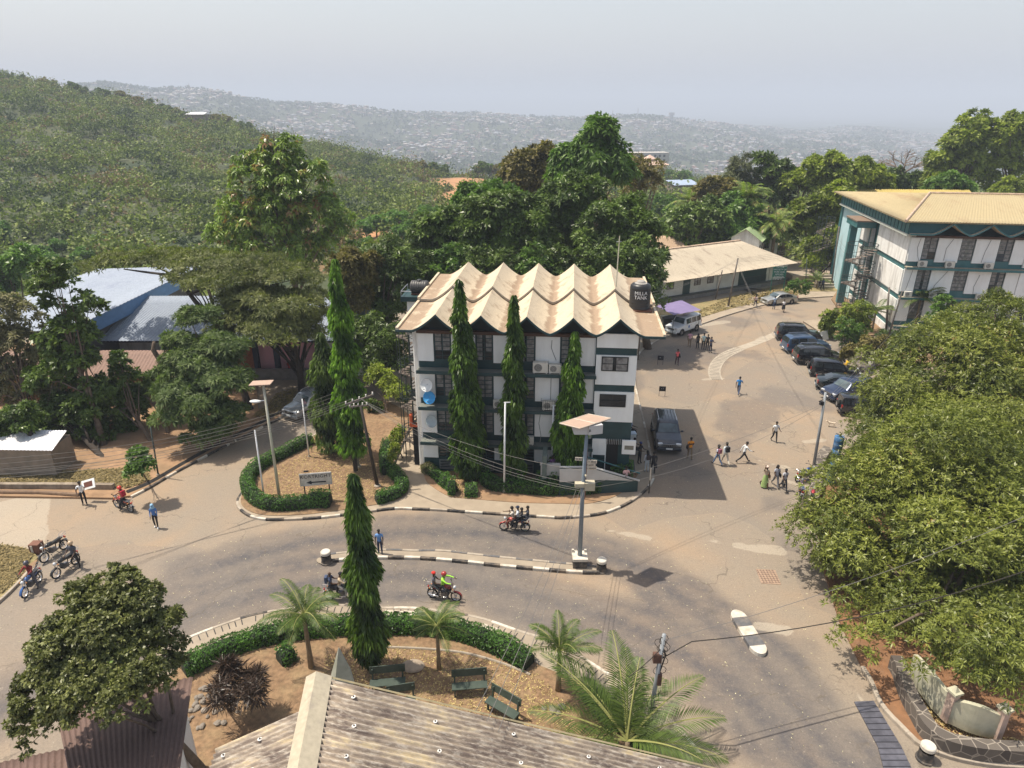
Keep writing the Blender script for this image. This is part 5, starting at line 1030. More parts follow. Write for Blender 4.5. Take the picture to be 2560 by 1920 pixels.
tree('leafy_tree', 'shaded tree behind the shiny hut', BP(47, [(200,1040,55),(160,1080,45),(240,1085,40),(120,1060,40)]), (-29.6, 43.8, 0), LD, 1300, .34, .14, 8, .28, bark=BARKD, sub=(.24,.4))
tree('leafy_tree', 'bright green tree at the far left edge beyond the hall', BP(84, [(20,690,45),(60,660,45),(0,740,50),(-40,700,60)]), (-62, 84, -3), LG, 1200, .7, .3, 7, .3)
for i, (x, y, r) in enumerate([(1230,130,26), (1200,80,14)]):
    if i == 0: tree('shrub', 'bright green young shrub on its own beside the roadside drain at left', BP(38, [(345,1140,20,38.5),(358,1165,22,38),(335,1175,18,38),(325,1182,12,38),(372,1160,12,38)]), g('F', 1250, 240), LG, 420, .30, .14, 7, .06, 'shrub', nl=8)
# dark mass left of the central block
tree('leafy_tree', 'rounded green mango tree just left of the lying water tank', BP(64, [(960,690,80),(1010,710,60),(910,720,55),(985,770,60),(940,800,60)]), (-13, 63, 0), LD, 2600, .5, .13, 9, .3, sub=(.24,.4))
tree('leafy_tree', 'yellowish tree between the umbrella tree and the rounded mango', BP(62, [(875,665,42),(905,700,40),(870,715,35),(895,755,40),(925,660,25)]), (-16, 62, 0), LB, 1700, .5, .14, 9, .3, sub=(.24,.4))
tree('leafy_tree', 'dark low-hanging tree beside the spiral stair of the central block', BP(57, [(920,850,60,58),(960,880,65,57),(930,920,50,56),(990,930,45,56),(985,850,45,58),(890,890,35,58),(1000,990,30,54)]), (-10.6, 55.5, 0), LD, 2600, .42, .12, 9, .28, sub=(.24,.4), bark=BARKD)
tree('shrub', 'lit young mango shrub at the left rear of the central block', BP(53, [(945,940,26,53.5),(965,955,26,53),(930,950,16,53),(985,985,22,52)]), (-10.4, 51.5, 0), LY, 520, .34, .09, 9, .08, 'shrub')
# wall of trees behind the central block
bt = 'trees behind the central block'
tree('leafy_tree', 'glossy dark tree behind the left roof corner of the central block', BP(72, [(1130,570,52),(1080,590,50),(1170,600,70),(1100,630,45),(1060,640,35)]), (-7.5, 71, 0), LD, 2600, .6, .22, 8, .35, group=bt, sub=(.24,.4))
tree('leafy_tree', 'dark round-topped tree behind the middle of the wavy roof', BP(72, [(1230,560,85),(1300,590,85),(1240,630,80),(1340,640,70),(1190,560,55)]), (-1, 71, 0), LD, 3000, .6, .22, 8, .38, group=bt, sub=(.24,.4))
tree('leafy_tree', 'tall bright emergent tree rising highest above the wavy roof', BP(84, [(1505,340,42),(1480,375,45),(1530,385,40),(1500,430,70),(1440,450,50),(1560,450,35),(1420,400,35),(1400,440,35),(1500,310,20)]), (11, 84, -2), LG, 2300, .85, .26, 8, .4, group=bt, sub=(.2,.34), nsub=18, droop=.5)
tree('leafy_tree', 'massive dark tree right of the water tank with the deepest shade', BP(70, [(1560,560,70,72),(1610,600,60),(1540,640,80),(1610,680,60,68),(1500,590,70),(1570,700,60,66),(1640,640,35)]), (14.5, 68.5, 0), LD, 3600, .55, .16, 9, .42, group=bt, sub=(.24,.4))
tree('leafy_tree', 'olive mango tree below the emergent tree', BP(75, [(1420,520,70),(1470,490,55),(1400,590,65),(1460,560,70),(1440,640,60),(1370,540,55)]), (8, 74, 0), LD, 2900, .6, .18, 9, .38, group=bt, sub=(.24,.4))
tree('brown_leaved_tree', 'brownish tree left of the emergent tree on the skyline', BP(98, [(1330,440,55),(1290,480,50),(1370,470,50),(1350,400,40),(1300,430,45),(1390,430,35)]), (4, 98, -6), LB, 1700, .8, .3, 8, .4, group=bt)
tree('leafy_tree', 'sunlit green tree between the dark ones behind the left part of the wavy roof', BP(80, [(1180,520,50),(1220,510,45),(1290,520,40),(1250,500,40)]), (-3, 80, -1), LG, 1300, .65, .24, 8, .3, group=bt)
tree('leafy_tree', 'thin half-bare brown tree right of the emergent tree', BP(100, [(1590,430,40),(1620,460,35),(1570,470,40),(1640,430,25)]), (18, 100, -3), LB, 420, .7, .2, 8, .35, group=bt, nl=30)
for i, (x, r, m_) in enumerate([(1060,42,LD),(1120,45,LG),(1190,45,LD),(1260,45,LD),(1330,45,LG),(1400,45,LD),(1470,48,LD),(1540,48,LD),(1610,48,LD)]): p = atY('P', x, 690, 65); shrub(ORD[i]+' from the left of the dense bushes right behind the wavy roof', BP(65, [(x,665,r),(x+18,690,r),(x-18,700,r)]), (p.x, 65, 0), m_, 1000, .4, .15, 'bushes behind the central block')
# right background
rb = 'trees behind the long low building'
tree('leafy_tree', 'dense green tree behind the left of the long low building', BP(108, [(1730,600,50),(1700,560,40),(1760,560,55),(1790,610,40),(1690,610,40)]), (28, 106, -1), LD, 1500, .75, .3, 8, .35, group=rb)
tree('leafy_tree', 'sunlit broad tree between the fan palms', BP(110, [(1800,560,55),(1850,580,50),(1800,610,45),(1900,600,50),(1870,540,35),(1830,520,35),(1950,590,40)]), (35, 110, -2), LG, 2200, .75, .3, 8, .35, group=rb)
tree('conifer', 'dark feathery conifer on the skyline above the low roof', BP(125, [(1850,430,35),(1840,470,45),(1870,500,40),(1820,510,35),(1862,400,14)]), (41, 125, -6), LEAF('conifer needles', (.025,.035,.018), (.10,.105,.05), .6, .1), 1500, .8, .12, 9, .35, group=rb, droop=.4)
tree('leafy_tree', 'blue-green open-crowned tree right of the conifer', BP(125, [(1930,450,45),(1905,410,28),(1960,450,35),(1920,500,45),(1950,500,35),(1900,400,18)]), (47, 125, -6), LD, 1100, .85, .3, 8, .35, group=rb)
tree('leafy_tree', 'brown and green scrubby tree left of the conifer', BP(118, [(1780,490,40),(1760,520,35),(1810,480,30)]), (34, 118, -4), LB, 900, .75, .28, 8, .3, group=rb)
ylg = 'yellow green trees beside the right-hand block'
for i, (bs, base) in enumerate([([(1990,470,38),(2030,440,40),(2040,480,45)], (48, 122)), ([(2080,430,42),(2120,450,45),(2090,490,50)], (54, 120)), ([(2160,440,42),(2190,460,38),(2140,490,40)], (60, 122)),
                                ([(2030,540,50),(2070,570,50),(2010,580,35)], (47, 108)), ([(2110,540,45),(2090,500,40),(2120,590,35)], (51, 108)), ([(2040,640,40),(2080,620,38),(2100,650,30)], (45, 100))]):
    tree('leafy_tree', ['yellow green tree furthest left of its row on the skyline', 'yellow green tree in the middle of its skyline row', 'yellow green tree of the skyline row nearest the yellow roof', 'large yellow green tree left of the pale blue wall', 'tall yellow green tree touching the pale blue wall', 'low yellow green tree behind the rear spiral stair'][i], BP(base[1], bs), (*base, -1), LY, 1300, .8, .32, 8, .3, group=ylg, sub=(.24,.4))
tree('leafy_tree', 'dark-hearted tall tree above the khaki roof near the right edge', BP(135, [(2365,400,40),(2400,360,45),(2440,330,45),(2350,440,38),(2420,420,50),(2460,380,40),(2330,470,30),(2440,460,45)]), (86, 135, -4), LY, 2600, .95, .36, 8, .5, nl=30, sub=(.22,.36))
tree('leafy_tree', 'tall tree cut off by the right edge on the skyline', BP(135, [(2500,350,40),(2540,330,45),(2560,400,60),(2500,430,45),(2590,350,50)]), (98, 135, -4), LY, 2000, .95, .36, 8, .5, nl=30, sub=(.22,.36))
tree('leafy_tree', 'rounded green tree right behind the khaki ridge', BP(120, [(2370,465,32),(2400,480,32),(2340,480,28)]), (73, 120, 0), LG, 900, .75, .3, 8, .3); tree('leafy_tree', 'low yellow green tree behind the khaki ridge at the right edge', BP(122, [(2520,480,30),(2560,470,30)]), (88, 121, 0), LY, 700, .75, .3, 8, .3)
tree('leafy_tree', 'grey green tree below the bare ceiba', BP(140, [(2230,455,32),(2270,465,34),(2300,470,28),(2200,470,25)]), (76, 140, -5), LD, 900, .8, .3, 8, .3)
def bare_tree(base, H_, spr, label):
    t = empty('bare_tree', base, 0, label, 'tree'); mb = MB(); rs = random.Random(5)
    def br(p, d, L_, r, n):
        q = p+d*L_; mb.tube([p, p.lerp(q, .5)+Vector((rs.uniform(-1,1), rs.uniform(-1,1), rs.uniform(-.3,.6)))*L_*.07, q], [r, r*.8, r*.6], 5)
        if n == 0: return
        for i in range(rs.choice([2, 3, 3])):
            nd = (d+Vector((rs.uniform(-1,1), rs.uniform(-1,1), rs.uniform(-.15,.35)))*.85); nd = Vector((nd.x*1.15, nd.y*1.15, nd.z*.75)).normalized(); br(q, nd, L_*rs.uniform(.6,.8), r*.62, n-1)
    mb.tube([(0,0,-1), (0,0,H_*.45)], [.6,.45], 8)
    for k in range(6): a = k*1.05; br(Vector((0,0,H_*.42)), Vector((math.cos(a)*spr, math.sin(a)*spr, .75)).normalized(), H_*.24, .2, 4)
    mb.build('trunk', M('pale bare bark', (.22,.17,.14), .2, 3), t); return t
bare_tree(atY('P', 2248, 480, 140), 8.5, 1.1, 'leafless flat-topped grey tree on the skyline left of the tall right-edge trees')
# shrubs beside the right-hand block
sb = 'shrubs on the terrace of the right-hand block'
shrub('square yellow green shrub nearest the road on the terrace', BP(72, [(2068,795,17),(2082,800,16),(2070,812,17),(2085,782,12)]), (34.2, 72, 0), LY)
shrub('tall yellow green shrub at the foot of the dark spiral stair', BP(71, [(2135,775,28),(2160,790,24),(2115,790,22),(2145,810,24)]), (36.8, 71, 0), LY, 900)
shrub('fine leaved green shrub in front of the yellow green one', BP(68, [(2125,825,26),(2150,830,22),(2105,815,18)]), (35, 68, 0), LG, 800, .25, .07)
shrub('dark dense round shrub tree against the facade of the right-hand block', BP(69, [(2355,770,26),(2345,790,24),(2370,795,22),(2352,752,14)]), (43.6, 69, 0), LG, 900)
shrub('low clipped grey green bush above the crazy-paved slope', BP(63, [(2240,868,16,63,.7),(2258,870,12,63,.7)]), (35.8, 63, 0), LD, 500, .18, .06)
shrub('straggling brownish shrub behind the parked cars', BP(64, [(2190,860,20),(2165,855,16),(2215,855,18)]), (34, 64, 0), LB, 500)
shrub('straggling green shrub in front of the block corner', BP(68, [(2230,848,20),(2260,842,18),(2205,840,14)]), (37.5, 68, 0), LAg, 500)
shrub('dry bush beside the crazy-paved slope', BP(62, [(2125,872,12),(2110,880,10),(2140,868,8)]), (31.5, 62, 0), LB, 260)
shrub('low green bush beside the green notice board', BP(88, [(1990,710,12),(2015,715,13),(1975,715,10)]), (38, 90, 0), LG, 300)
# row of pale green trees at the foot of the scrub hill and scattered ones: shared crowns, one object each
def proto(mat, seed, n=620, flat=.85):
    rs = np.random.RandomState(seed); bl = [(0, 0, 0, .7, .7, .7*flat)]+[(rs.uniform(-.45,.45), rs.uniform(-.45,.45), rs.uniform(-.2,.45), .45, .45, .42) for _ in range(5)]
    P_, Nn, tn, S = crown_points(bl, n, (.25, .42), 12, rs); V, F_, T = leaf_clusters(P_, Nn, 6, .17, .085, (.4, 1.5), .2, tn, .3, rs)
    me = npmesh('crown', V, F_, T); me.materials.append(mat); mb = MB(); mb.tube([(0,0,-1.6), (0.02,0,-.6), (0,0,.2)], [.07,.05,.03], 6)
    for s in S[:7]: mb.tube([(0,0,-.4), (s[0]*.5, s[1]*.5, s[2]*.4), tuple(s[:3])], [.035,.025,.01], 4)
    mt = bpy.data.meshes.new('trunk'); mt.from_pydata(mb.v, [], mb.f); mt.materials.append(BARK); return me, mt
PR = {k: [proto(m_, s_+i) for i in range(2)] for k, m_, s_ in (('g', LEAF('casuarina green', (.035,.075,.018), (.13,.21,.055), .5, .25, .15), 20), ('d', LD, 30), ('b', LB, 40), ('m', LG, 50), ('y', LY, 60))}
def ptree(px, py, Y, r, kind, label, group, name='leafy_tree', ground=None):
    p = atY('P', px, py, Y); d = ray('P', px, py); R_ = r*(Y/d[1])/FPX; c, tr = rnd.choice(PR[kind])
    gz = hz(np.array([p.x]), np.array([p.y]))[0]; zc = gz+R_*.75
    t = empty(name, (p.x, p.y, gz), 0, label, 'tree', group)
    for me, nm in ((c, 'crown'), (tr, 'trunk')):
        o = bpy.data.objects.new(nm, me); COL.objects.link(o); o.parent = t; o.location = (0, 0, zc-gz); h_ = R_*rnd.uniform(.9, 1.15); o.scale = (R_, R_, h_); o.rotation_euler = (0, 0, rnd.uniform(0, 6.28))
        if nm == 'trunk': o.scale = (R_, R_, max((zc-gz)/1.4, .4*R_)); 
gl = 'pale green trees along the foot of the scrub hill'
for i, (x, y, r) in enumerate(sorted([(50,600,22),(95,620,28),(120,660,30),(145,590,26),(185,570,26),(210,610,24),(20,650,30),(60,680,26),(255,610,22),(280,560,26),(265,640,20),(10,590,20),(345,590,24),(330,640,22),(30,720,30)])): ptree(x, y, 128+rnd.uniform(-6,18), r*1.15, 'g', ORD[i]+' from the left of the pale green trees along the foot of the scrub hill', gl)
g2 = 'pale green trees right of the tulip tree'
for i, (x, y, r) in enumerate(sorted([(910,590,26),(940,560,30),(960,600,30),(1000,600,30),(1030,580,26),(1060,530,34),(1045,500,24),(1010,640,32),(980,660,26),(1100,620,26),(1070,570,26),(920,640,26),(955,540,20),(1120,470,18)])): ptree(x, y, 132+rnd.uniform(-8,30), r*1.1, rnd.choice('gggm'), ORD[i]+' from the left of the pale green trees right of the tulip tree', g2)
g3 = 'dark trees along the crest of the scrub hill'
for i, (x, y, r) in enumerate(sorted([(50,182,12),(100,185,18),(125,190,18),(180,197,18),(205,205,15),(250,212,18),(265,225,14),(300,236,18),(320,250,16),(345,252,20),(370,262,20),(390,255,16),(415,275,22),(435,270,18),(452,282,15),(465,280,14),(515,300,14),(540,305,16),(570,310,18),(600,325,18),(620,335,20),(340,270,12),(640,340,12),(1010,418,16),(1050,415,20),(1085,430,22),(1110,428,18),(1195,405,20),(1210,420,22),(1240,400,22),(1260,410,26),(1290,405,22),(1315,398,18),(1225,440,20)])):
    Yc = 412 if x < 700 else 330; ptree(x, y, Yc, r*1.05, rnd.choice('dddb' if x < 900 else 'dbdm'), ORD[i]+' dark tree from the left on the skyline crest of the scrub hill' if x < 900 else ORD[i-23]+' bushy tree from the left around the orange dirt mound', g3 if x < 900 else 'bushy trees around the orange dirt mound')
g4 = 'trees around the far villa'
for i, (x, y, r) in enumerate(sorted([(1650,420,18),(1670,430,22),(1700,430,26),(1715,425,24),(1730,440,22),(1690,445,20),(1745,470,26),(1760,450,24),(1790,440,20),(1650,470,20),(1610,455,20),(1830,455,24),(1715,495,24),(1675,500,20),(1740,500,30),(1640,505,26),(1600,500,30)])): ptree(x, y, 330+rnd.uniform(-60,40) if y < 460 else 200+rnd.uniform(-20,30), r, rnd.choice('dbmd'), ORD[i]+' tree from the left on the rise around the far villa', g4)
g5 = 'filler trees on the slope behind the skyline trees'
for i, (x, y, r) in enumerate(sorted([(1980,500,34),(2180,500,30),(2230,500,30),(2300,500,34),(1850,520,30),(1960,540,30),(1690,540,36),(1650,560,34),(1740,540,30),(1780,540,30),(1350,500,40),(1250,470,34),(2260,480,24)])): ptree(x, y, 150+rnd.uniform(-10,30), r*1.2, rnd.choice('mdyg'), ORD[i]+' rounded tree of the dense belt beyond the campus, counted from the left', g5)
# scrub covering the hill and valley: one mass
def scrub():
    rs = np.random.RandomState(5); N_ = 34000; a = rs.uniform(-1.05, .75, N_); Y = np.sqrt(rs.uniform(88**2, 470**2, N_)); X = a*Y
    z = hz(X, Y); cl = fnoise(X, Y, 34, 3, 5); keep = (rs.rand(N_) < np.clip(.78+cl*.9, .15, 1)) & (z < hz(X, Y)+1)
    def near(px, py, Yd, rx, ry): p = atY('P', px, py, Yd); return ((X-p.x)/rx)**2+((Y-p.y)/ry)**2 < 1
    for q in [(1165,462,300,14,30), (1140,500,240,4,30), (950,610,150,7,6), (1640,470,330,20,20)]: keep &= ~near(*q)
    keep &= (Y > 104) | (a < -.45)
    keep &= ~((a > -.30) & (Y < 112)); X, Y, z, cl = X[keep], Y[keep], z[keep], cl[keep]; n = len(X); R_ = np.where(rs.rand(n) < .05, rs.uniform(2.6, 4.6, n), rs.gamma(3.5, .38, n).clip(.6, 3))*(1+.6*cl.clip(0, 1))*(1+Y/1100)
    k = 15; d = unit(rs.normal(size=(n, k, 3))+np.array([0, 0, .7])); d[..., 2] = np.abs(d[..., 2]); C = np.stack([X, Y, z+R_*.25], -1)[:, None]+d*R_[:, None, None]*rs.uniform(.6, 1.05, (n, k, 1))
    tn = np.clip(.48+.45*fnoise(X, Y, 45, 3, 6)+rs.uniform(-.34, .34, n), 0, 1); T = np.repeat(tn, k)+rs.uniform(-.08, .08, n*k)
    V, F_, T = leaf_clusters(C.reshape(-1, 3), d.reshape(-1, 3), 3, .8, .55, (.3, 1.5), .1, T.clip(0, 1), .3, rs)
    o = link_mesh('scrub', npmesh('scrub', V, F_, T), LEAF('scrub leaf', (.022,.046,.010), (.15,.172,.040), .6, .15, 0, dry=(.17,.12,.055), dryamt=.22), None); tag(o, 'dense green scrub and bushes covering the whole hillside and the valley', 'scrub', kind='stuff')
scrub()
# hedges: solid clipped body with small leaves all over
LH = LEAF('hedge leaf', (.018,.050,.010), (.075,.155,.028), .4, .2, .08); HB = M('hedge inside', (.012,.022,.008), .3, 4, .95)
def hedge(pts, wd, h, label, n_m=260, z0=.12, sm=4, group='clipped green hedges', leafL=.095, knots=None):
    p = smooth_path(pts, sm); base = p[len(p)//2].copy(); t = empty('hedge', (base.x, base.y, 0), 0, label, 'hedge', group); mb = MB(); ring = []
    S = [0]
    for a, b in zip(p[:-1], p[1:]): S.append(S[-1]+(b-a).length)
    prof = [(-.5, 0), (-.52, .55), (-.46, .88), (-.25, 1), (.25, 1), (.46, .88), (.52, .55), (.5, 0)]
    for i, q in enumerate(p):
        tt = (p[min(i+1, len(p)-1)]-p[max(i-1, 0)]).normalized(); nn = Vector((-tt.y, tt.x, 0)); hh = h*(1+.07*math.sin(S[i]*1.7)+.05*math.sin(S[i]*4.1)); sc = .92 if 0 < i < len(p)-1 else .75
        for u, v in prof: r_ = q-base+nn*u*wd*sc; ring.append((r_.x, r_.y, z0-.02+v*hh*sc))
    m = len(prof); fs = [(i*m+j, (i+1)*m+j, (i+1)*m+j+1, i*m+j+1) for i in range(len(p)-1) for j in range(m-1)]+[tuple(range(m)), tuple((len(p)-1)*m+j for j in range(m-1, -1, -1))]
    mb.add(ring, fs); mb.build('hedge_body', HB, t)
    L_ = S[-1]; n = int(L_*n_m*(wd+2*h)/2); s = RS.uniform(0, L_, n); idx = np.clip(np.searchsorted(S, s)-1, 0, len(p)-2); f = (s-np.array(S)[idx])/np.maximum(np.array(S)[idx+1]-np.array(S)[idx], 1e-6)
    Pn = np.array([[q.x-base.x, q.y-base.y, 0] for q in p]); A_ = Pn[idx]; Bv = Pn[idx+1]; C = A_+(Bv-A_)*f[:, None]; T_ = unit(Bv-A_); Nv = np.stack([-T_[:, 1], T_[:, 0], np.zeros(n)], 1)
    e = RS.uniform(0, 1, n); per = wd+2*h; q = e*per; u = np.where(q < h, -.5, np.where(q < h+wd, (q-h)/wd-.5, .5)); v = np.where(q < h, q/h, np.where(q < h+wd, 1, (per-q)/h))
    hh = h*(1+.07*np.sin(s*1.7)+.05*np.sin(s*4.1)); rz_ = 1-.10*np.maximum(0, np.abs(u)*2-.6)*(v > .9)
    C = C+Nv*(u*wd)[:, None]*(1-.08*(v > .85))[:, None]; C[:, 2] = z0+v*hh*rz_
    Nn = unit(Nv*np.where(v >= 1, 0, np.sign(u))[:, None]+np.array([0, 0, 1])*np.where(v >= 1, 1, .35)[:, None]); C += Nn*RS.uniform(-.03, .05, n)[:, None]
    tn = (.45+.25*fnoise(C[:, 0]+base.x, C[:, 1]+base.y, 2.2, 2, 3)+RS.uniform(-.25, .25, n)+.1*(v >= 1)).clip(0, 1); V, F_, T = leaf_clusters(C, Nn, 4, leafL, leafL*.5, (.4, 1.4), .1, tn)
    link_mesh('leaves', npmesh('leaves', V, F_, T), LH, t); return t
hedge(gp('G', [(900,860),(780,920),(640,990),(520,1050),(400,1110),(300,1190),(250,1290),(265,1390),(330,1470),(430,1520),(560,1540),(760,1530),(900,1505)]), .75, .72, 'long hedge curling round the left end of the signpost island', 240, .16)
hedge(gp('G', [(880,1500),(1000,1500),(1100,1500)]), .95, .85, 'thick end block of hedge just below the direction sign', 240, .16)
hedge(gp('G', [(1560,1480),(1700,1440),(1800,1390),(1830,1310),(1780,1240),(1700,1160)]), .72, .62, 'curved hedge at the right end of the signpost island', 240, .16)
hedge(gp('G', [(1665,1200),(1650,1100),(1650,1000),(1680,900)]), .6, .75, 'taller hedge piece running back along the drain', 200, .16)
hedge(gp('H', [(300,690),(370,740),(430,800),(500,850),(540,890)]), .6, .5, 'diagonal hedge at the left of the front bed', 220, .16)
hedge(gp('H', [(630,900),(740,900)]), .9, .62, 'short lone hedge lump in the middle of the front bed', 220, .16)
hedge(gp('H', [(800,800),(860,840),(960,860),(1100,870),(1250,885),(1400,890),(1520,880),(1640,880),(1790,870)]), .75, .75, 'long front hedge below the facade with round topiary lumps', 240, .16)
hedge(gp('H', [(1900,840),(2000,800),(2020,730)]), .8, 1.25, 'tall rounded hedge at the right front corner of the central block', 220, .16)
for i, (x, y, r) in enumerate([(820,760,.42), (1000,780,.42), (1110,800,.48), (1275,800,.40), (1390,820,.5), (470,790,.32), (520,850,.40)]):
    p = g('H', x, y+40); hedge([(p.x-.25, p.y), (p.x+.25, p.y)], .75, r*2.6, ['topiary lump at the left end of the long front hedge', 'second topiary lump of the long front hedge', 'third topiary lump of the long front hedge, in front of a bare stem', 'cube-shaped topiary lump left of the white flagpole', 'topiary lump at the foot of the right flagpole', 'small topiary lump behind on the diagonal hedge', 'square topiary lump at the end of the diagonal hedge'][i], 220, .16, 2, 'topiary lumps on the front bed hedges')
hedge(gp('P', [(462,1690),(540,1650),(620,1618),(700,1598),(790,1586),(860,1580),(960,1578),(1050,1578),(1130,1588),(1200,1608),(1270,1640),(1325,1672)]), .85, .72, 'long curved hedge round the garden in front of the road', 300, .12)
hedge(gp('P', [(700,1665),(735,1645)]), .8, .7, 'short hedge clump beside the dwarf palm at the garden edge', 220, .12)
hedge(gp('L', [(700,1000),(900,1130),(1150,1400),(1330,1560)]), .7, .55, 'hedge continuing under the big palm fronds to the right', 160, .12)
shrub('yellow green croton shrub behind the drain on the signpost island', BP(44, [(990,1095,14,44),(1000,1075,12,45),(985,1120,12,43),(978,1140,10,42)]), (-7.9, 44, .15), LY, 420, .2, .08, None)
shrub('dark low bush behind on the island', BP(50, [(930,1010,14,52),(945,1015,12,52)]), (-10.5, 52, .1), LD, 220, .2, .08, None)
shrub('pale sparse shrub at the head of the diagonal hedge', BP(42, [(1068,1170,13,41.8),(1080,1178,10,41.5)]), (-5.6, 41.3, .1), LGY, 160, .25, .09, None)
# dark red cordyline clump
LRd = LEAF('cordyline leaf', (.012,.009,.009), (.06,.035,.03), .4, .1, .1)
for i, (x, y, r) in enumerate([(1800,960,32), (1900,1060,34), (1700,1080,28), (1750,880,18), (1960,960,20)]):
    shrub(['dark purple spiky bush nearest the garden hedge', 'largest dark purple spiky bush above the rubble', 'dark purple spiky bush beside the brown roof', 'small dark purple spiky bush touching the hedge', 'dark purple spiky bush at the right of its clump'][i], [BL('K', x, y, 21.5 if y < 1000 else 20.5, r, .8)], g('K', x, y+60), LRd, 70, .5, .045, 'purple spiky bushes by the brown roof')
# palms
LP = LEAF('palm leaflet', (.018,.036,.007), (.065,.092,.02), .5, .18, .06); LPD = LEAF('fan palm leaflet', (.035,.060,.018), (.16,.19,.06), .4, .3, .1, dry=(.30,.20,.08), dryamt=.12); STEM = M('palm stem', (.22,.17,.11), .25, 6, .9, bump=.3)
def palm(base, H_, nf, L_, lw, label, r0=.13, npair=34, ll=.5, droop=1.0, elev=(15, 75), mat=LP, lean=(0, 0), group=None, fr=None, name='palm_tree', seed=1):
    rs = np.random.RandomState(seed); base = Vector(base); t = empty(name, base, 0, label, 'palm', group); top = Vector((lean[0], lean[1], H_))
    MB().tube([(0,0,-.2), (lean[0]*.2, lean[1]*.2, H_*.35), (lean[0]*.6, lean[1]*.6, H_*.75), top], [r0*1.35, r0, r0*.85, r0*.75], 10).build('trunk', STEM, t, smooth=True)
    fr = fr or [(k*2.4+rs.uniform(-.25, .25), rs.uniform(*elev), rs.uniform(.85, 1.1)) for k in range(nf)]
    for az, el, sc in fr:
        Lf = L_*sc; e = math.radians(el); h = Vector((math.cos(az), math.sin(az), 0)); n = 14; pts = [top.copy()]; ang = e
        for i in range(n): ang -= droop*(.028+.085*(i/n))*(1.1 if el > 50 else .8); pts.append(pts[-1]+(h*math.cos(ang)+Vector((0,0,math.sin(ang))))*Lf/n)
        V = []; T = []; side0 = Vector((-h.y, h.x, 0)); rr = MB(); rr.tube(pts, [.035*(1-i/(n+1)*.8)*max(1, L_/2.5) for i in range(n+1)], 4)
        for j in range(npair):
            s = .10+.9*j/npair; x = s*n; i = min(int(x), n-1); p = pts[i].lerp(pts[i+1], x-i); tt = (pts[i+1]-pts[i]).normalized(); up = side0.cross(tt).normalized()*(-1)
            if up.z < 0: up = -up
            lle = ll*math.sin(math.pi*min(1, (.18+s*.82)))**.6*(1.0 if s < .8 else .8)+.08*ll
            for sg in (-1, 1):
                d = (side0*sg*.82+tt*(.45+.5*s)+up*rs.uniform(.10, .35)).normalized(); w_ = lw; q1 = p+d*lle*.45+Vector((0,0,-.02*lle)); q2 = p+d*lle*rs.uniform(.9, 1.05)+Vector((0,0,-lle*.28*droop)); a = tt*w_*.5
                V += [p-a*.6, q1-a, q2, q1+a]; tv = rs.uniform(.25, .95); T += [tv]*4
        F_ = np.arange(len(V)).reshape(-1, 4); me = npmesh('frond', np.array([tuple(v) for v in V]), F_, T); fo = link_mesh('frond', me, mat, t); rr.build('midrib', M('yellow green midrib', (.25,.26,.08)), fo)
    return t
palm(g('J', 1010, 1172, .15), 2.45, 15, 1.55, .045, 'small feather palm with a clean trunk in the middle of the garden', .09, 30, .42, 1.3, (5, 75), seed=2, group='small feather palms in the garden')
palm(g('J', 55, 1160, .15), 3.0, 17, 2.0, .05, 'feather palm left of the tall garden mast tree', .11, 34, .5, 1.3, (5, 75), seed=3, group='small feather palms in the garden')
palm(g('J', 1900, 1330, .15), 2.2, 14, 1.9, .05, 'feather palm at the right end of the garden hedge', .11, 34, .5, 1.2, (5, 75), seed=4, group='small feather palms in the garden')
pb = g('L', 1075, 1560, .15); ptop = atY('L', 1085, 1400, 19.3); 
def az_of(x, y, Yq): q = atY('L', x, y, Yq); return math.atan2(q.y-ptop.y, q.x-ptop.x)
FR_ = [(math.radians(148), 50, 1.15), (math.radians(165), 24, 1.0), (math.radians(95), 62, 1.05), (math.radians(84), 45, .9), (math.radians(28), 40, 1.0), (math.radians(8), 26, 1.0), (math.radians(-12), 16, .95), (math.radians(188), 22, .85), (math.radians(120), 25, .8), (math.radians(55), 20, .9), (math.radians(135), 34, 1.0), (math.radians(-32), 34, .75), (math.radians(70), 80, .8)]
palm((ptop.x, ptop.y, 0), ptop.z, 0, 4.1, .06, 'large coconut palm with long sunlit fronds behind the foreground roof', .16, 48, .95, .95, fr=FR_, seed=5, name='coconut_palm')
def atp(k, x, y, Y): return atY(k, x, y, Y)
for (x, yb, yt, Y, L_, lab, sd_) in [(1866, 650, 500, 112, 4.6, 'tall fan-headed palm behind the long low building, the taller of the pair', 6), (1941, 660, 555, 108, 4.4, 'fan-headed palm right of the taller one behind the long low building', 7), (1725, 560, 505, 125, 4.2, 'distant pale palm left of the tall palm pair', 8)]:
    top = atY('P', x, yt, Y); z0 = hz(np.array([top.x]), np.array([Y]))[0]; palm((top.x, Y, z0), top.z-z0, 22, L_, .30, lab, .28, 16, 1.3, 1.4, (-25, 80), LPD, seed=sd_, group='palms behind the long low building')
palm(g('N', 1050, 400), 4.6, 14, 2.6, .09, 'feather palm against the facade of the right-hand block', .12, 26, .6, 1.2, (0, 70), seed=9, group='small palms by the right-hand block')
palm(g('N', 770, 370), 2.6, 14, 2.3, .09, 'dark low palm among the terrace shrubs', .12, 26, .6, 1.2, (0, 70), seed=10, group='small palms by the right-hand block')
palm(g('D', 1660, 560), 1.2, 12, 2.2, .09, 'short palm beside the concrete steps beyond the road', .1, 22, .6, 1.1, (10, 75), seed=11, group='small palms by the right-hand block')
palm(g('D', 1690, 480), 3.4, 12, 2.6, .09, 'pale palm behind the concrete steps', .1, 22, .6, 1.2, (0, 75), mat=LPD, seed=12, group='small palms by the right-hand block')
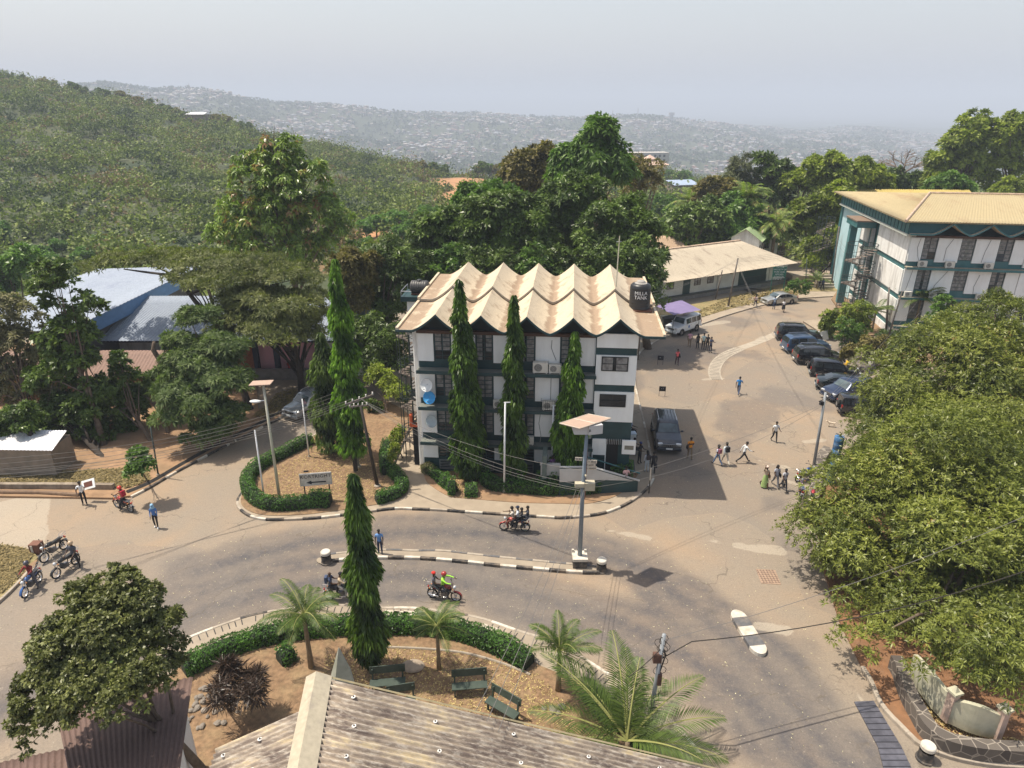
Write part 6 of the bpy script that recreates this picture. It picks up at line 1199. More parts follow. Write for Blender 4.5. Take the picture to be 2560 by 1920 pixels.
# leaf litter and stones
def litter(name, poly, n, mat, s=(.03, .08), z=.17, label='', cat=''):
    xs = [p.x for p in poly]; ys = [p.y for p in poly]; rs = RS; X = rs.uniform(min(xs), max(xs), n); Y = rs.uniform(min(ys), max(ys), n); ins = np.zeros(n, bool); j = len(poly)-1
    for i in range(len(poly)):
        c = ((poly[i].y > Y) != (poly[j].y > Y)) & (X < (poly[j].x-poly[i].x)*(Y-poly[i].y)/(poly[j].y-poly[i].y+1e-9)+poly[i].x); ins ^= c; j = i
    X, Y = X[ins], Y[ins]; n = len(X); C = np.stack([X, Y, np.full(n, z)], 1); V, F_, T = leaf_clusters(C, np.tile([0, 0, 1.], (n, 1)), 2, s[1], s[1]*.5, (1.2, 1.55), 0, rs.rand(n)); o = link_mesh(name, npmesh(name, V, F_, T), mat); tag(o, label, cat, kind='stuff')
LL = LEAF('dead leaf', (.12,.065,.03), (.48,.36,.20), .8, .1, 0); LGs = LEAF('dry grass blade', (.10,.08,.035), (.23,.165,.095), .8, .2, 0)
litter('leaf_litter', gp('J', [(150,1100),(640,1010),(1200,1060),(1750,1230),(2000,1500),(2000,1700),(150,1700)]), 5200, LL, (.03,.075), .165, 'dry fallen leaves strewn over the garden soil', 'leaf litter')
litter('leaf_litter', gp('H', [(330,690),(800,700),(900,760),(640,900),(520,860)]), 1800, LL, (.03,.085), .175, 'brown fallen leaves in the front bed below the mast tree', 'leaf litter')
litter('leaf_litter', gp('G', [(420,1350),(600,1100),(1000,900),(1400,900),(1750,1200),(1700,1400),(1200,1480),(500,1460)]), 3600, LL, (.03,.08), .18, 'dry leaves scattered over the signpost island', 'leaf litter')
litter('dry_grass', gp('F', [(0,240),(600,220),(1250,190),(1300,300),(1100,360),(600,335),(0,345)]), 5000, LGs, (.1,.22), .20, 'dry grass strip behind the low roadside wall', 'grass')
litter('dry_grass', gp('D', [(650,820),(900,740),(1480,640),(1520,600),(1250,560),(900,650),(640,760)]), 4000, LGs, (.12,.3), .20, 'dry grass verge in front of the long low building', 'grass')
litter('dry_grass', gp('F', [(0,850),(190,880),(290,930),(200,1100),(0,1290)]), 2500, LGs, (.1,.2), .15, 'dry grass at the far left road corner', 'grass')
litter('dry_grass', gp('G', [(750,300),(560,350),(300,600),(500,610),(700,480)]), 1500, LGs, (.1,.2), .17, 'sunlit dry grass bank left of the silver car', 'grass')
def stones(name, cx, cy, rx, ry, n, s, z, label, mat=M('grey brown stone', (.22,.19,.16), .3, 4, .9, bump=.5)):
    for i in range(n):
        a = rnd.uniform(0, 6.28); r = math.sqrt(rnd.random()); sz = s*rnd.uniform(.6, 1.3); mb = MB(); mb.ell((0,0,0), (sz*rnd.uniform(.8,1.2), sz*rnd.uniform(.7,1.1), sz*.6), 8, 5)
        mb.v = [tuple(Vector(v)*(1+.25*noise.noise(Vector(v)*4/s*.3+Vector((i*3.1, 0, 0))))) for v in mb.v]; o = mb.build(name, mat); o.location = (cx+rx*r*math.cos(a), cy+ry*r*math.sin(a), z+sz*.3); o.rotation_euler = (0, 0, a); tag(o, label, 'stone', label)
p = g('L', 370, 1130); stones('stone', p.x, p.y, .5, .3, 5, .2, .15, 'rough stone in the little heap beside the big palm')
p = g('K', 1640, 1200); stones('stone', p.x, p.y, 1.3, 1.3, 60, .13, .15, 'rubble stone in the heap between the brown roof and the purple bushes')
p = g('J', 815, 1175); mb = MB(); mb.ell((0,0,0), (.55,.42,.12), 14, 6); o = mb.build('stone', M('flat pale stone', (.30,.24,.18), .2, 3, .9, bump=.4)); o.location = (p.x, p.y, .2); tag(o, 'large flat stone slab lying beside the left garden bench', 'stone')

RDL = LEAF('road debris', (.10,.07,.04), (.55,.48,.38), .9, .05, 0)
litter('road_litter', gp('Z', [(0,1150),(400,1180),(700,1130),(1300,1120),(1420,900),(1400,760),(1700,680),(1800,900),(1720,1200),(1850,1650),(1500,1650),(1250,1400),(850,1330),(450,1400),(0,1600)]), 9000, RDL, (.02,.055), .012, 'specks of leaf, paper and grit scattered over the road and yard', 'litter')
# ---------------------------------------------------------------- street furniture
WHM = M('white pole paint', (.70,.71,.72), .04, 3, .5); DGP = M('bench green paint', (.035,.055,.042), .15, 4, .7, dirt=(.12,.13,.1), damt=.4)
def pole(name, k, b, top, r, mat, label, cat='pole', group=None, z=.13, parts=True):
    bp = g(k, b[0], b[1], 0); tp = atY(k, top[0], top[1], bp.y); t = empty(name, (bp.x, bp.y, 0), 0, label, cat, group); tl = (tp.x-bp.x, 0, tp.z)
    MB().tube([(0,0,0), tl], [r, r*.75], 10).build('shaft', mat, t, smooth=True); mb = MB(); mb.lathe([(r*1.9, z), (r*1.9, z+.08), (r*1.05, z+.16)], (0,0,0), 12); mb.build('footing', KG, t)
    return t, Vector(tl)
def wire(a, b, sag=.3, r=.011, mat=None, label='', group='overhead wires', n=14):
    pts = [a.lerp(b, i/n)-Vector((0, 0, sag*4*(i/n)*(1-i/n))) for i in range(n+1)]; mb = MB(); c = pts[n//2].copy(); mb.tube([p-c for p in pts], r, 4); o = mb.build('overhead_wire', mat or M('wire grey', (.16,.15,.14), .1)); o.location = c; return tag(o, label, 'wire', group)
def faded(parent, W_, H_, y, z=0, n=6, rows=1, x=0, rz=0, mat=None):   # writing worn past reading: short strokes where the letters stand
    mb = MB()
    for r in range(rows):
        for i in range(n):
            if rnd.random() < .85: mb.box((x+(i+.5)/n*W_-W_/2, y, z+H_*(rows/2-r-.5)/rows), (W_/n*.55, .008, H_/rows*rnd.uniform(.4, .65)))
    o = mb.build('worn_lettering', mat or LETB, parent); o.rotation_euler = (0, 0, rz); return o
# big solar lamp on the median
lb = g('H', 1618, 1500); t = empty('solar_street_lamp', lb, 0, 'tall grey solar street lamp with a broad two-part panel standing on the road median', 'street lamp')
MB().tube([(0,0,.6), (.0,0,5.0), (.08,0,8.45)], [.13,.11,.085], 12).build('pole', M('grey lamp steel', (.17,.21,.25), .08, 2, .45), t, smooth=True)
mb = MB(); mb.box((0,0,.28), (.78,.78,.56), 1); mb.box((0,0,.64), (.84,.84,.16), 0); mb.box((-.36,.3,.78), (.12,.12,.2), 0); mb.box((.34,.3,.78), (.12,.12,.2), 0); mb.build('plinth', [WHTP, BLKP], t)
cs = [g('S', x, y, 8.95)-lb for x, y in ((-10,350), (455,472), (1175,235), (650,138))]; m1 = cs[0].lerp(cs[3], .485); m2 = cs[1].lerp(cs[2], .485); PN = M('dusty solar panel', (.40,.28,.21), .05, 3, .55, dirt=(.3,.22,.18), damt=.3)
for q in ((cs[0], cs[1], m2, m1), (m1+Vector((.03,.02,0)), m2+Vector((.03,.02,0)), cs[2], cs[3])):
    mb = MB(); mb.add([*q]+[v-Vector((0,0,.05)) for v in q], [(0,1,2,3), (7,6,5,4), (0,4,5,1), (1,5,6,2), (2,6,7,3), (3,7,4,0)]); o = mb.build('solar_panel', PN, t)
    fm = MB()
    for i in range(4): fm.tube([q[i]+Vector((0,0,.005)), q[(i+1) % 4]+Vector((0,0,.005))], .022, 4)
    fm.build('frame', M('pale panel frame', (.55,.48,.40)), o)
mb = MB(); mb.box((-.25,0,8.6), (.7,.5,.5), 0, tx=1.5); mb.box((.45,-.05,8.62), (.75,.45,.5), 0, rz=.25); mb.build('battery_box', M('pale box', (.48,.48,.48), .05), t); text('lettering', '&', .2, (.2,-.36,8.62), (math.radians(90),0,.25), LETB, t)
mb = MB(); mb.tube([(.08,0,5.75), (.1,-.1,5.9), (.1,-.5,6.0)], .05, 6); mb.box((-.2,-.15,5.35), (.5,.3,.22), 0); mb.box((.35,.0,5.2), (.55,.4,.45), 0); mb.build('lamp_head', M('pale khaki casing', (.42,.38,.28)), t)
t = empty('direction_sign', g('H', 1665, 945), 0, 'cluster of small white direction boards on a brown post behind the solar lamp', 'sign'); b_ = Vector(t.location); MB().tube([(0,0,0), (0,0,3.9)], .04, 6).build('post', M('rust brown', (.12,.05,.03)), t)
for (x0, y0, x1, y1, tx, rz_) in ((1577,565,1650,592,'ADMIN',-.15), (1680,592,1778,612,'LIBRARY',-.12), (1683,618,1765,640,'CLINIC',.2), (1683,646,1775,670,'BURSARY',0)):
    c = atY('H', (x0+x1)/2, (y0+y1)/2, b_.y-.05)-b_; w_ = (x1-x0)/3.456/FPX*37; h_ = .24; bd = MB(); bd.box((0,0,0), (w_,.03,h_)); o = bd.build('board', WHTP, t); o.location = c; o.rotation_euler = (0,-rz_*.4,0); faded(o, w_*.8, .16, -.02, 0, 6)
# bollards
for (k, x, y, lab) in (('J', 170, 378, 'white-topped black bollard at the left end of the median'), ('H', 1808, 1545, 'white-topped black bollard beside the solar lamp plinth'), ('M', 1572, 1280, 'white-topped black bollard on the kerb by the drain grating')):
    p = g(k, x, y); t = empty('bollard', p, 0, lab, 'bollard', 'black and white bollards'); mb = MB(); mb.lathe([(.34,0), (.34,.07), (.28,.1), (.27,.5)], (0,0,0), 20); mb.build('base', BLKP, t, smooth=False); MB().lathe([(.28,.6), (.28,.74), (.25,.78), (.01,.79)], (0,0,0), 20).build('cap', WHTP, t)
# benches
def bench(p, rz, label, W=1.55):
    t = empty('park_bench', p, rz, label, 'bench', 'green garden benches'); MB().box((0,0,.45), (W,.42,.06)).build('seat', DGP, t, bevel=.01); MB().box((0,.30,.92), (W,.05,.36), rx=-.15).build('backrest', DGP, t, bevel=.01)
    for s in (-1, 1): mb = MB(); mb.box((s*W*.42,-.12,.22), (.07,.07,.44)); mb.box((s*W*.42,.22,.5), (.07,.07,1.0), rx=-.1); mb.box((s*W*.42,.05,.4), (.06,.36,.06)); mb.build('leg', DGP, t)
    return t
bench(g('J', 630, 1330, .15), .12, 'left dark green bench, nearest the tall mast tree'); bench(g('J', 1240, 1355, .15), .10, 'middle dark green bench in the garden'); bench(g('J', 1480, 1520, .15), -.62, 'right dark green bench turned across the garden'); bench(g('J', 735, 1475, .15), .2, 'dark green bench half hidden behind the verge of the foreground roof', 1.2)
# signs
sp_ = (g('G', 890, 1440, .16)+g('G', 1045, 1440, .16))/2; t = empty('direction_sign', sp_, math.radians(9), 'white board with black lettering and an arrow on the signpost island', 'sign'); Wd = 2.02
MB().box((0,0,1.62), (Wd,.05,.92)).build('board', WHTP, t, bevel=.03); 
bf = MB(); [bf.tube([(a,-.03,c), (b,-.03,d)], .015, 4) for a, b, c, d in ((-.97,.97,1.2,1.2), (-.97,.97,2.04,2.04), (-.97,-.97,1.2,2.04), (.97,.97,1.2,2.04))]; bf.build('border', GALV, t)
text('lettering', 'KORTRIGHT', .345, (0,-.032,1.82), (math.radians(90),0,0), LETB, t, .006)
mb = MB(); mb.b6(-.28,.62,-.036,-.028,1.36,1.45); mb.add([(-.62,-.036,1.405), (-.28,-.036,1.26), (-.28,-.036,1.55)], [(0,1,2)]); mb.build('arrow', LETB, t)
for s in (-1, 1): MB().box((s*.78,.03,.6), (.07,.06,1.2)).build('post', LETB, t)
MB().box((-.55,.05,2.2), (.3,.06,.1)).build('bracket', LETB, t)
gsp = atY('D', 1316, 598, g('D', 1316, 600).y); gy = gsp.y; t = empty('notice_board', (gsp.x, gy, 0), math.radians(-4), 'green notice board with white lettering on two posts behind the silver saloon', 'sign'); u = gy/ray('D',1316,520)[1]/FPX/3.456
MB().box((0,0,3.0), (108*u,.05,88*u)).build('board', M('sign green', (.015,.14,.10), .05), t)
for i, s in enumerate(['W E L C O M E', 'TO THE', 'FACULTY OF', 'PURE AND', 'APPLIED', 'SCIENCES', 'F  B  C']): text('lettering', s, .30, (0,-.035,4.0-i*.335), (math.radians(90),0,0), LETW, t, .005)
for s in (-1, 1): MB().tube([(s*54*u,.0,0), (s*54*u,0,3.0+46*u)], .05, 6).build('post', M('sign green', (.015,.14,.10)), t)
for (k, x, y, lab) in (('D', 312, 1215, 'small black stencilled sign on thin legs in the yard, the farther of two'), ('D', 327, 1488, 'small black stencilled sign on thin legs in the yard, at the edge of the shade')):
    t = empty('ground_sign', g(k, x, y), -.12, lab, 'sign', 'small black yard signs'); MB().box((0,0,.72), (.58,.04,.46)).build('board', LETB, t); faded(t, .22, .16, -.025, .74, 3, 1, mat=M('grey lettering', (.4,.42,.45)))
    for s in (-1, 1): MB().tube([(s*.26,0,0), (s*.26,0,.5)], .018, 5).build('leg', LETB, t)
t = empty('post', g('I', 255, 1200), 0, 'thin white and black marker post at the pavement corner', 'post'); MB().tube([(0,0,0), (0,0,1.0)], .045, 8).build('lower_half', BLKP, t); MB().tube([(0,0,1.0), (0,0,1.9)], .045, 8).build('upper_half', WHTP, t)
t = empty('folding_sign', g('I', 100, 1030, .13), .9, 'narrow folding sign frame standing edge-on by the corner of the ramp wall', 'sign'); mb = MB(); mb.tube([(-.22,0,0), (-.22,.22,1.15), (.22,.22,1.15), (.22,0,0)], .02, 5); mb.tube([(-.22,.5,0), (-.22,.24,1.15)], .02, 5); mb.build('frame', STEEL, t); MB().box((0,.1,.65), (.44,.02,.8), rx=-.18).build('panel', M('sign grey panel', (.08,.09,.1)), t)
p = g('S', 1040, 1640, .16); t = empty('post', p, 0, 'crooked wooden stake in front of the ramp wall', 'post'); MB().tube([(0,0,0), (.1,0,.7), (-.05,0,1.5), (-.02,0,2.3)], .05, 6).build('stake', WOOD, t)
p = atY('S', 1450, 1280, g('S', 1420, 1560).y); t = empty('notice', (p.x, p.y-.3, 0), .1, 'weathered cream pointed notice rising from the corner hedge', 'sign'); mb = MB(); mb.add([(-.22,0,p.z-.9), (.25,0,p.z-1.0), (.22,0,p.z-.1), (-.02,0,p.z+.55), (-.2,0,p.z-.1)]+[(-.22,.04,p.z-.9), (.25,.04,p.z-1.0), (.22,.04,p.z-.1), (-.02,.04,p.z+.55), (-.2,.04,p.z-.1)], [(0,1,2,3,4), (9,8,7,6,5), (0,5,6,1), (1,6,7,2), (2,7,8,3), (3,8,9,4), (4,9,5,0)]); mb.build('board', M('cream notice', (.50,.42,.26), dirt=(.1,.08,.05)), t); MB().tube([(0,.02,0), (0,.02,p.z-.9)], .03, 5).build('post', WOOD, t)
# poles and lamps
t, tl = pole('solar_street_lamp', 'G', (575,1450), (400,240), .10, M('yellowed pole paint', (.45,.44,.36), .15, 2, .6, dirt=(.25,.3,.15), dscale=1), 'slim pale street lamp with a flat solar panel on the signpost island', 'street lamp')
MB().box((tl.x-.1,0,tl.z+.03), (1.3,.75,.05), ry=-.05).build('solar_panel', PN, t); mb = MB(); mb.tube([(tl.x*.87,0,tl.z*.865), (tl.x*.87-.5,-.05,tl.z*.862)], .03, 5); mb.build('arm', WHM, t); mb = MB(); mb.ell((tl.x*.87-.62,-.05,tl.z*.86), (.36,.15,.1)); mb.build('lamp_head', WHM, t, smooth=True)
pole('flagpole', 'G', (415,1425), (315,720), .06, WHM, 'left thin white pole on the signpost island', 'pole', 'thin white poles on the island'); pole('flagpole', 'G', (875,1010), (800,400), .055, WHM, 'thin white pole beside the parked silver car', 'pole', 'thin white poles on the island')
pc, tc_ = pole('power_pole', 'G', (1375,1110), (1255,370), .13, M('concrete pole', (.36,.35,.33), .08, 2), 'pale concrete power pole tilting left in front of the tallest mast tree', 'pole')
pw, tw_ = pole('power_pole', 'G', (1575,1310), (1400,470), .12, M('dark creosoted wood', (.035,.028,.022), .2, 3), 'dark wooden power pole leaning left beside the concrete one', 'pole')
def crossarm(t, tl, off, L_, rz): 
    mb = MB(); mb.box((tl.x+off[0],off[1],tl.z+off[2]), (L_,.1,.1), rz=rz, ry=-.25); mb.build('crossarm', WOOD, t); mb = MB()
    for i in range(5): x = (i-2)*L_/4.4; mb.lathe([(.03,0), (.055,.05), (.03,.1), (.05,.15), (.01,.18)], (tl.x+off[0]+x*math.cos(rz), off[1]+x*math.sin(rz), tl.z+off[2]+.05+x*.25), 8)
    mb.build('insulators', M('white insulator', (.7,.68,.62)), t)
crossarm(pc, tc_, (.2,-.1,.15), 1.7, .2); crossarm(pw, tw_, (-.1,.2,.35), 1.9, .3); crossarm(pw, tw_, (-.2,.2,-.1), 1.5, -.4)
for (bt_, tp_, lab) in (((968,880), (978,90), 'left white flagpole in front of the facade'), ((1378,790), (1395,115), 'right white flagpole in front of the facade')):
    t, tl = pole('flagpole', 'H', bt_, tp_, .075, WHM, lab, 'flagpole', 'white flagpoles before the facade'); MB().box((tl.x+.12,0,tl.z), (.42,.05,.05)).build('top_bracket', WHM, t); mb = MB(); mb.lathe([(.1,.2), (.1,.5), (.085,.55)], (0,0,0), 12); mb.build('sleeve', WHTP, t)
t, tl = pole('lamp_pole', 'I', (1930,1000), (2065,170), .11, M('grey steel pole', (.27,.29,.31), .08, 2, .5), 'grey steel pole leaning right beside the blue motorcycle', 'pole', z=0); P6 = Vector(t.location)+tl
mb = MB(); mb.box((tl.x-.16,-.05,tl.z-.75), (.24,.2,.25)); mb.tube([(tl.x-.05,0,tl.z-.5), (tl.x-.35,0,tl.z-.65)], .03, 5); mb.build('meter_box', LETB, t)
t, tl = pole('utility_pole', 'L', (1275,1330), (1435,400), .10, M('grey steel pole', (.27,.29,.31)), 'grey utility pole wrapped in tangled cables behind the big coconut palm', 'pole'); PU = Vector(t.location)+tl
mb = MB(); rr = random.Random(4)
for i in range(11):
    c = Vector((tl.x-.05*rr.random(), 0, tl.z-.25-.16*i*(.5+rr.random()*.6))); R_ = rr.uniform(.12,.34); ax = rr.uniform(0, 3); mb.tube([c+Vector((R_*math.cos(a)*math.cos(ax)+.04*rr.random(), R_*math.cos(a)*math.sin(ax), R_*.8*math.sin(a))) for a in np.linspace(0, 6.2, 14)], .012, 4)
mb.tube([(tl.x-.1,0,tl.z-.3), (tl.x+.12,-.05,tl.z-1.0), (tl.x-.02,0,tl.z-1.9), (tl.x-.1,0,tl.z-2.6)], .03, 5); mb.build('cable_coils', M('black cable', (.03,.025,.02)), t)
mb = MB(); mb.box((tl.x-.18,0,tl.z-1.15), (.32,.2,.42)); mb.box((tl.x-.02,-.05,tl.z-2.2), (.16,.16,.55)); mb.build('junction_box', M('rusty dark box', (.10,.05,.035), .3, 6), t)
PD1, td1 = pole('power_pole', 'D', (897,725), (985,295), .12, WOOD, 'grey wooden power pole leaning right in front of the long low building', 'pole'); PD2, td2 = pole('power_pole', 'D', (787,665), (850,400), .1, WOOD, 'shorter leaning pole left of the tall one by the long low building', 'pole')
PN1, tn1 = pole('power_pole', 'N', (870,372), (893,52), .12, WOOD, 'upright pole in front of the corner of the right-hand block', 'pole'); PN2, tn2 = pole('power_pole', 'N', (853,500), (983,78), .1, M('dark wet wood', (.07,.06,.05)), 'thin dark pole slanting across the corner of the right-hand block', 'pole')
PS, ts = pole('power_pole', 'H', (1725,740), (1762,-290), .11, WOOD, 'old wooden pole close to the right bay of the central block', 'pole')
PF, tf = pole('power_pole', 'D', (1790,545), (1860,20), .12, WOOD, 'tall thin pole in front of the pale blue wall by the concrete steps', 'pole')
PG, tg = pole('power_pole', 'D', (1565,600), (1580,300), .07, STEEL, 'dark thin post right of the green notice board', 'pole')
pole('power_pole', 'F', (1370,250), (1300,-180), .06, STEEL, 'slim dark post by the roadside drain at left', 'pole')
def W(t, tl): return Vector(t.location)+tl
LX = lambda x, y, Y: atY('P', x, y, Y)
pcT = W(pc, tc_)+Vector((.1,-.1,.2)); pwT = W(pw, tw_)+Vector((0,.2,.4)); lampT = lb+Vector((0,0,6.2)); lampM = lb+Vector((0,0,5.2))
gw = 'overhead wires from the tilting power poles'
for i in range(4): wire(pcT+Vector((-.8+i*.4,0,.1-.1*i)), LX(-60, 1150+i*14, 30), .9, label=ORD[i]+' '+'power line running left from the concrete pole over the driveway', group=gw)
for i in range(3): wire(pwT+Vector((-.6+i*.4,0,0)), LX(-60, 1178+i*10, 31), 1.1, label=ORD[i]+' '+'power line running left from the dark wooden pole', group=gw)
for i, (e, s) in enumerate([(lampM+Vector((0,0,.9)), .7), (lampM, .8), (lampM-Vector((0,0,.25)), .9), (lampM-Vector((0,0,.35)), 1.0)]): wire(pwT+Vector((.1*i,0,-.1*i)), e, s, label=ORD[i]+' '+'power line sweeping across the facade to the solar lamp pole', group=gw)
wire(lampM, P6-Vector((0,0,.8)), .5, label='wire from the solar lamp to the steel pole by the motorcycles'); wire(lampM-Vector((0,0,.2)), P6-Vector((0,0,.9)), 1.1, label='slacker wire from the solar lamp to the steel pole by the motorcycles')
for i in range(3): wire(W(PS, ts)-Vector((0,0,4.8+.15*i)), g('I', 180+30*i, 330, 5.5), .1, label=ORD[i]+' '+'short service wire fanning from the old wooden pole to the yard side')
for i in range(3): wire(lampM+Vector((-.3+.2*i,0,-.1)), dn(RE-rdir*(.2+.3*i), 4.5+.3*i)+Vector((0,0,.3)), .5, label=ORD[i]+' '+'wire crossing the road from the solar lamp to the foreground roof', group='wires crossing the road')
for i in range(3): wire(P6-Vector((0,0,.6+.15*i)), RL(2+1.2*i, -.3, 4.4), .6, label=ORD[i]+' '+'wire rising from the steel pole to the right-hand block')
for i in range(4): wire(W(PD1, td1)-Vector((0,0,.1+.12*i)), W(PF, tf)-Vector((0,0,1.0+.5*i)), .5, label=ORD[i]+' '+'wire between the leaning pole and the tall pole by the steps')
for i in range(2): wire(W(PD1, td1)-Vector((0,0,.2*i)), ML(14.2,6+i,11.2), .6, label=ORD[i]+' '+'wire from the leaning pole to the back of the wavy roof')
for i in range(3): wire(W(PD2, td2)-Vector((0,0,.2*i)), Vector((22+i,86.5,3.1)), .3, label=ORD[i]+' '+'service wire from the shorter pole to the long low building')
for i in range(2): wire(P6-Vector((0,0,.3*i)), W(PD1, td1)-Vector((0,0,.4+.2*i)), 1.4, label=ORD[i]+' '+'long wire over the yard between the steel pole and the leaning pole')
for i in range(3): wire(W(PN1, tn1)-Vector((0,0,.15*i)), W(PF, tf)-Vector((0,0,1.5+.4*i)), .5, label=ORD[i]+' '+'wire between the two poles either side of the spiral stair')
wire(PU-Vector((0,0,.3)), Vector((24, 26, 7.5)), .5, .014, label='thin wire from the tangled utility pole into the mango tree'); wire(PU-Vector((0,0,1.2)), PU+Vector((1.1,0,-.35)), .0, .028, M('black cable', (.03,.025,.02)), 'thick black cable rising from the tangled pole'); wire(PU+Vector((1.1,0,-.35)), Vector((24, 25, 5.2)), .7, .028, M('black cable', (.03,.025,.02)), 'thick black cable drooping from the tangled pole into the mango tree'); wire(PU-Vector((0,0,.6)), g('L', 1100, 800, 3.4), .1, .02, M('black cable', (.03,.025,.02)), 'short black cable slanting down behind the big palm')
# canopy by the low building
cz = 2.6; q = [g('D', x, y, cz) for x, y in ((278,708), (430,787), (668,742), (500,657))]; c = sum(q, Vector())/4; t = empty('canopy', (c.x, c.y, 0), 0, 'purple awning on thin legs behind the white off-road car', 'canopy'); q = [v-Vector((c.x, c.y, 0)) for v in q]
mb = MB(); n = 8; vs = []
for i in range(n+1):
    for j in range(n+1): p = q[0].lerp(q[1], j/n).lerp(q[3].lerp(q[2], j/n), i/n); vs.append(p+Vector((0,0,.12*math.sin(i/n*math.pi)*math.sin(j/n*math.pi)+.02*math.sin(i*2.2))))
mb.add(vs, [(i*(n+1)+j, i*(n+1)+j+1, (i+1)*(n+1)+j+1, (i+1)*(n+1)+j) for i in range(n) for j in range(n)]); mb.build('awning', M('purple tarpaulin', (.19,.15,.29), .08, 1.2, .6), t)
for v in q: MB().tube([(v.x*.95, v.y*.95, 0), (v.x*.95, v.y*.95, v.z)], .03, 5).build('leg', STEEL, t)
mb = MB(); mb.b6(-1.6, .6, -.1, 1.5, 0, 1.3); mb.build('stall_counter', M('dark stall', (.04,.045,.04)), t)
# blue drums on end beside the wall: tall stack
bp_ = g('I', 2140, 1110)
t = empty('drum_stack', (bp_.x-.2, bp_.y, 0), 0, 'tall column of battered blue drums half hidden by the mango leaves', 'drum'); DB = M('battered blue paint', (.03,.13,.30), .25, 3, .5, dirt=(.25,.3,.35), dscale=2.5, damt=.6)
for i in range(4): z = i*.92; MB().lathe([(.01,z), (.3,z), (.31,z+.03), (.3,z+.28), (.31,z+.31), (.3,z+.34), (.3,z+.6), (.31,z+.63), (.3,z+.66), (.31,z+.88), (.28,z+.9), (.01,z+.9)], (0,0,0), 20).build('drum', DB, t, smooth=True)
mb = MB(); mb.tube([(-.3,0,3.9), (.05,0,3.72), (.4,-.1,3.85)], .035, 5); mb.build('tap', GALV, t)
# stone walls, balustrade wall and crazy paving
SW = bpy.data.materials.new('crazy stone'); SW.use_nodes = True; nt = SW.node_tree; N = nt.nodes; p_ = N['Principled BSDF']; p_.inputs['Roughness'].default_value = .9; tcn = N.new('ShaderNodeTexCoord'); v1 = N.new('ShaderNodeTexVoronoi'); v1.feature = 'DISTANCE_TO_EDGE'; v1.inputs['Scale'].default_value = 1.9; lk(nt, tcn.outputs['Object'], v1.inputs[0]); v2 = N.new('ShaderNodeTexVoronoi'); v2.inputs['Scale'].default_value = 1.9; lk(nt, tcn.outputs['Object'], v2.inputs[0])
m2_ = N.new('ShaderNodeMix'); m2_.data_type = 'RGBA'; lk(nt, v2.outputs['Color'], m2_.inputs[0]); m2_.inputs[6].default_value = (.06,.05,.045,1); m2_.inputs[7].default_value = (.14,.12,.10,1); rr_ = N.new('ShaderNodeMapRange'); rr_.inputs[1].default_value = .02; rr_.inputs[2].default_value = .045; rr_.inputs[3].default_value = 1; rr_.inputs[4].default_value = 0; lk(nt, v1.outputs['Distance'], rr_.inputs[0]); m3_ = N.new('ShaderNodeMix'); m3_.data_type = 'RGBA'; lk(nt, rr_.outputs[0], m3_.inputs[0]); lk(nt, m2_.outputs[2], m3_.inputs[6]); m3_.inputs[7].default_value = (.27,.235,.195,1); lk(nt, m3_.outputs[2], p_.inputs['Base Color'])
def wallpath(name, pts, h, th, mat, label, z0=0, sm=4, cat='wall', tops=None):
    p = smooth_path(pts, sm); b = p[len(p)//2].copy(); mb = MB(); vs = []
    for i, q in enumerate(p):
        tt = (p[min(i+1, len(p)-1)]-p[max(i-1, 0)]).normalized(); nn = Vector((-tt.y, tt.x, 0))*th/2; hh = h if not tops else h+tops(i/(len(p)-1))
        for s, z in ((-1, z0), (-1, z0+hh), (1, z0+hh), (1, z0)): r = q-b+nn*s; vs.append((r.x, r.y, z))
    fs = [(i*4+j, (i+1)*4+j, (i+1)*4+j+1, i*4+j+1) for i in range(len(p)-1) for j in range(3)]+[(0,1,2,3), tuple((len(p)-1)*4+j for j in (3,2,1,0))]; mb.add(vs, fs); o = mb.build(name, mat); o.location = (b.x, b.y, 0); return tag(o, label, cat)
wallpath('stone_wall', [(p.x, p.y) for p in gp('I', [(2080,820),(2010,900),(1975,1010),(1960,1150),(1935,1280),(1905,1400),(1890,1500)])], .75, .7, SW, 'low rough stone wall edging the yard behind the parked motorcycles')
wallpath('stone_wall', [(p.x, p.y) for p in gp('R', [(300,200),(370,330),(430,520),(520,740),(640,960),(780,1200),(1000,1370),(1400,1480),(1900,1530),(2300,1540)])], .75, .5, SW, 'dark curved crazy-stone wall beside the orange soil at bottom right', z0=.1)
wallpath('garden_wall', [(p.x, p.y) for p in gp('R', [(560,240),(700,470),(860,690),(1060,900),(1180,960),(1400,1060),(1600,1120),(1800,1160)], .5)], 1.15, .18, M('mossy cream wall', (.46,.44,.33), .1, 2, .85, dirt=(.25,.26,.18), dscale=1.2, damt=.6), 'curved cream garden wall with a scalloped top under the mango tree', z0=.4, tops=lambda f: .28*abs(math.sin(f*math.pi*2)))
for (x, y, lab) in ((1085, 900, 'mossy pillar in the middle of the scalloped garden wall'), (1800, 1150, 'reddish pillar at the right end of the scalloped garden wall')):
    p = g('R', x, y, .5); t = empty('wall_pillar', (p.x, p.y, .4), .3, lab, 'pillar'); MB().b6(-.16,.16,-.16,.16,0,1.5).build('shaft', M('peeling pillar', (.45,.33,.27), .15, 4, .9, dirt=(.55,.5,.42)), t); mb = MB(); mb.b6(-.22,.22,-.22,.22,1.5,1.6); mb.add([(-.12,-.12,1.6), (.12,-.12,1.6), (.12,.12,1.6), (-.12,.12,1.6), (0,0,1.85)], [(0,1,4), (1,2,4), (2,3,4), (3,0,4)]); mb.build('cap', M('mossy cream wall', (.46,.44,.33)), t)
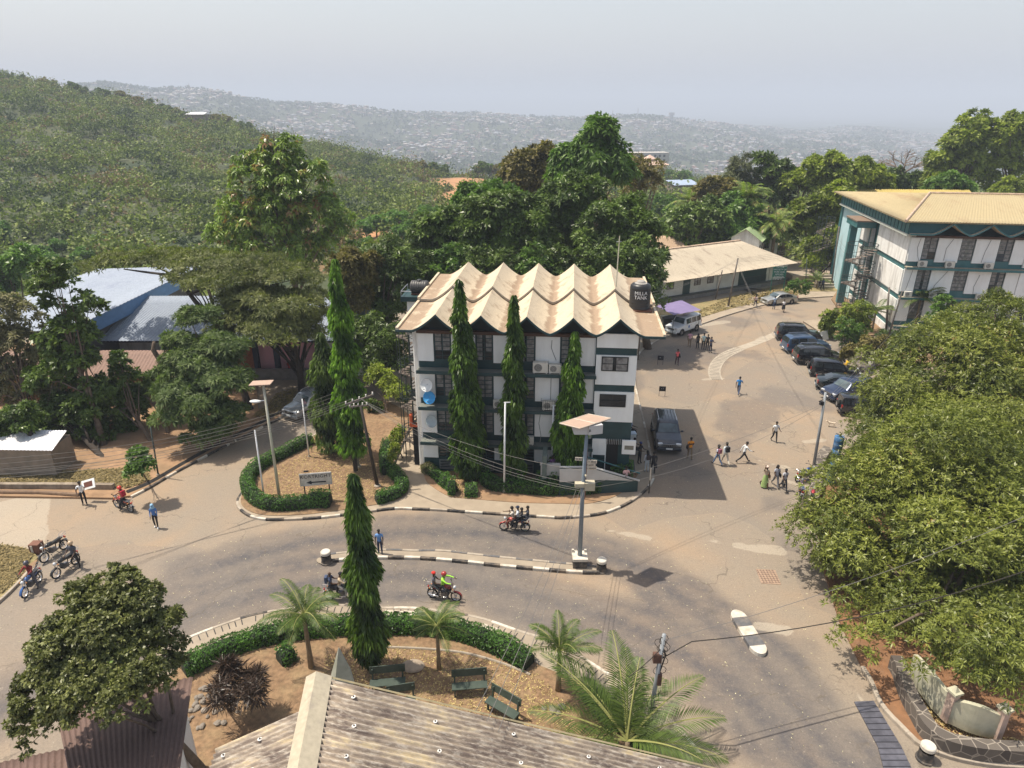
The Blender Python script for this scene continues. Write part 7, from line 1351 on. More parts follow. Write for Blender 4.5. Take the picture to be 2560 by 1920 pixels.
litter('leaf_litter', gp('R', [(400,250),(560,250),(860,700),(1100,930),(1800,1200),(2300,1300),(2300,1500),(1400,1450),(800,1150),(520,700)]), 2600, LL, (.04,.11), .2, 'dead mango leaves between the stone wall and the garden wall', 'leaf litter')
mb = MB(); q = gp('N', [(590,520),(700,478),(855,510),(735,655),(700,640)]); mb.prism([(p.x, p.y) for p in q], 0, .35); o = mb.build('crazy_paving', SW); tag(o, 'crazy-paved stone apron in front of the parked cars', 'paving')
wallpath('retaining_wall', [(p.x, p.y) for p in gp('N', [(735,650),(850,515),(1000,470)])], .9, .35, M('grey dirty wall', (.17,.15,.14)), 'grey retaining wall running up from the crazy-paved apron')
mb = MB(); q = gp('D', [(1790,850),(1800,930),(1870,935)]); mb.add([(q[1].x,q[1].y,.2), (q[2].x+1.3,q[2].y,.2), (q[1].x,q[1].y,1.5), (q[1].x,q[1].y+.25,.2), (q[2].x+1.3,q[2].y+.25,.2), (q[1].x,q[1].y+.25,1.5)], [(0,1,2), (5,4,3), (0,2,5,3), (1,4,5,2)]); o = mb.build('ramp_wall', M('sign green', (.015,.14,.10))); tag(o, 'small green triangular ramp wall beside the terrace shrubs', 'wall')
# concrete steps far right
p = g('D', 1760, 560); t = empty('steps', (p.x, p.y, 0), 0, 'flight of broad concrete steps with a landing at the far end of the yard', 'steps')
for i in range(5): MB().b6(-1.9+.35*i, 2.2, .5*i, .5*i+.6, 0, .3*(i+1)).build('step', KG, t)
MB().b6(-4.6, -1.6, 1.5, 4.5, 0, 1.5).build('landing', CONC, t)
# white cubes: cool box by the seated group, cardboard, car sunshade
p = g('S', 1640, 790, .13); t = empty('cool_box', p, .1, 'white cool box on a stand beside the seated people', 'cool box'); MB().b6(-.3,.3,-.25,.25,.25,.75).build('box', WHITE, t, bevel=.03); MB().b6(-.32,.32,-.27,.27,.76,.84).build('lid', M('bluish white lid', (.6,.68,.75)), t, bevel=.02); mb = MB(); [mb.b6(x,x+.05,y,y+.05,0,.25) for x in (-.28,.23) for y in (-.22,.17)]; mb.build('stand', WOOD, t)
p = g('D', 1725, 1010); t = empty('white_board', p, .5, 'white board leaning on the front of the first dark parked car', 'board'); MB().box((0,0,.62), (1.1,.05,1.0), rx=-.35).build('panel', M('off white board', (.55,.54,.5), .1, 2, dirt=(.3,.3,.28)), t)

# ---------------------------------------------------------------- cars
def interp(P_, x): 
    for (a, b), (c, d) in zip(P_[:-1], P_[1:]):
        if a <= x <= c: return b+(d-b)*(x-a)/(c-a+1e-9)
    return P_[0][1] if x < P_[0][0] else P_[-1][1]
CARK = dict(
 suv=dict(L=4.7, W=1.86, top=[(-2.35,.70),(-2.33,1.05),(-2.12,1.66),(-1.85,1.76),(-.4,1.80),(.25,1.78),(.55,1.70),(1.10,1.16),(1.4,1.10),(2.05,1.0),(2.27,.84),(2.35,.62)], belt=1.06, gc=.36, wr=.37, wx=(-1.38,1.42), win=[(-2.0,-1.25),(-1.17,-.32),(-.24,.72)], ws=(.60,1.08), rw=(-2.30,-2.14), rails=True),
 boxy=dict(L=4.75, W=1.80, top=[(-2.37,.70),(-2.35,1.15),(-2.30,1.86),(-2.15,1.92),(-.4,1.95),(.45,1.93),(.62,1.88),(.98,1.24),(1.2,1.18),(2.15,1.08),(2.33,.98),(2.37,.6)], belt=1.15, gc=.42, wr=.39, wx=(-1.35,1.42), win=[(-2.18,-1.32),(-1.24,-.38),(-.30,.62)], ws=(.66,.96), rw=(-2.36,-2.31), rails=False),
 sedan=dict(L=4.55, W=1.76, top=[(-2.27,.60),(-2.24,.96),(-1.62,1.06),(-.98,1.38),(-.6,1.45),(.2,1.46),(.5,1.40),(1.18,.99),(1.5,.93),(2.1,.80),(2.27,.56)], belt=.93, gc=.22, wr=.32, wx=(-1.32,1.38), win=[(-1.35,-.35),(-.27,.85)], ws=(.55,1.15), rw=(-1.58,-1.02), rails=False))
def car(kind, front, rear, color, label, name='parked_car', cat='car', group=None, spare=False, plate='', rim=None, twotone=None, rails=None, glassm=None, metal=.3, size=1.0, stick=None, cargo=None, bull=False, pp=None):
    K_ = CARK[kind]; L, Wd = K_['L'], K_['W']; d = (front-rear); rz = math.atan2(d.y, d.x); c = (front+rear)/2; t = empty(name, (c.x, c.y, 0), rz, label, cat, group); t.scale = (size,)*3
    hw = Wd/2; PM = pp or M('car paint %s' % label[:18], color, .03, 2, .28, metal, coat=.8, dirt=(.25,.21,.17), dscale=1.5, damt=.15)
    xs = sorted(set([round(x, 3) for x, _ in K_['top']]+[round(x, 3) for x in np.linspace(-L/2+.1, L/2-.1, 13)])); T_ = lambda x: interp(K_['top'], x); Bt = lambda x: min(K_['belt'], T_(x)-.05)
    def HW(x): return hw*(1-.13*min(1, abs(x)/(L/2))**7)
    def roofw(x): f = max(0, min(1, (T_(x)-K_['belt'])/.6)); return HW(x)*(.97-.17*f)
    def zb(x): return K_['gc']-.06+.14*(abs(x)/(L/2))**8
    def ring(x):
        w_ = HW(x); b = Bt(x); tp = T_(x); z0 = zb(x); h = [(w_*.86, z0), (w_*.985, z0+.10), (w_, z0+.22), (w_, b-.22 if b-.22 > z0+.24 else z0+.24), (w_*.97, b), (roofw(x), max(b+.01, tp-.055)), (roofw(x)*.86, max(b+.02, tp-.01)), (0, max(b+.03, tp+.012))]; return h
    vs = []; m = 15
    for x in xs: h = ring(x); vs += [(x, y, z) for y, z in h]+[(x, -y, z) for y, z in h[-2::-1]]
    fs = [(i*m+j, (i+1)*m+j, (i+1)*m+j+1, i*m+j+1) for i in range(len(xs)-1) for j in range(m-1)]; fs += [(i*m+m-1, (i+1)*m+m-1, (i+1)*m, i*m) for i in range(len(xs)-1)]; fs += [tuple(range(m)), tuple((len(xs)-1)*m+j for j in range(m-1, -1, -1))]
    mb = MB(); mb.add(vs, fs); body = mb.build('body', PM, t, smooth=False); bv = body.modifiers.new('b', 'BEVEL'); bv.width = .025; bv.segments = 2; bv.angle_limit = .5
    body.data.polygons.foreach_set('use_smooth', [True]*len(body.data.polygons)); body.data.set_sharp_from_angle(angle=.75)
    GM = glassm or M('car glass', (.02,.025,.03), .2, 2, .06, coat=.5)
    for s in (1, -1):                                          # side windows follow the leaning flank
        for a, b in K_['win']:
            n = 4; v_ = []
            for i in range(n+1):
                x = a+(b-a)*i/n; y0, z0 = HW(x)*.97, Bt(x); y1, z1 = roofw(x), max(Bt(x)+.01, T_(x)-.055)
                for f in (.10, .86): v_.append((x, s*(y0+(y1-y0)*f+.012), z0+(z1-z0)*f))
            mw = MB(); mw.add(v_, [(2*i, 2*i+2, 2*i+3, 2*i+1) if s < 0 else (2*i, 2*i+1, 2*i+3, 2*i+2) for i in range(n)]); mw.build('side_window', GM, t)
    for nm, (a, b), fl in (('windscreen', K_['ws'], 1), ('rear_window', K_['rw'], -1)):
        v_ = []; n = 4
        for i in range(n+1):
            x = a+(b-a)*i/n; w_ = roofw(x)*.84; dz = .02; 
            for y in (-w_, -w_*.5, 0, w_*.5, w_): v_.append((x+fl*.014, y, T_(x)+dz-.012*(abs(y)/w_)))
        mw = MB(); mw.add(v_, [(i*5+j, (i+1)*5+j, (i+1)*5+j+1, i*5+j+1) for i in range(n) for j in range(4)]); mw.build(nm, GM if nm != 'windscreen' or glassm else M('windscreen glass', (.07,.10,.11), .5, 1.5, .05, coat=.6), t)
    RM_ = rim or M('alloy rim', (.45,.45,.46), .05, 4, .35, .8); R_ = K_['wr']
    for wx_ in K_['wx']:
        for s in (1, -1):
            MB().lathe([(R_*1.17, -.015), (R_*1.17, .0), (.02, .004)] if s > 0 else [(.02, -.004), (R_*1.17, 0), (R_*1.17, .015)], (wx_, s*(HW(wx_)+.004), R_*1.02), 22, 0, 'Y').build('arch_shade', RUB, t)  # dark disc laid on the flank, the arch's shade put into its colour
            w_ = empty('wheel', (wx_, s*(HW(wx_)-.08), R_)); w_.parent = t
            prof = [(R_*.62,-.10), (R_*.92,-.11), (R_,-.07), (R_,.07), (R_*.92,.11), (R_*.62,.10)]; MB().lathe(prof, (0,0,0), 24, 0, 'Y', True).build('tyre', RUB, w_, smooth=True)
            mb = MB(); mb.lathe([(R_*.64,.085*s), (R_*.58,.06*s), (.04,.07*s), (.001,.075*s)], (0,0,0), 20, 0, 'Y')
            for k in range(5): a = k*1.2566; mb.box((R_*.33*math.cos(a), .088*s, R_*.33*math.sin(a)), (R_*.5,.02,.055), 1, ry=-a)
            mb.build('rim', [M('rim shadow', (.05,.05,.05)), RM_], w_)
    xf, xr = L/2, -L/2
    for s in (1, -1):
        y = s*hw*.70; zt = T_(xf-.16); mb = MB(); mb.box((xf-.10, y, zt-.10), (.16, .36, .17), ry=.2, rz=-s*.25); mb.build('headlight', M('headlamp glass', (.62,.64,.66), .05, 5, .12, .3), t, bevel=.02)
        mb = MB(); mb.box((xr+.055, s*hw*.80, K_['belt']-.12), (.10, .18, .30)); mb.build('tail_light', M('tail lamp red', (.35,.02,.015), .1, 5, .2), t, bevel=.015)
        mb = MB(); mb.ell((.70, s*(HW(.7)+.12), K_['belt']+.06), (.07,.12,.08), 8, 6); mb.tube([(.72, s*(HW(.7)*.96), K_['belt']), (.70, s*(HW(.7)+.08), K_['belt']+.05)], .025, 5); mb.build('mirror', PM, t, smooth=True)
        mb = MB()
        for a, b in K_['win'][-2:]: mb.box((a+.14, s*(HW(a)+.008), K_['belt']-.10), (.14,.02,.03))
        mb.build('door_handles', CHR, t)
    gz = (K_['gc']+T_(xf-.16))/2+.02; mb = MB(); mb.box((xf-.015, 0, gz+.09), (.06, hw*.95, .18)); mb.build('grille', M('grille dark', (.02,.02,.02)), t)
    mb = MB(); 
    for i in range(7): mb.box((xf+.02, (i-3)*hw*.135, gz+.09), (.02, .035, .17))
    mb.box((xf+.02, 0, gz+.19), (.025, hw*1.0, .025)); mb.build('grille_bars', CHR, t)
    bc = twotone or PM; mb = MB(); mb.box((xf-.02, 0, K_['gc']+.10), (.20, hw*1.86, .22), tx=.9); mb.build('front_bumper', bc, t, bevel=.04); mb = MB(); mb.box((xr+.02, 0, K_['gc']+.10), (.20, hw*1.86, .22)); mb.build('rear_bumper', bc, t, bevel=.04)
    for x, s in ((xf+.085, 1), (xr-.085, -1)): MB().box((x, 0, K_['gc']+.16), (.012, .46, .12)).build('number_plate', WHITE, t)
    if K_['rails'] if rails is None else rails:
        for s in (1, -1): mb = MB(); mb.tube([(-1.75, s*roofw(-1)*.86, 1.78), (-1.6, s*roofw(-1)*.86, 1.86), (.1, s*roofw(0)*.86, 1.88), (.3, s*roofw(.2)*.86, 1.80)], .022, 6); mb.build('roof_rail', CHR if rails == 'chrome' else M('roof rail', (.2,.2,.2), .05, 3, .5), t)
        mb = MB(); [mb.b6(-1.6, .1, y, y+.02, 1.795, 1.815) for y in (-.36,-.12,.12,.36)]; mb.build('roof_ribs', RUB, t)
    if twotone:
        for s in (1, -1): MB().b6(-1.9, 1.9, s*hw-.012, s*hw+.012, K_['gc']-.02, K_['gc']+.17).build('side_cladding', twotone, t)
    if spare: w_ = empty('spare_wheel', (xr-.12, .1, .95)); w_.parent = t; MB().lathe([(.2,-.1), (.33,-.1), (.36,-.05), (.36,.05), (.33,.1), (.2,.1)], (0,0,0), 22, 0, 'X', True).build('tyre', RUB, w_, smooth=True); MB().lathe([(.22,-.02), (.2,-.09), (.01,-.1)], (0,0,0), 18, 0, 'X').build('rim', RM_, w_)
    if bull: mb = MB(); mb.tube([(xf+.16,-.55,.45), (xf+.18,-.5,.98), (xf+.18,.5,.98), (xf+.16,.55,.45)], .035, 6); mb.tube([(xf+.17,-.53,.72), (xf+.17,.53,.72)], .03, 6); mb.build('bull_bar', CHR, t)
    return t
DK = (.012,.014,.020)
car('suv', g('I', 455, 715, .5), g('I', 415, 345, 1.7), (.015,.022,.036), 'large dark blue-black off-road car parked in the shade of the central block, facing the camera', rails='chrome', name='parked_car', size=1.04)
wc = car('boxy', g('D', 395, 925, .6), g('D', 628, 815, 1.1), (.62,.66,.68), 'white long off-road car with a blue door emblem by the purple awning', metal=0, pp=M('white car paint', (.62,.66,.68), .02, 2, .3, 0, coat=.7))
eb = MB()
for i in range(5): a = i*1.2566+math.pi/2; eb.add([(.18, .905, .88), (.18+.16*math.cos(a-.5), .906, .88+.16*math.sin(a-.5)), (.18+.19*math.cos(a), .906, .88+.19*math.sin(a)), (.18+.16*math.cos(a+.5), .906, .88+.16*math.sin(a+.5))], [(0,1,2,3), (3,2,1,0)])
eb.build('door_emblem', M('emblem blue', (.02,.16,.45)), wc)
MB().box((-.4, .1, 1.985), (.5,.6,.03)).build('roof_patch', WHITE, wc)
car('sedan', g('D', 1205, 665, .5), g('D', 1478, 625, .75), (.42,.42,.40), 'silver saloon car parked on the far kerb in front of the green notice board', pp=M('silver car paint', (.42,.42,.40), .03, 2, .3, .6, coat=.7))
rg = 'cars parked side by side along the right edge of the yard'
BKP = M('black car paint', DK, .05, 2, .22, .3, coat=.9, dirt=(.10,.09,.08), dscale=1.5, damt=.25); NVP = M('navy car paint', (.018,.032,.075), .05, 2, .25, .4, coat=.9); BLP = M('steel blue car paint', (.05,.10,.19), .05, 2, .3, .5, coat=.8, dirt=(.15,.15,.15), damt=.2)
GRYP = M('grey cladding', (.22,.23,.22), .05, 3, .6)
car('suv', g('D', 1690, 965, .6), g('D', 1322, 930, .8), DK, 'farthest of the row, a black estate-like off-road car with orange tail lamps', group=rg, pp=BKP)
car('suv', g('D', 1775, 1045, .6), g('D', 1362, 1040, .8), DK, 'steel blue off-road car with roof rails, second farthest in the row', group=rg, pp=BLP, rails='chrome')
car('suv', g('D', 1905, 1150, .6), g('D', 1450, 1130, .8), DK, 'third in the row, black off-road car with a grey roof rack and chrome wheels', group=rg, pp=BKP, rails='chrome')
car('suv', g('D', 2020, 1285, .6), g('D', 1618, 1230, .8), DK, 'black off-road car with grey lower cladding and a spare wheel, beside the person in yellow', group=rg, pp=BKP, twotone=GRYP, spare=True, rails=False, size=.94)
car('sedan', g('D', 2080, 1410, .5), g('D', 1712, 1360, .6), DK, 'dark saloon parked between the off-road car with cladding and the navy one', group=rg, pp=M('dark green black paint', (.014,.022,.026), .05, 2, .25, .3, coat=.9))
car('suv', g('D', 1765, 1470, .6), g('D', 2120, 1380, 1.0), DK, 'navy off-road car parked nose out towards the yard', group=rg, pp=NVP, rails=False)
car('boxy', g('D', 2270, 1600, .6), g('D', 1900, 1560, .8), DK, 'nearest of the row, short dark off-road car with a spare wheel on its tail', group=rg, pp=BKP, spare=True, size=.88)
car('suv', g('G', 810, 500, .5), g('G', 945, 330, 1.4), DK, 'silver off-road car parked on the driveway beside the dark mast tree', pp=M('silver blue car paint', (.34,.37,.40), .03, 2, .3, .6, coat=.7), rails='chrome')

# ---------------------------------------------------------------- motorcycles
def motorcycle(loc, rz, col, label, seatc=None, rack=True, group='motorcycles', stand=True, lean=0.0, helmet=None):
    t = empty('motorcycle', loc, rz, label, 'motorcycle', group); t.rotation_euler = (lean, 0, rz); PM = M('bike paint %.2f %.2f %.2f' % col, col, .05, 4, .3, .2, coat=.7); BM = M('engine metal', (.16,.16,.17), .2, 8, .45, .6)
    for x in (-.62, .66):
        w_ = empty('wheel', (x, 0, .30)); w_.parent = t; MB().lathe([(.235,-.035), (.29,-.04), (.305,0), (.29,.04), (.235,.035)], (0,0,0), 22, 0, 'Y', True).build('tyre', RUB, w_, smooth=True)
        mb = MB(); mb.lathe([(.225,-.025), (.24,-.025), (.24,.025), (.225,.025)], (0,0,0), 22, 0, 'Y', True); mb.lathe([(.01,-.05), (.05,-.05), (.05,.05), (.01,.05)], (0,0,0), 10, 0, 'Y')
        for k in range(6): a = k*math.pi/3; mb.tube([(0,0,0), (.23*math.cos(a), 0, .23*math.sin(a))], .010, 4)
        mb.build('rim', CHR, w_)
        mb = MB(); pts = [(x+.34*math.cos(a), 0, .30+.34*math.sin(a)) for a in (np.linspace(.1, 2.0, 8) if x > 0 else np.linspace(.9, 2.9, 8))]
        vs = []; [vs.extend([(p[0], -.06, p[2]-.01), (p[0], 0, p[2]+.015), (p[0], .06, p[2]-.01)]) for p in pts]; mb.add(vs, [(3*i+j, 3*i+j+1, 3*i+3+j+1, 3*i+3+j) for i in range(7) for j in range(2)]); mb.build('mudguard', PM if x > 0 else BLK, t)
    mb = MB(); mb.tube([(.48,0,.82), (.1,0,.72), (-.3,0,.70), (-.7,0,.76)], .03, 6); mb.tube([(.45,0,.78), (.28,0,.38), (-.12,0,.30), (-.2,0,.68)], .028, 6); mb.tube([(-.12,.07,.32), (-.62,.08,.30)], .022, 5); mb.tube([(-.12,-.07,.32), (-.62,-.08,.30)], .022, 5)
    for s in (1, -1): mb.tube([(-.6, s*.10,.33), (-.48, s*.11,.70)], .028, 6)
    mb.build('frame', BLK, t)
    mb = MB(); [mb.tube([(.66, s*.08,.30), (.50, s*.08,.80), (.46, s*.08,.96)], [.028,.024,.022], 6) for s in (1,-1)]; mb.build('fork', CHR, t)
    mb = MB(); mb.ell((.16,0,.84), (.27,.13,.125), 14, 8); mb.build('fuel_tank', PM, t, smooth=True)
    mb = MB(); mb.box((-.33,0,.82), (.66,.24,.09), tx=.95, ty=.85); mb.build('seat', seatc or BLK, t, bevel=.03)
    mb = MB(); mb.box((-.36,0,.72), (.34,.20,.14)); mb.build('side_panel', PM, t, bevel=.03)
    mb = MB(); mb.box((.06,0,.42), (.34,.24,.24)); mb.lathe([(.001,-.12), (.09,-.12), (.09,.12), (.001,.12)], (.16,0,.50), 12, 0, 'Y'); [mb.box((.2,0,.50+.035*i), (.17,.19,.012), ry=-.3) for i in range(5)]; mb.build('engine', BM, t)
    mb = MB(); mb.tube([(.22,-.09,.48), (.30,-.12,.34), (.05,-.14,.24), (-.35,-.15,.28), (-.80,-.16,.36)], [.022,.022,.028,.042,.045], 8); mb.build('exhaust', CHR, t, smooth=True)
    mb = MB(); mb.tube([(.30,.36,1.04), (.40,.20,1.06), (.46,.05,1.0), (.46,-.05,1.0), (.40,-.20,1.06), (.30,-.36,1.04)], .014, 6); [mb.tube([(.30, s*.36,1.04), (.25, s*.42,1.03)], .022, 6) for s in (1,-1)]; mb.build('handlebar', BLK, t)
    mb = MB(); mb.ell((.60,0,.88), (.09,.10,.10), 12, 8); mb.build('headlight', M('headlamp glass', (.62,.64,.66)), t, smooth=True)
    for s in (1, -1): mb = MB(); mb.tube([(.38, s*.22,1.05), (.34, s*.32,1.24)], .008, 4); mb.ell((.34, s*.34,1.26), (.015,.06,.035), 8, 5); mb.build('mirror', BLK, t)
    for x in (.55, -.72):
        for s in (1, -1): MB().ell((x, s*.17, .84 if x > 0 else .74), (.03,.03,.025), 8, 5).build('indicator', M('indicator orange', (.65,.22,.02)), t)
    MB().box((-.83,0,.72), (.05,.14,.09)).build('tail_light', M('tail lamp red', (.35,.02,.015)), t); MB().box((-.86,0,.55), (.01,.18,.14)).build('number_plate', WHITE, t)
    if rack: mb = MB(); mb.tube([(-.5,.12,.86), (-.92,.12,.90), (-.92,-.12,.90), (-.5,-.12,.86)], .012, 5); mb.tube([(-.7,.12,.88), (-.7,-.12,.88)], .010, 4); mb.tube([(-.62,.12,.87), (-.66,.13,.99), (-.92,.13,1.04), (-.92,-.13,1.04), (-.66,-.13,.99), (-.62,-.12,.87)], .011, 4); mb.build('luggage_rack', CHR, t)
    mb = MB(); [mb.tube([(-.02, s*.12,.28), (-.02, s*.26,.27)], .014, 5) for s in (1,-1)]
    if stand: mb.tube([(-.05,.1,.28), (-.12,.30,.0)], .015, 5)
    mb.build('footrests', BLK, t); return t
def head_to(a, b): return math.atan2(b.y-a.y, b.x-a.x)
def bike(k, rear, front, col, label, **kw): r = g(k, *rear); f = g(k, *front); c = (r+f)/2; return motorcycle((c.x, c.y, 0), head_to(r, f), col, label, **kw)
RED = (.30,.025,.02); BLU = (.02,.06,.22); BK = (.02,.02,.022)
mg = 'motorcycles on the road and yard'
m1 = bike('J', (965,640), (1130,665), RED, 'red motorcycle ridden by the person in lime green', stand=False, group=mg)
m2 = bike('J', (215,655), (350,650), BK, 'black motorcycle with two riders passing behind the tall garden mast tree', stand=False, group=mg)
m3 = bike('H', (1165,1205), (960,1195), RED, 'red motorcycle carrying four people past the pavement', stand=False, group=mg)
m4 = bike('F', (1150,560), (1005,510), RED, 'red motorcycle stopped beside the low roadside wall at left', group=mg)
m5 = bike('F', (350,1150), (225,1290), (.03,.10,.30), 'black motorcycle with a blue front mudguard nearest the left kerb', group=mg)
m6 = bike('F', (555,880), (415,975), BK, 'riderless black motorcycle behind the other two at left', group=mg, lean=.12)
m7 = bike('F', (650,1010), (515,1110), BK, 'black motorcycle beside the standing person in a pale helmet', group=mg)
m8 = bike('I', (1775,1080), (1910,1040), BLU, 'blue motorcycle parked beside the grey steel pole', group=mg, lean=.12)
m9 = bike('I', (1800,1290), (1790,1150), (.08,.03,.10), 'motorcycle with a blue seat seen from behind, left of the red one', group=mg, lean=.1, seatc=M('blue seat', (.04,.06,.14)))
m10 = bike('I', (1885,1390), (1915,1230), (.35,.02,.03), 'red motorcycle parked nearest the stone wall', group=mg, lean=.1)
# ---------------------------------------------------------------- people
SKN = M('dark brown skin', (.075,.038,.022), .06, 8, .5); HAIR = M('black hair', (.010,.008,.007), .2, 20, .8); SHOE = M('dark shoe', (.02,.018,.016), .1)
def cloth(c): return M('cloth %.2f %.2f %.2f' % c, c, .10, 9, .9, bump=.3, bscale=14)
def rotx(v, a): c, s = math.cos(a), math.sin(a); return Vector((v.x, v.y*c-v.z*s, v.y*s+v.z*c))
def person(loc, face, label, shirt, legs, pose='stand', hair='short', sleeve='short', skirt=None, h=1.72, hipz=None, arms=None, thigh=None, knee=None, lean=0.0, female=False, bag=None, shoes=None, head=None, helmet=None, group=None, stripe=None, cap=None, lookdown=0.0, bagcol=None):
    """local frame: faces +Y, x to the right hand"""
    loc = Vector(loc); t = empty('person', loc, face-math.pi/2, label, 'person', group); sc = h/1.72
    th = thigh or {'stand': (.04,-.04), 'walk': (.42,-.38), 'stride': (.62,-.62), 'sit': (1.45,1.45), 'ride': (1.20,1.20), 'pillion': (1.25,1.25)}[pose]
    kn = knee or {'stand': (.05,.05), 'walk': (.10,.45), 'stride': (.12,.35), 'sit': (1.45,1.45), 'ride': (1.35,1.35), 'pillion': (1.45,1.45)}[pose]
    ar = arms or {'stand': ((.1,.15,.12),(.05,.2,.12)), 'walk': ((-.35,.25,.12),(.40,.45,.12)), 'stride': ((-.6,.3,.14),(.65,.55,.14)), 'sit': ((.5,.9,.1),(.5,.9,.1)), 'ride': ((.95,.55,.25),(.95,.55,.25)), 'pillion': ((.55,1.0,.15),(.55,1.0,.15))}[pose]
    wl = .155 if female else .17; sp_out = {'ride': .28, 'pillion': .32}.get(pose, .03)
    pel = Vector((0, 0, .94)); sw = .165 if female else .19
    def up(v): return pel+rotx(v, -lean)
    J_ = {'pelvis': pel, 'waist': up(Vector((0,.005,.16))), 'chest': up(Vector((0,.01,.36))), 'neck': up(Vector((0,-.005,.52))), 'chin': up(Vector((0,.015,.60))), 'head': up(Vector((0,.02,.70))), 'crown': up(Vector((0,.0,.77)))}
    R_ = {'pelvis': (.145,.115), 'waist': (.125 if not female else .11,.10), 'chest': (.165 if not female else .145,.115), 'neck': (.058,.058), 'chin': (.062,.07), 'head': (.083,.098), 'crown': (.06,.065)}
    E_ = [('pelvis','waist'), ('waist','chest'), ('chest','neck'), ('neck','chin'), ('chin','head'), ('head','crown')]; mats = {('pelvis','waist'): 1, ('waist','chest'): 1, ('chest','neck'): 1, ('neck','chin'): 0, ('chin','head'): 0, ('head','crown'): 0}
    hands = []
    for si, s in ((0, -1), (1, 1)):
        a, k = th[si], kn[si]; hip = pel+Vector((s*.09, 0, -.06)); kd = Vector((s*math.sin(sp_out), math.sin(a), -math.cos(a))).normalized(); kne = hip+kd*.42; ad = Vector((0 if pose not in ('ride','pillion') else s*.02, math.sin(a-k), -math.cos(a-k))).normalized(); ank = kne+ad*.40; fa = max(-1.0, min(.6, (a-k)*.55)); toe = ank+Vector((s*.02, math.cos(fa)*.16, -.05+math.sin(fa)*.10)); heel = ank+Vector((0,-.04,-.05))
        n = str(si); J_.update({'hip'+n: hip, 'kne'+n: kne, 'calf'+n: kne.lerp(ank, .3), 'ank'+n: ank, 'toe'+n: toe}); R_.update({'hip'+n: (.092,.095), 'kne'+n: (.062,.062), 'calf'+n: (.06,.062), 'ank'+n: (.042,.045), 'toe'+n: (.042,.03)})
        for e, m in ((('pelvis','hip'+n), 2), (('hip'+n,'kne'+n), 2), (('kne'+n,'calf'+n), 2), (('calf'+n,'ank'+n), 2), (('ank'+n,'toe'+n), 3)): E_.append(e); mats[e] = m
        a, k, o = ar[si]; sh = up(Vector((s*sw, 0, .455))); ud = Vector((s*math.sin(o), math.sin(a), -math.cos(a))).normalized(); ud = rotx(ud, 0 if abs(lean) < .3 else -lean*.3); elb = sh+ud*.285; fd = Vector((-s*math.sin(o)*.4, math.sin(a+k), -math.cos(a+k))).normalized(); wri = elb+fd*.245; pal = wri+fd*.07
        J_.update({'sho'+n: sh, 'elb'+n: elb, 'wri'+n: wri, 'pal'+n: pal}); R_.update({'sho'+n: (.065,.065), 'elb'+n: (.042,.042), 'wri'+n: (.028,.026), 'pal'+n: (.036,.022)})
        for e, m in ((('chest','sho'+n), 1), (('sho'+n,'elb'+n), 1), (('elb'+n,'wri'+n), 1 if sleeve == 'long' else 0), (('wri'+n,'pal'+n), 0)): E_.append(e); mats[e] = m
        hands.append((pal, fd, s))
    low = min(min(J_[k].z for k in J_ if k[:3] in ('toe',))-.03, min(J_[k].z for k in J_ if k[:3] == 'ank')-.075); dz = (-low) if hipz is None else (hipz-.94)
    names = list(J_); idx = {n: i for i, n in enumerate(names)}; me = bpy.data.meshes.new('body'); me.from_pydata([tuple((J_[n]+Vector((0,0,dz)))*sc) for n in names], [(idx[a], idx[b]) for a, b in E_], []); ob = bpy.data.objects.new('body', me); COL.objects.link(ob)
    md = ob.modifiers.new('s', 'SKIN'); md.use_smooth_shade = True; md.branch_smoothing = .4
    for i, n in enumerate(names): me.skin_vertices[0].data[i].radius = (R_[n][0]*sc, R_[n][1]*sc)
    me.skin_vertices[0].data[0].use_root = True; sb_ = ob.modifiers.new('d', 'SUBSURF'); sb_.levels = 1; sb_.render_levels = 1
    dg = bpy.context.evaluated_depsgraph_get(); dg.update(); m2 = bpy.data.meshes.new_from_object(ob.evaluated_get(dg)); bpy.data.objects.remove(ob); m2.name = 'body'
    co = np.empty(len(m2.vertices)*3); m2.vertices.foreach_get('co', co); co = co.reshape(-1, 3); seg = [(np.array((J_[a]+Vector((0,0,dz)))*sc), np.array((J_[b]+Vector((0,0,dz)))*sc), mats[(a, b)], (a, b)) for a, b in E_]
    fc = np.array([co[list(p.vertices)].mean(0) for p in m2.polygons]); D = []; F2 = []
    for a, b, m, _ in seg: v = b-a; f = np.clip(((fc-a)@v)/(v@v+1e-9), 0, 1); D.append(np.linalg.norm(fc-a-f[:, None]*v, axis=1)); F2.append(f)
    D = np.array(D); bi = D.argmin(0); mi = np.array([s_[2] for s_ in seg])[bi]; F2 = np.array(F2)
    if sleeve == 'short':
        for q, s_ in enumerate(seg):
            if s_[3][0][:3] == 'sho': mi[(bi == q) & (F2[q] > .62)] = 0
    if stripe: zc = (fc[:, 2]-(dz+1.18)*sc); mi[(mi == 1) & (np.abs(zc-.06*sc) < .035*sc)] = 4
    if skirt:
        for q, s_ in enumerate(seg):
            if s_[3][0][:3] in ('kne', 'cal'): mi[bi == q] = 0
    for m in (SKN, cloth(shirt), cloth(legs), shoes or SHOE, cloth(stripe) if stripe else SKN): m2.materials.append(m)
    m2.polygons.foreach_set('material_index', mi.astype(np.int32))
    # face and fingers join the same body mesh
    mb = MB(); O_ = Vector((0,0,dz)); hd = (J_['head']+O_)*sc; f_ = rotx(Vector((0,1,0)), -lean*.6-lookdown); u_ = rotx(Vector((0,0,1)), -lean*.6-lookdown); r_ = Vector((1,0,0))
    def hp(x, y, z): return hd+r_*x*sc+f_*y*sc+u_*z*sc
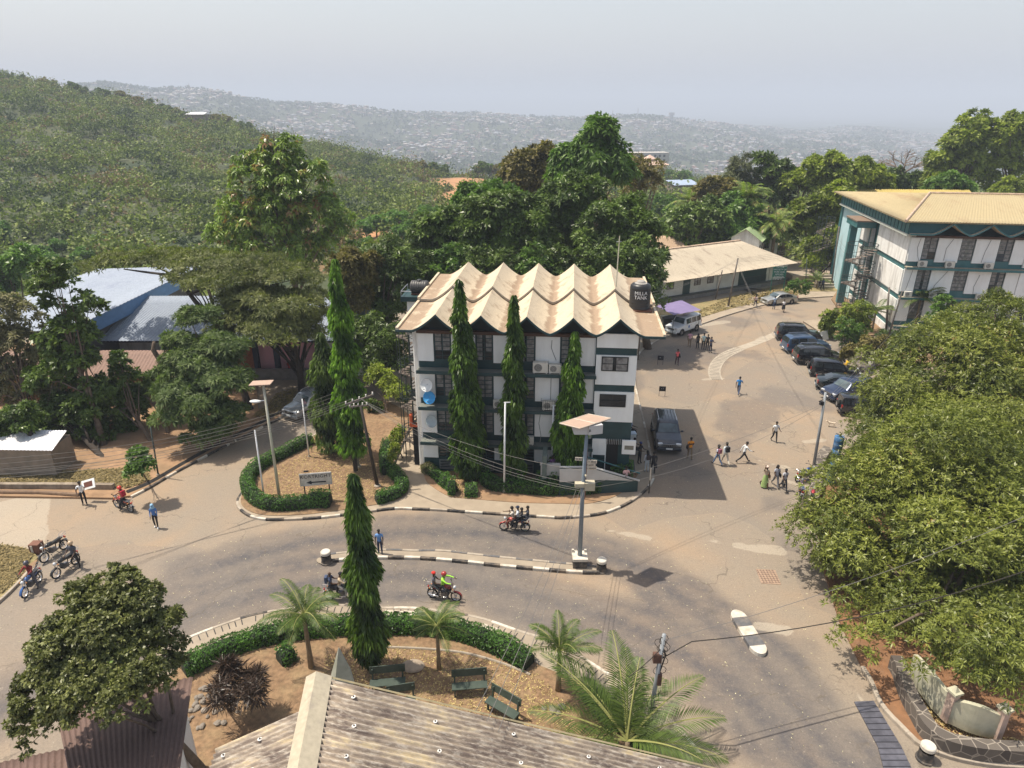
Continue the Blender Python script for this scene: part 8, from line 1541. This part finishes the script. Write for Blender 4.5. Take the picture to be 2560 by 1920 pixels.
    mb.tube([hp(0,.086,.012), hp(0,.115,-.025), hp(0,.088,-.035)], [.008,.016,.010], 5); mb.tube([hp(-.028,.080,-.062), hp(0,.090,-.060), hp(.028,.080,-.062)], .007, 4, 1)
    for s in (-1, 1): mb.ell(hp(s*.032,.084,.012), (.011,.008,.007), 6, 4, 2); mb.ell(hp(s*.085,.0,-.01), (.012,.022,.032), 6, 5)
    for pal, fd, s in hands:
        pp = (pal+O_)*sc; a = Vector((1,0,0)) if abs(fd.x) < .7 else Vector((0,1,0)); side = (a-fd*a.dot(fd)).normalized(); nrm = fd.cross(side)*(-s); curl = .5 if pose not in ('ride',) else 1.2
        sidef = fd.cross(nrm).normalized()
        for i, ln in enumerate((.070,.080,.076,.060)):
            b0 = pp+sidef*(-.028+.019*i)*sc+fd*.02*sc; b1 = b0+(fd*math.cos(curl*.5)+nrm*math.sin(curl*.5))*ln*.55*sc; b2 = b1+(fd*math.cos(curl)+nrm*math.sin(curl))*ln*.45*sc; mb.tube([b0, b1, b2], [.009*sc,.0085*sc,.006*sc], 5)
        b0 = pp-sidef*.03*sc-fd*.03*sc; mb.tube([b0, b0+(-sidef*.6+fd*.7+nrm*.3).normalized()*.035*sc, b0+(-sidef*.3+fd*1+nrm*.4).normalized()*.065*sc], [.011*sc,.010*sc,.007*sc], 5)
    m2.materials.append(M('lip', (.11,.04,.035))); m2.materials.append(M('eye', (.25,.22,.2)))
    bm = bmesh.new(); bm.from_mesh(m2); m3 = bpy.data.meshes.new('x'); m3.from_pydata(mb.v, [], mb.f); n0 = len(bm.faces); bm.from_mesh(m3); bm.faces.ensure_lookup_table(); mp = {0: 0, 1: 5, 2: 6}
    for i, m in enumerate(mb.m): bm.faces[n0+i].material_index = mp[m]; bm.faces[n0+i].smooth = True
    bm.to_mesh(m2); bm.free(); m2.polygons.foreach_set('use_smooth', [True]*len(m2.polygons)); bo = bpy.data.objects.new('body', m2); COL.objects.link(bo); bo.parent = t
    # hair, headwear
    def cap_mesh(rx, ry, rz_, z0, mat, nm, back=0): 
        m_ = MB(); n = 14; k = 6
        for j in range(k+1):
            ph = (math.pi/2)*(1-j/k)
            for i in range(n):
                a = 2*math.pi*i/n; d0 = z0 if math.sin(a) > .3 else z0-back; m_.v.append(tuple(hp(rx*math.cos(ph)*math.cos(a), ry*math.cos(ph)*math.sin(a)-.006, d0+(rz_)*math.sin(ph) if j > 0 or True else 0)))
        for j in range(k):
            for i in range(n): i2 = (i+1) % n; m_.f.append((j*n+i, j*n+i2, (j+1)*n+i2, (j+1)*n+i)); m_.m.append(0)
        m_.v = m_.v; 
        vv = []; 
        for j in range(k+1):
            ph = (math.pi/2)*(j/k)
            for i in range(n): a = 2*math.pi*i/n; b_ = back if math.sin(a) < .2 and j == 0 else 0; vv.append(tuple(hp(rx*math.cos(ph)*math.cos(a), ry*math.cos(ph)*math.sin(a)-.008, z0-b_+rz_*math.sin(ph))))
        m_ = MB(); m_.add(vv, [(j*n+i, j*n+(i+1) % n, (j+1)*n+(i+1) % n, (j+1)*n+i) for j in range(k) for i in range(n)]); return m_.build(nm, mat, t, smooth=True)
    if helmet: m_ = MB(); c_ = hp(0,0,.015); m_.ell(c_, (.135*sc,.15*sc,.135*sc), 14, 9); m_.build('helmet', M('helmet %.2f %.2f' % helmet[:2], helmet, .03, 4, .25, coat=.6), t, smooth=True)
    elif cap: cap_mesh(.098,.112,.115,.01, cloth(cap), 'cap'); m_ = MB(); m_.tube([hp(-.05,.09,.03), hp(0,.16,.02), hp(.05,.09,.03)], .012, 5); m_.build('cap_peak', cloth(cap), t)
    elif hair == 'short': cap_mesh(.093,.106,.098,.02, HAIR, 'hair', .05)
    elif hair == 'afro': m_ = MB(); m_.ell(hp(0,-.02,.045), (.125*sc,.12*sc,.115*sc), 12, 8); m_.build('hair', HAIR, t, smooth=True)
    elif hair == 'long': cap_mesh(.100,.112,.105,.015, HAIR, 'hair', .06); m_ = MB(); m_.tube([hp(0,-.07,.02), hp(0,-.11,-.12), hp(0,-.13,-.30), hp(0,-.12,-.46)], [.085*sc,.095*sc,.085*sc,.03*sc], 9); m_.build('braids', HAIR, t, smooth=True)
    elif hair == 'scarf': cap_mesh(.105,.118,.112,.0, cloth(head), 'headscarf', .06); m_ = MB(); m_.tube([hp(0,-.03,.0), hp(0,-.02,-.12), hp(0,.0,-.22)], [.10*sc,.11*sc,.15*sc], 10); m_.build('scarf_drape', cloth(head), t, smooth=True)
    elif hair == 'turban': m_ = MB(); m_.ell(hp(0,-.01,.06), (.115*sc,.125*sc,.085*sc), 12, 8); m_.ell(hp(0,-.1,.05), (.05*sc,.05*sc,.05*sc), 8, 6); m_.build('headwrap', cloth(head), t, smooth=True)
    if skirt:
        w_ = (J_['waist']+O_)*sc; kz = (min(J_['kne0'].z, J_['kne1'].z) if skirt[1] == 'knee' else min(J_['ank0'].z, J_['ank1'].z)+.06)+dz; m_ = MB(); n = 16; vv = []; cy0 = w_.y; ym = ((J_['kne0'].y+J_['kne1'].y)/2)*sc
        for j, f in enumerate((0, .18, .55, 1)):
            z = w_.z*(1-f)+kz*sc*f-.03; rx = (.13+.07*min(1, f*3)+(.07 if skirt[1] != 'knee' else .03)*f)*sc
            for i in range(n): a = 2*math.pi*i/n; q = 1+.05*math.sin(i*5)*f; vv.append((rx*q*math.cos(a), cy0*(1-f)+ym*f+(.11+.12*f)*sc*q*math.sin(a), z))
        m_.add(vv, [(j*n+i, j*n+(i+1) % n, (j+1)*n+(i+1) % n, (j+1)*n+i) for j in range(3) for i in range(n)]); m_.build('skirt', cloth(skirt[0]), t, smooth=True)
    if bag:
        c_ = (J_['chest']+O_)*sc; bm_ = cloth(bagcol or (.02,.02,.025)); m_ = MB()
        if bag == 'back': m_.box(c_+rotx(Vector((0,-.19*sc,-.02)), -lean), (.29*sc,.16*sc,.40*sc), rx=-lean); o = m_.build('backpack', bm_, t, bevel=.04); m_ = MB(); [m_.tube([c_+Vector((s*.10,-.12,.14)), c_+Vector((s*.11,.02,.17)), c_+Vector((s*.11,.13,.05)), c_+Vector((s*.12,.02,-.15))], .016, 4) for s in (-1,1)]; m_.build('straps', bm_, o)
        if bag == 'side': m_.box(c_+Vector((-.24*sc,0,-.36)), (.10,.26,.24)); o = m_.build('shoulder_bag', bm_, t, bevel=.03); m_ = MB(); m_.tube([c_+Vector((-.23,0,-.25)), c_+Vector((-.18,.12,.0)), c_+Vector((.12,.06,.14)), c_+Vector((.0,-.15,.0)), c_+Vector((-.23,-.02,-.25))], .012, 4); m_.build('strap', bm_, o)
        if bag == 'hand': p_ = (J_['pal1']+O_)*sc; m_.box(p_+Vector((.02,0,-.22)), (.10,.26,.24)); m_.tube([p_+Vector((.02,-.07,-.11)), p_+Vector((0,0,-.02)), p_+Vector((.02,.07,-.11))], .01, 4); m_.build('handbag', bm_, t, bevel=.02)
    return t
W_ = (.70,.72,.74); D_ = (.02,.02,.024); TOW = -math.pi/2; AWAY = math.pi/2; RT = 0.0; LF = math.pi
E_T = Vector
# left side
sg = person(g('F', 735, 488), TOW+.5, 'person in a white shirt holding a framed board over the low wall', W_, D_, 'stand', lean=.10, arms=((1.1,.5,.1),(.2,.6,.3)))
p = g('F', 735, 488); t = empty('framed_board', (p.x+.25, p.y+.45, 1.25), -.5, 'white framed board with a brown centre held by the person at the low wall', 'board'); MB().box((0,0,0), (.95,.04,.62), ry=-.35).build('frame', WHITE, t); MB().box((0,-.025,0), (.62,.01,.34), ry=-.35).build('picture', M('board brown', (.13,.045,.03)), t); t.rotation_euler = (-.5, 0, -.2)
person(g('F', 1355, 688), TOW+.25, 'person in a pale blue headscarf and blue top standing alone on the driveway', (.07,.17,.42), (.03,.025,.022), 'walk', 'scarf', 'long', head=(.28,.48,.66), h=1.66, female=True, thigh=(.15,-.1), knee=(.05,.1), arms=((.05,.2,.1),(.1,.5,.1)), shoes=WHITE)
def rider(bk, dx, label, shirt, legs, pose='ride', hz_=.94, **kw):
    rz = bk.rotation_euler.z; d = Vector((math.cos(rz), math.sin(rz), 0)); return person(Vector(bk.location)+d*dx, rz, label, shirt, legs, pose, hipz=hz_, **kw)
rider(m4, -.12, 'rider in a red helmet and red backpack on the stopped red motorcycle', (.38,.20,.12), D_, helmet=(.55,.03,.02), lean=.12, bag='back', bagcol=(.40,.02,.04), arms=((.8,.5,.2),(.8,.5,.2)), thigh=(.35,1.1), knee=(.35,1.3))
rider(m5, -.15, 'rider in a dark helmet, maroon top and patterned trousers by the left kerb', (.19,.025,.025), (.10,.10,.12), helmet=(.05,.05,.07), sleeve='long', lean=.1, thigh=(.15,1.0), knee=(.2,1.2))
r = Vector(m7.location); person((r.x+.42, r.y+.25, 0), m7.rotation_euler.z+.2, 'person in a pale gold helmet and grey patterned shirt standing beside a black motorcycle', (.06,.065,.085), D_, 'walk', helmet=(.45,.32,.20), thigh=(-.05,-.5), knee=(.05,.15), arms=((.5,.6,.1),(.7,.5,.1)))
# road riders
rider(m1, -.05, 'front rider in a lime green jacket and red helmet on the red motorcycle', (.33,.68,.06), (.03,.03,.035), helmet=(.32,.03,.025), sleeve='long', lean=.12, arms=((1.35,.1,.3),(1.1,.4,.25)))
rider(m1, -.52, 'passenger with red headwear and a checked top behind the lime green rider', (.10,.09,.12), (.05,.05,.06), 'pillion', hz_=.98, hair='turban', head=(.55,.03,.02), female=True, h=1.6)
rider(m2, -.05, 'front rider in a beige jacket on the motorcycle behind the garden mast tree', (.42,.33,.22), (.30,.28,.26), cap=(.02,.02,.02), sleeve='long', lean=.15)
rider(m2, -.50, 'passenger in a navy top with a shaved head behind the beige rider', (.035,.05,.10), D_, 'pillion', hz_=.98, hair='none', bag='back', bagcol=(.05,.07,.13))
rider(m3, .10, 'driver in a white and brown shirt at the front of the four-person motorcycle', (.55,.50,.44), (.20,.06,.04), lean=.1)
rider(m3, -.18, 'second of the four riders, in a dark cap and pale shirt', (.62,.64,.68), D_, 'pillion', hz_=.98, cap=(.02,.03,.06))
rider(m3, -.42, 'third of the four riders, in black with white stripes', (.025,.025,.03), D_, 'pillion', hz_=1.0, stripe=(.5,.5,.5), sleeve='long', h=1.6)
rider(m3, -.78, 'last of the four riders, in a dark jacket perched on the rack', (.03,.035,.05), (.03,.035,.05), 'pillion', hz_=1.08, sleeve='long', h=1.66)
person(g('J', 572, 318), TOW, 'person in a blue shirt half hidden by the tall garden mast tree', (.12,.25,.50), (.03,.04,.08), 'stand', h=1.68)
# yard
person(g('I', 668, 850), AWAY, 'person in an orange shirt with a black band walking by the large dark car', (.80,.30,.03), (.22,.16,.10), 'walk', stripe=(.02,.02,.02), bag='side', thigh=(.2,-.2), knee=(.1,.25), h=1.74)
yg = 'pedestrians in the yard'
person(g('I', 950, 908), AWAY+.5, 'short person with a pink backpack and blue trousers, left of a pair walking away', (.55,.60,.70), (.12,.20,.36), 'walk', 'afro', bag='back', bagcol=(.30,.10,.14), female=True, h=1.6, group=yg)
person(g('I', 1030, 905), AWAY+.2, 'tall person with a black backpack and cream trousers, right of a pair walking away', (.62,.68,.72), (.55,.50,.42), 'walk', sleeve='long', bag='back', group=yg, h=1.8)
person(g('I', 1215, 885), RT+.1, 'person in a white shirt and black trousers striding to the right, looking down', W_, D_, 'stride', sleeve='long', lean=.18, lookdown=.4, group=yg, h=1.78)
person(g('I', 1535, 675), TOW+.1, 'lone person in a white short-sleeved shirt walking towards the camera', W_, D_, 'walk', group=yg, thigh=(.25,-.25), knee=(.1,.35), arms=((.3,1.2,.1),(-.1,.2,.15)))
person(g('I', 1435, 1140), TOW+.15, 'woman in a long green skirt and cream top raising an arm', (.60,.48,.36), (.30,.38,.18), 'walk', 'turban', skirt=((.30,.42,.15), 'long'), head=(.65,.50,.42), bag='side', bagcol=(.30,.10,.04), female=True, arms=((.2,.4,.15),(2.2,1.0,.5)), group=yg, h=1.66)
person(g('I', 1545, 1130), TOW-.05, 'middle one of three women walking abreast, with long hair and a grey shirt', (.36,.38,.45), (.18,.19,.22), 'walk', 'long', bag='side', female=True, group=yg, h=1.68)
person(g('I', 1628, 1168), TOW+.05, 'right one of three women walking abreast, in a striped tee', (.42,.42,.46), (.05,.055,.07), 'walk', stripe=(.2,.2,.22), bag='hand', female=True, group=yg, h=1.66)
person(g('D', 985, 1470), AWAY-.5, 'person in a bright blue tunic walking away across the middle of the yard', (.02,.20,.52), (.05,.07,.13), 'stride', sleeve='short', group=yg, h=1.78)
person(g('D', 455, 1218), TOW, 'person in a coral pink shirt and dark maroon trousers walking towards the camera', (.75,.14,.15), (.06,.015,.03), 'walk', thigh=(.15,-.15), knee=(.05,.25), bag='side', female=True, group=yg, h=1.66)
gg_ = 'standing group near the white off-road car'
person(g('D', 562, 1065), AWAY-.2, 'person in a pink shirt and khaki trousers at the left of the standing group', (.62,.34,.42), (.26,.19,.13), 'stand', group=gg_, h=1.76)
person(g('D', 632, 1078), AWAY+.3, 'person all in black, second from left in the standing group', D_, D_, 'stand', 'scarf', 'long', head=D_, group=gg_, h=1.66)
person(g('D', 680, 1085), TOW, 'person in a pale mint shirt in the middle of the standing group', (.52,.68,.66), D_, 'stand', group=gg_, h=1.78)
person(g('D', 715, 1090), TOW-.3, 'person in dark clothes right behind the mint shirt', (.03,.03,.04), D_, 'stand', group=gg_, h=1.72)
person(g('D', 743, 1113), TOW+.4, 'person in a dark check shirt at the right of the standing group', (.07,.08,.13), (.03,.035,.06), 'stand', group=gg_, h=1.72, arms=((.5,1.4,.1),(.5,1.4,.1)))
person(g('D', 1132, 722), AWAY, 'person in a maroon top with a pale backpack on the pavement before the silver saloon', (.20,.03,.04), D_, 'walk', bag='back', bagcol=(.50,.42,.38), group=yg, h=1.7)
person(g('D', 1292, 738), AWAY, 'person in a light blue shirt in front of the silver saloon', (.42,.52,.66), (.04,.06,.12), 'stand', group=yg, h=1.7)
person(g('D', 1372, 760), TOW-.4, 'person in a white top and black skirt right of the light blue shirt', (.68,.66,.66), D_, 'walk', skirt=(D_, 'knee'), female=True, group=yg, h=1.62)
person(g('D', 1710, 572), AWAY, 'distant person in dark blue by the concrete steps', (.05,.07,.13), D_, 'walk', group=yg, h=1.7); person(g('D', 1680, 578), AWAY+.3, 'distant person in dark clothes nearest the short palm by the steps', D_, (.08,.07,.06), 'walk', group=yg, h=1.66)
person(g('D', 1900, 1305), RT, 'person in a yellow shirt leaning on the bonnet of a black parked car', (.75,.42,.02), (.55,.30,.03), 'stand', lean=.2, arms=((1.6,.2,.2),(2.0,.3,.2)), h=1.68)
# group by the corner of the central block
cg = 'people at the right corner of the central block'
person(g('I', 155, 893, .13), TOW+.8, 'person in a blue head wrap and dark clothes standing by the kerb', D_, D_, 'stand', 'turban', head=(.06,.07,.20), arms=((.5,1.2,.1),(.6,1.2,.1)), group=cg, h=1.66)
person(g('I', 228, 985, .13), AWAY+.2, 'person with very long braids and pale jeans at the pavement corner', (.60,.62,.70), (.48,.52,.55), 'stand', 'long', 'long', bag='back', bagcol=(.05,.04,.04), female=True, group=cg, h=1.66)
person(g('I', 292, 1003, .13), AWAY, 'person in a black jacket carrying a black bag at the pavement corner', D_, D_, 'stand', sleeve='long', bag='hand', group=cg, h=1.7)
def chair(loc, rz, mat, label):
    t = empty('plastic_chair', loc, rz, label, 'chair', 'plastic chairs by the central block'); MB().b6(-.24,.24,-.23,.23,.42,.46).build('seat', mat, t); MB().box((0,-.25,.68), (.46,.04,.46), rx=.15).build('backrest', mat, t)
    for x in (-.2,.2):
        for y in (-.2,.2): MB().tube([(x,y,0), (x*.95,y*.95,.42)], .02, 5).build('leg', mat, t)
def seated(p, face, label, shirt, legs, **kw): p = Vector(p); chair(p, face-math.pi/2, M('grey blue plastic', (.12,.16,.24)), 'plastic chair under the '+label.split(',')[0]); return person(p, face, label, shirt, legs, 'sit', hipz=.56, group=cg, **kw)
seated(g('I', 98, 800, .13), RT-.4, 'seated person in a blue shirt, between the cool box and the standing group', (.03,.10,.38), D_); seated(g('I', 62, 610, .13), RT-.3, 'seated person in a pale blue shirt, behind the cool box', (.35,.42,.58), D_)
person(ML(13.9,-1.35,.13), TOW+.3, 'person in a pink shirt standing inside the ramp against the dark wall', (.66,.40,.38), D_, 'stand', group=cg, arms=((.4,1.3,.1),(.4,1.3,.1)))
person(ML(9.0,-1.5,.9), TOW+.5, 'person in a purple top in the shade behind the bright mast tree', (.13,.05,.15), (.10,.05,.12), 'stand', h=1.6)
person(g('G', 840, 580), TOW-.3, 'person in a pink patterned top in front of the silver off-road car', (.42,.25,.28), (.04,.05,.10), 'stand', female=True, h=1.64)
for x, c, l in ((655,(.30,.03,.03),'person in red sitting on the low grey wall before the pink front'), (690,(.45,.45,.50),'person in grey sitting on the low grey wall before the pink front')): p = atY('B', x, 1250, 59.7); person((p.x, 59.75, 0), AWAY, l, c, D_, 'sit', hipz=1.13)
# small white dog
def dog(loc, rz):
    t = empty('dog', loc, rz, 'small white dog trotting in the yard near the steel pole', 'dog'); pts = {'a': (0,-.26,.34), 'b': (0,-.05,.35), 'c': (0,.14,.36), 'n': (0,.26,.44), 'h': (0,.33,.50), 'm': (0,.43,.47), 't': (0,-.33,.42), 'u': (0,-.40,.52)}
    Rr = dict(a=.075, b=.078, c=.095, n=.055, h=.062, m=.03, t=.025, u=.015); E2 = [('a','b'), ('b','c'), ('c','n'), ('n','h'), ('h','m'), ('a','t'), ('t','u')]
    for i, (s, y, r1, k) in enumerate(((-1,.15,'c',.05), (1,.15,'c',-.06), (-1,-.24,'a',-.07), (1,-.24,'a',.06))):
        n = str(i); hind = r1 == 'a'; pts['e'+n] = (s*.06, y+(.05 if hind else -.01), .22); pts['f'+n] = (s*.06, y+(-.05 if hind else .02)+k*.6, .11); pts['g'+n] = (s*.06, y+k, .02); pts['q'+n] = (s*.06, y+k+.04, .015); Rr.update({'e'+n: .038 if hind else .032, 'f'+n: .02, 'g'+n: .018, 'q'+n: .016}); E2 += [(r1,'e'+n), ('e'+n,'f'+n), ('f'+n,'g'+n), ('g'+n,'q'+n)]
    nm = list(pts); me = bpy.data.meshes.new('body'); me.from_pydata([pts[n] for n in nm], [(nm.index(a), nm.index(b)) for a, b in E2], []); ob = bpy.data.objects.new('b', me); COL.objects.link(ob); ob.modifiers.new('s', 'SKIN')
    for i, n in enumerate(nm): me.skin_vertices[0].data[i].radius = (Rr[n],)*2
    ob.modifiers.new('d', 'SUBSURF').levels = 1; dg = bpy.context.evaluated_depsgraph_get(); dg.update(); m2 = bpy.data.meshes.new_from_object(ob.evaluated_get(dg)); bpy.data.objects.remove(ob); m2.name = 'body'; m2.polygons.foreach_set('use_smooth', [True]*len(m2.polygons)); link_mesh('body', m2, M('white dog coat', (.62,.52,.40), .15, 14, .9), t)
    mb = MB(); [mb.tube([(s*.035,.32,.55), (s*.05,.32,.60), (s*.045,.34,.57)], [.02,.012,.004], 5) for s in (-1,1)]; mb.build('ears', M('tan ear', (.40,.28,.18)), t)
dog(g('I', 2115, 520), AWAY-.3)

# ---------------------------------------------------------------- far city on the hills
def city():
    rs = np.random.RandomState(9); wm = [M('far wall %d' % i, c, .08, .02, .9) for i, c in enumerate([(.38,.33,.28), (.26,.22,.18), (.44,.41,.38)])]; rm = [M('far roof %d' % i, c, .1, .02, .7) for i, c in enumerate([(.30,.12,.08), (.33,.34,.36), (.18,.14,.11), (.36,.32,.28)])]
    n = 21000; a = rs.uniform(-.74, .80, n); Y = rs.uniform(1150, 3900, n); X = a*Y; Z = hz(X, Y); dens = fnoise(X, Y, 420, 3, 4); q = (rs.rand(n) < np.clip(.62+dens*1.1, .12, 1)); 
    ok = q & (np.degrees(np.arctan2(Z-24, Y)) > -6.2) & (hz(X, Y+40) > Z-14); X, Y, Z = X[ok], Y[ok], Z[ok]; n = len(X)
    W_c = rs.uniform(6, 14, n)*np.clip(Y/2200, .8, 1.25); Dc = W_c*rs.uniform(.7, 1.2, n); Hc = rs.choice([3.2,3.5,6.2,6.5,9.5], n, p=[.4,.25,.2,.1,.05]); R_ = rs.uniform(0, 3.14, n)
    def mesh(i, loc):
        x, y, z, w_, d_, h_, r_ = X[i], Y[i], Z[i], W_c[i], Dc[i], Hc[i], R_[i]; mb = MB(); hh = 1.8 if i % 4 else .5
        mb.b6(-w_/2, w_/2, -d_/2, d_/2, -6, h_, 0); o = .7; mb.add([(-w_/2-o,-d_/2-o,h_-.1), (w_/2+o,-d_/2-o,h_-.1), (w_/2+o,d_/2+o,h_-.1), (-w_/2-o,d_/2+o,h_-.1), (-w_*.22,0,h_+hh), (w_*.22,0,h_+hh)], [(0,1,5,4), (1,2,5), (2,3,4,5), (3,0,4), (3,2,1,0)], 1)
        for k in range(3): xx = -w_*.3+k*w_*.3; mb.b6(xx-.6, xx+.6, -d_/2-.05, -d_/2, h_*.35, h_*.7, 2)
        return mb
    near = np.argsort(Y-W_c*60)[:300]; isn = np.zeros(n, bool); isn[near] = True; PM_ = M('far window', (.05,.05,.055)); pool = {}
    lbl = ['distant cream hillside house with a rusty red roof', 'distant hillside house with a grey metal roof', 'distant hillside house with a dull brown roof', 'distant hillside house with a pale roof']
    for i in near:
        k = (i % 3, i % 4, int(i) % 6)
        if k not in pool: me = bpy.data.meshes.new('house'); mb = mesh(i, None); me.from_pydata(mb.v, [], mb.f); me.polygons.foreach_set('material_index', mb.m); [me.materials.append(m) for m in (wm[k[0]], rm[k[1]], PM_)]; pool[k] = me
        o = bpy.data.objects.new('house', pool[k]); COL.objects.link(o); o.location = (X[i], Y[i], Z[i]); o.rotation_euler = (0, 0, R_[i]); tag(o, lbl[k[1]]+' in the hazy city', 'house', 'houses of the hazy city, roof type %s' % ['red','grey','brown','pale'][k[1]])
    vs = []; fs = []; ms = []
    for i in np.nonzero(~isn)[0]:
        mb = mesh(i, None); c, s = math.cos(R_[i]), math.sin(R_[i]); o = len(vs); vs += [(X[i]+v[0]*c-v[1]*s, Y[i]+v[0]*s+v[1]*c, Z[i]+v[2]) for v in mb.v]; fs += [tuple(o+j for j in f) for f in mb.f]; k1, k2 = int(i % 3), 3+int(i % 4); ms += [(k1, k2, 7)[m] for m in mb.m]
    me = bpy.data.meshes.new('distant_houses'); me.from_pydata(vs, [], fs); me.polygons.foreach_set('material_index', ms); o = link_mesh('distant_houses', me, wm+rm+[PM_]); tag(o, 'countless tiny houses of the city spread over the hazy far hills', 'houses', kind='stuff')
    n = 24000; a = rs.uniform(-.78, .85, n); Y = rs.uniform(700, 4000, n); X = a*Y; Z = hz(X, Y); q = rs.rand(n) < np.clip(.55-fnoise(X, Y, 420, 3, 4)*1.3, .15, 1); q &= np.degrees(np.arctan2(Z-24, Y)) > -6.5; X, Y, Z = X[q], Y[q], Z[q]; n = len(X); R2 = rs.uniform(4, 9, n)
    d = unit(rs.normal(size=(n, 5, 3))); d[..., 2] = np.abs(d[..., 2]); C = np.stack([X, Y, Z+R2*.3], -1)[:, None]+d*R2[:, None, None]*.7; V, F_, T = leaf_clusters(C.reshape(-1, 3), d.reshape(-1, 3), 3, 6.5, 5., (.3, 1.5), .1, rs.rand(n*5), .3, rs)
    o = link_mesh('distant_trees', npmesh('distant_trees', V, F_, T), LEAF('far tree leaf', (.02,.04,.018), (.07,.09,.04), .7, .1, 0)); tag(o, 'trees scattered among the houses of the hazy far hills', 'trees', kind='stuff')
    # masts on the ridges
    for (x, y0, y1, Yd, l) in [(470,212,240,2200,'left radio mast of a close pair on the far ridge'), (477,208,240,2210,'right radio mast of a close pair on the far ridge'), (1178,274,296,2700,'thin mast on the far ridge above the orange mound'), (1531,275,296,2800,'mast on the far ridge left of the tank tower'), (1594,270,292,2800,'tallest mast on the far ridge'), (1737,296,312,2800,'thin mast on the descending far ridge'), (1462,313,360,900,'lattice mast just left of the emergent tree top')]:
        b = atY('P', x, y1, Yd); tp = atY('P', x, y0, Yd); h_ = tp.z-b.z; mb = MB(); w_ = h_*.045
        for s in ((-1,-1), (1,-1), (0,1)): mb.tube([(s[0]*w_, s[1]*w_, -8), (s[0]*w_*.2, s[1]*w_*.2, h_)], max(.35, Yd/4200), 4)
        for k in range(6): z = h_*k/6; f = 1-.8*k/6; mb.tube([(-w_*f,-w_*f,z), (w_*f,-w_*f,z+h_/6), (0,w_*f,z)], max(.2, Yd/7000), 3)
        o = mb.build('radio_mast', M('mast grey', (.35,.33,.33))); o.location = b; tag(o, l, 'mast')
    b = atY('P', 1678, 298, 2800); mb = MB(); mb.b6(-6,6,-6,6,-10,22); mb.b6(-9,9,-9,9,14,24); o = mb.build('water_tower', M('mast grey', (.35,.33,.33))); o.location = b; tag(o, 'squat tower block on the crest of the far ridge', 'tower')
city()
# villa with terracotta hip roof, pale flats and metal-roofed shed in the middle distance
p = atY('P', 1622, 432, 430); t = empty('villa', p, .2, 'far cream villa with a pyramid roof on the rise behind the emergent tree', 'house')
mb = MB(); mb.b6(-9,9,-6,6,-8,5,0); mb.build('wall', M('far cream', (.68,.60,.50)), t); mb = MB(); mb.add([(-10.5,-7.5,5), (10.5,-7.5,5), (10.5,7.5,5), (-10.5,7.5,5), (-2,0,8), (2,0,8)], [(0,1,5,4), (1,2,5), (2,3,4,5), (3,0,4)]); mb.add([(-3.5,-3,8), (3.5,-3,8), (3.5,3,8), (-3.5,3,8), (0,0,10.5)], [(0,1,4), (1,2,4), (2,3,4), (3,0,4)]); mb.build('roof', M('far pinkish roof', (.60,.42,.33)), t); mb = MB(); [mb.b6(x,x+1.2,-6.1,-6.0,.5,3.2) for x in (-7,-3,1,5)]; mb.build('windows', PNW if False else M('far window', (.05,.05,.055)), t)
p = atY('P', 1610, 418, 700); t = empty('apartment_block', p, .1, 'pale distant block of flats just above the villa', 'building'); mb = MB(); mb.b6(-22,22,-8,8,-20,14); mb.build('wall', M('far wall 2', (.62,.60,.56)), t); mb = MB(); [mb.b6(-20+i*4.5,-18+i*4.5,-8.2,-8.01,-2+k*4,0+k*4) for i in range(9) for k in range(4)]; mb.build('windows', M('far window', (.05,.05,.055)), t)
p = atY('P', 1705, 478, 250); t = empty('metal_shed', p, .25, 'small shed with a bluish metal roof on the bare red slope', 'shed'); MB().b6(-4.5,4.5,-3,3,-2,2.6).build('wall', M('grey mud wall', (.22,.18,.14)), t); corr('roof', (-5,-3.6,2.5), (5,-3.6,2.5), (5,3.6,3.6), (-5,3.6,3.6), .4, .03, M('bluish tin', (.38,.46,.58), .05, 1, .4, .3), t)
p = atY('P', 492, 297, 405); t = empty('metal_shed', p, .1, 'low building with a bright roof among the crest trees of the scrub hill', 'shed'); MB().b6(-6,6,-3,3,-2,2.4).build('wall', M('grey mud wall', (.22,.18,.14)), t); corr('roof', (-5,-3.6,2.2), (5,-3.6,2.2), (5,3.6,3.4), (-5,3.6,3.4), .5, .03, M('new shiny metal sheet', (.85,.85,.87)), t)

# ---------------------------------------------------------------- dry-season haze
mb = MB(); mb.b6(-7000, 7000, -120, 11800, -150, 150); o = mb.build('haze', []); 
hm = bpy.data.materials.new('haze'); hm.use_nodes = True; N = hm.node_tree.nodes; N.clear(); oo = N.new('ShaderNodeOutputMaterial'); pv = N.new('ShaderNodeVolumePrincipled'); pv.inputs['Color'].default_value = (.76,.85,1.0,1); pv.inputs['Density'].default_value = .00037; pv.inputs['Anisotropy'].default_value = .0; hm.node_tree.links.new(pv.outputs[0], oo.inputs['Volume']); o.data.materials.append(hm)
tag(o, kind='stuff', label='pale dry-season haze filling the air over the whole scene', cat='haze')
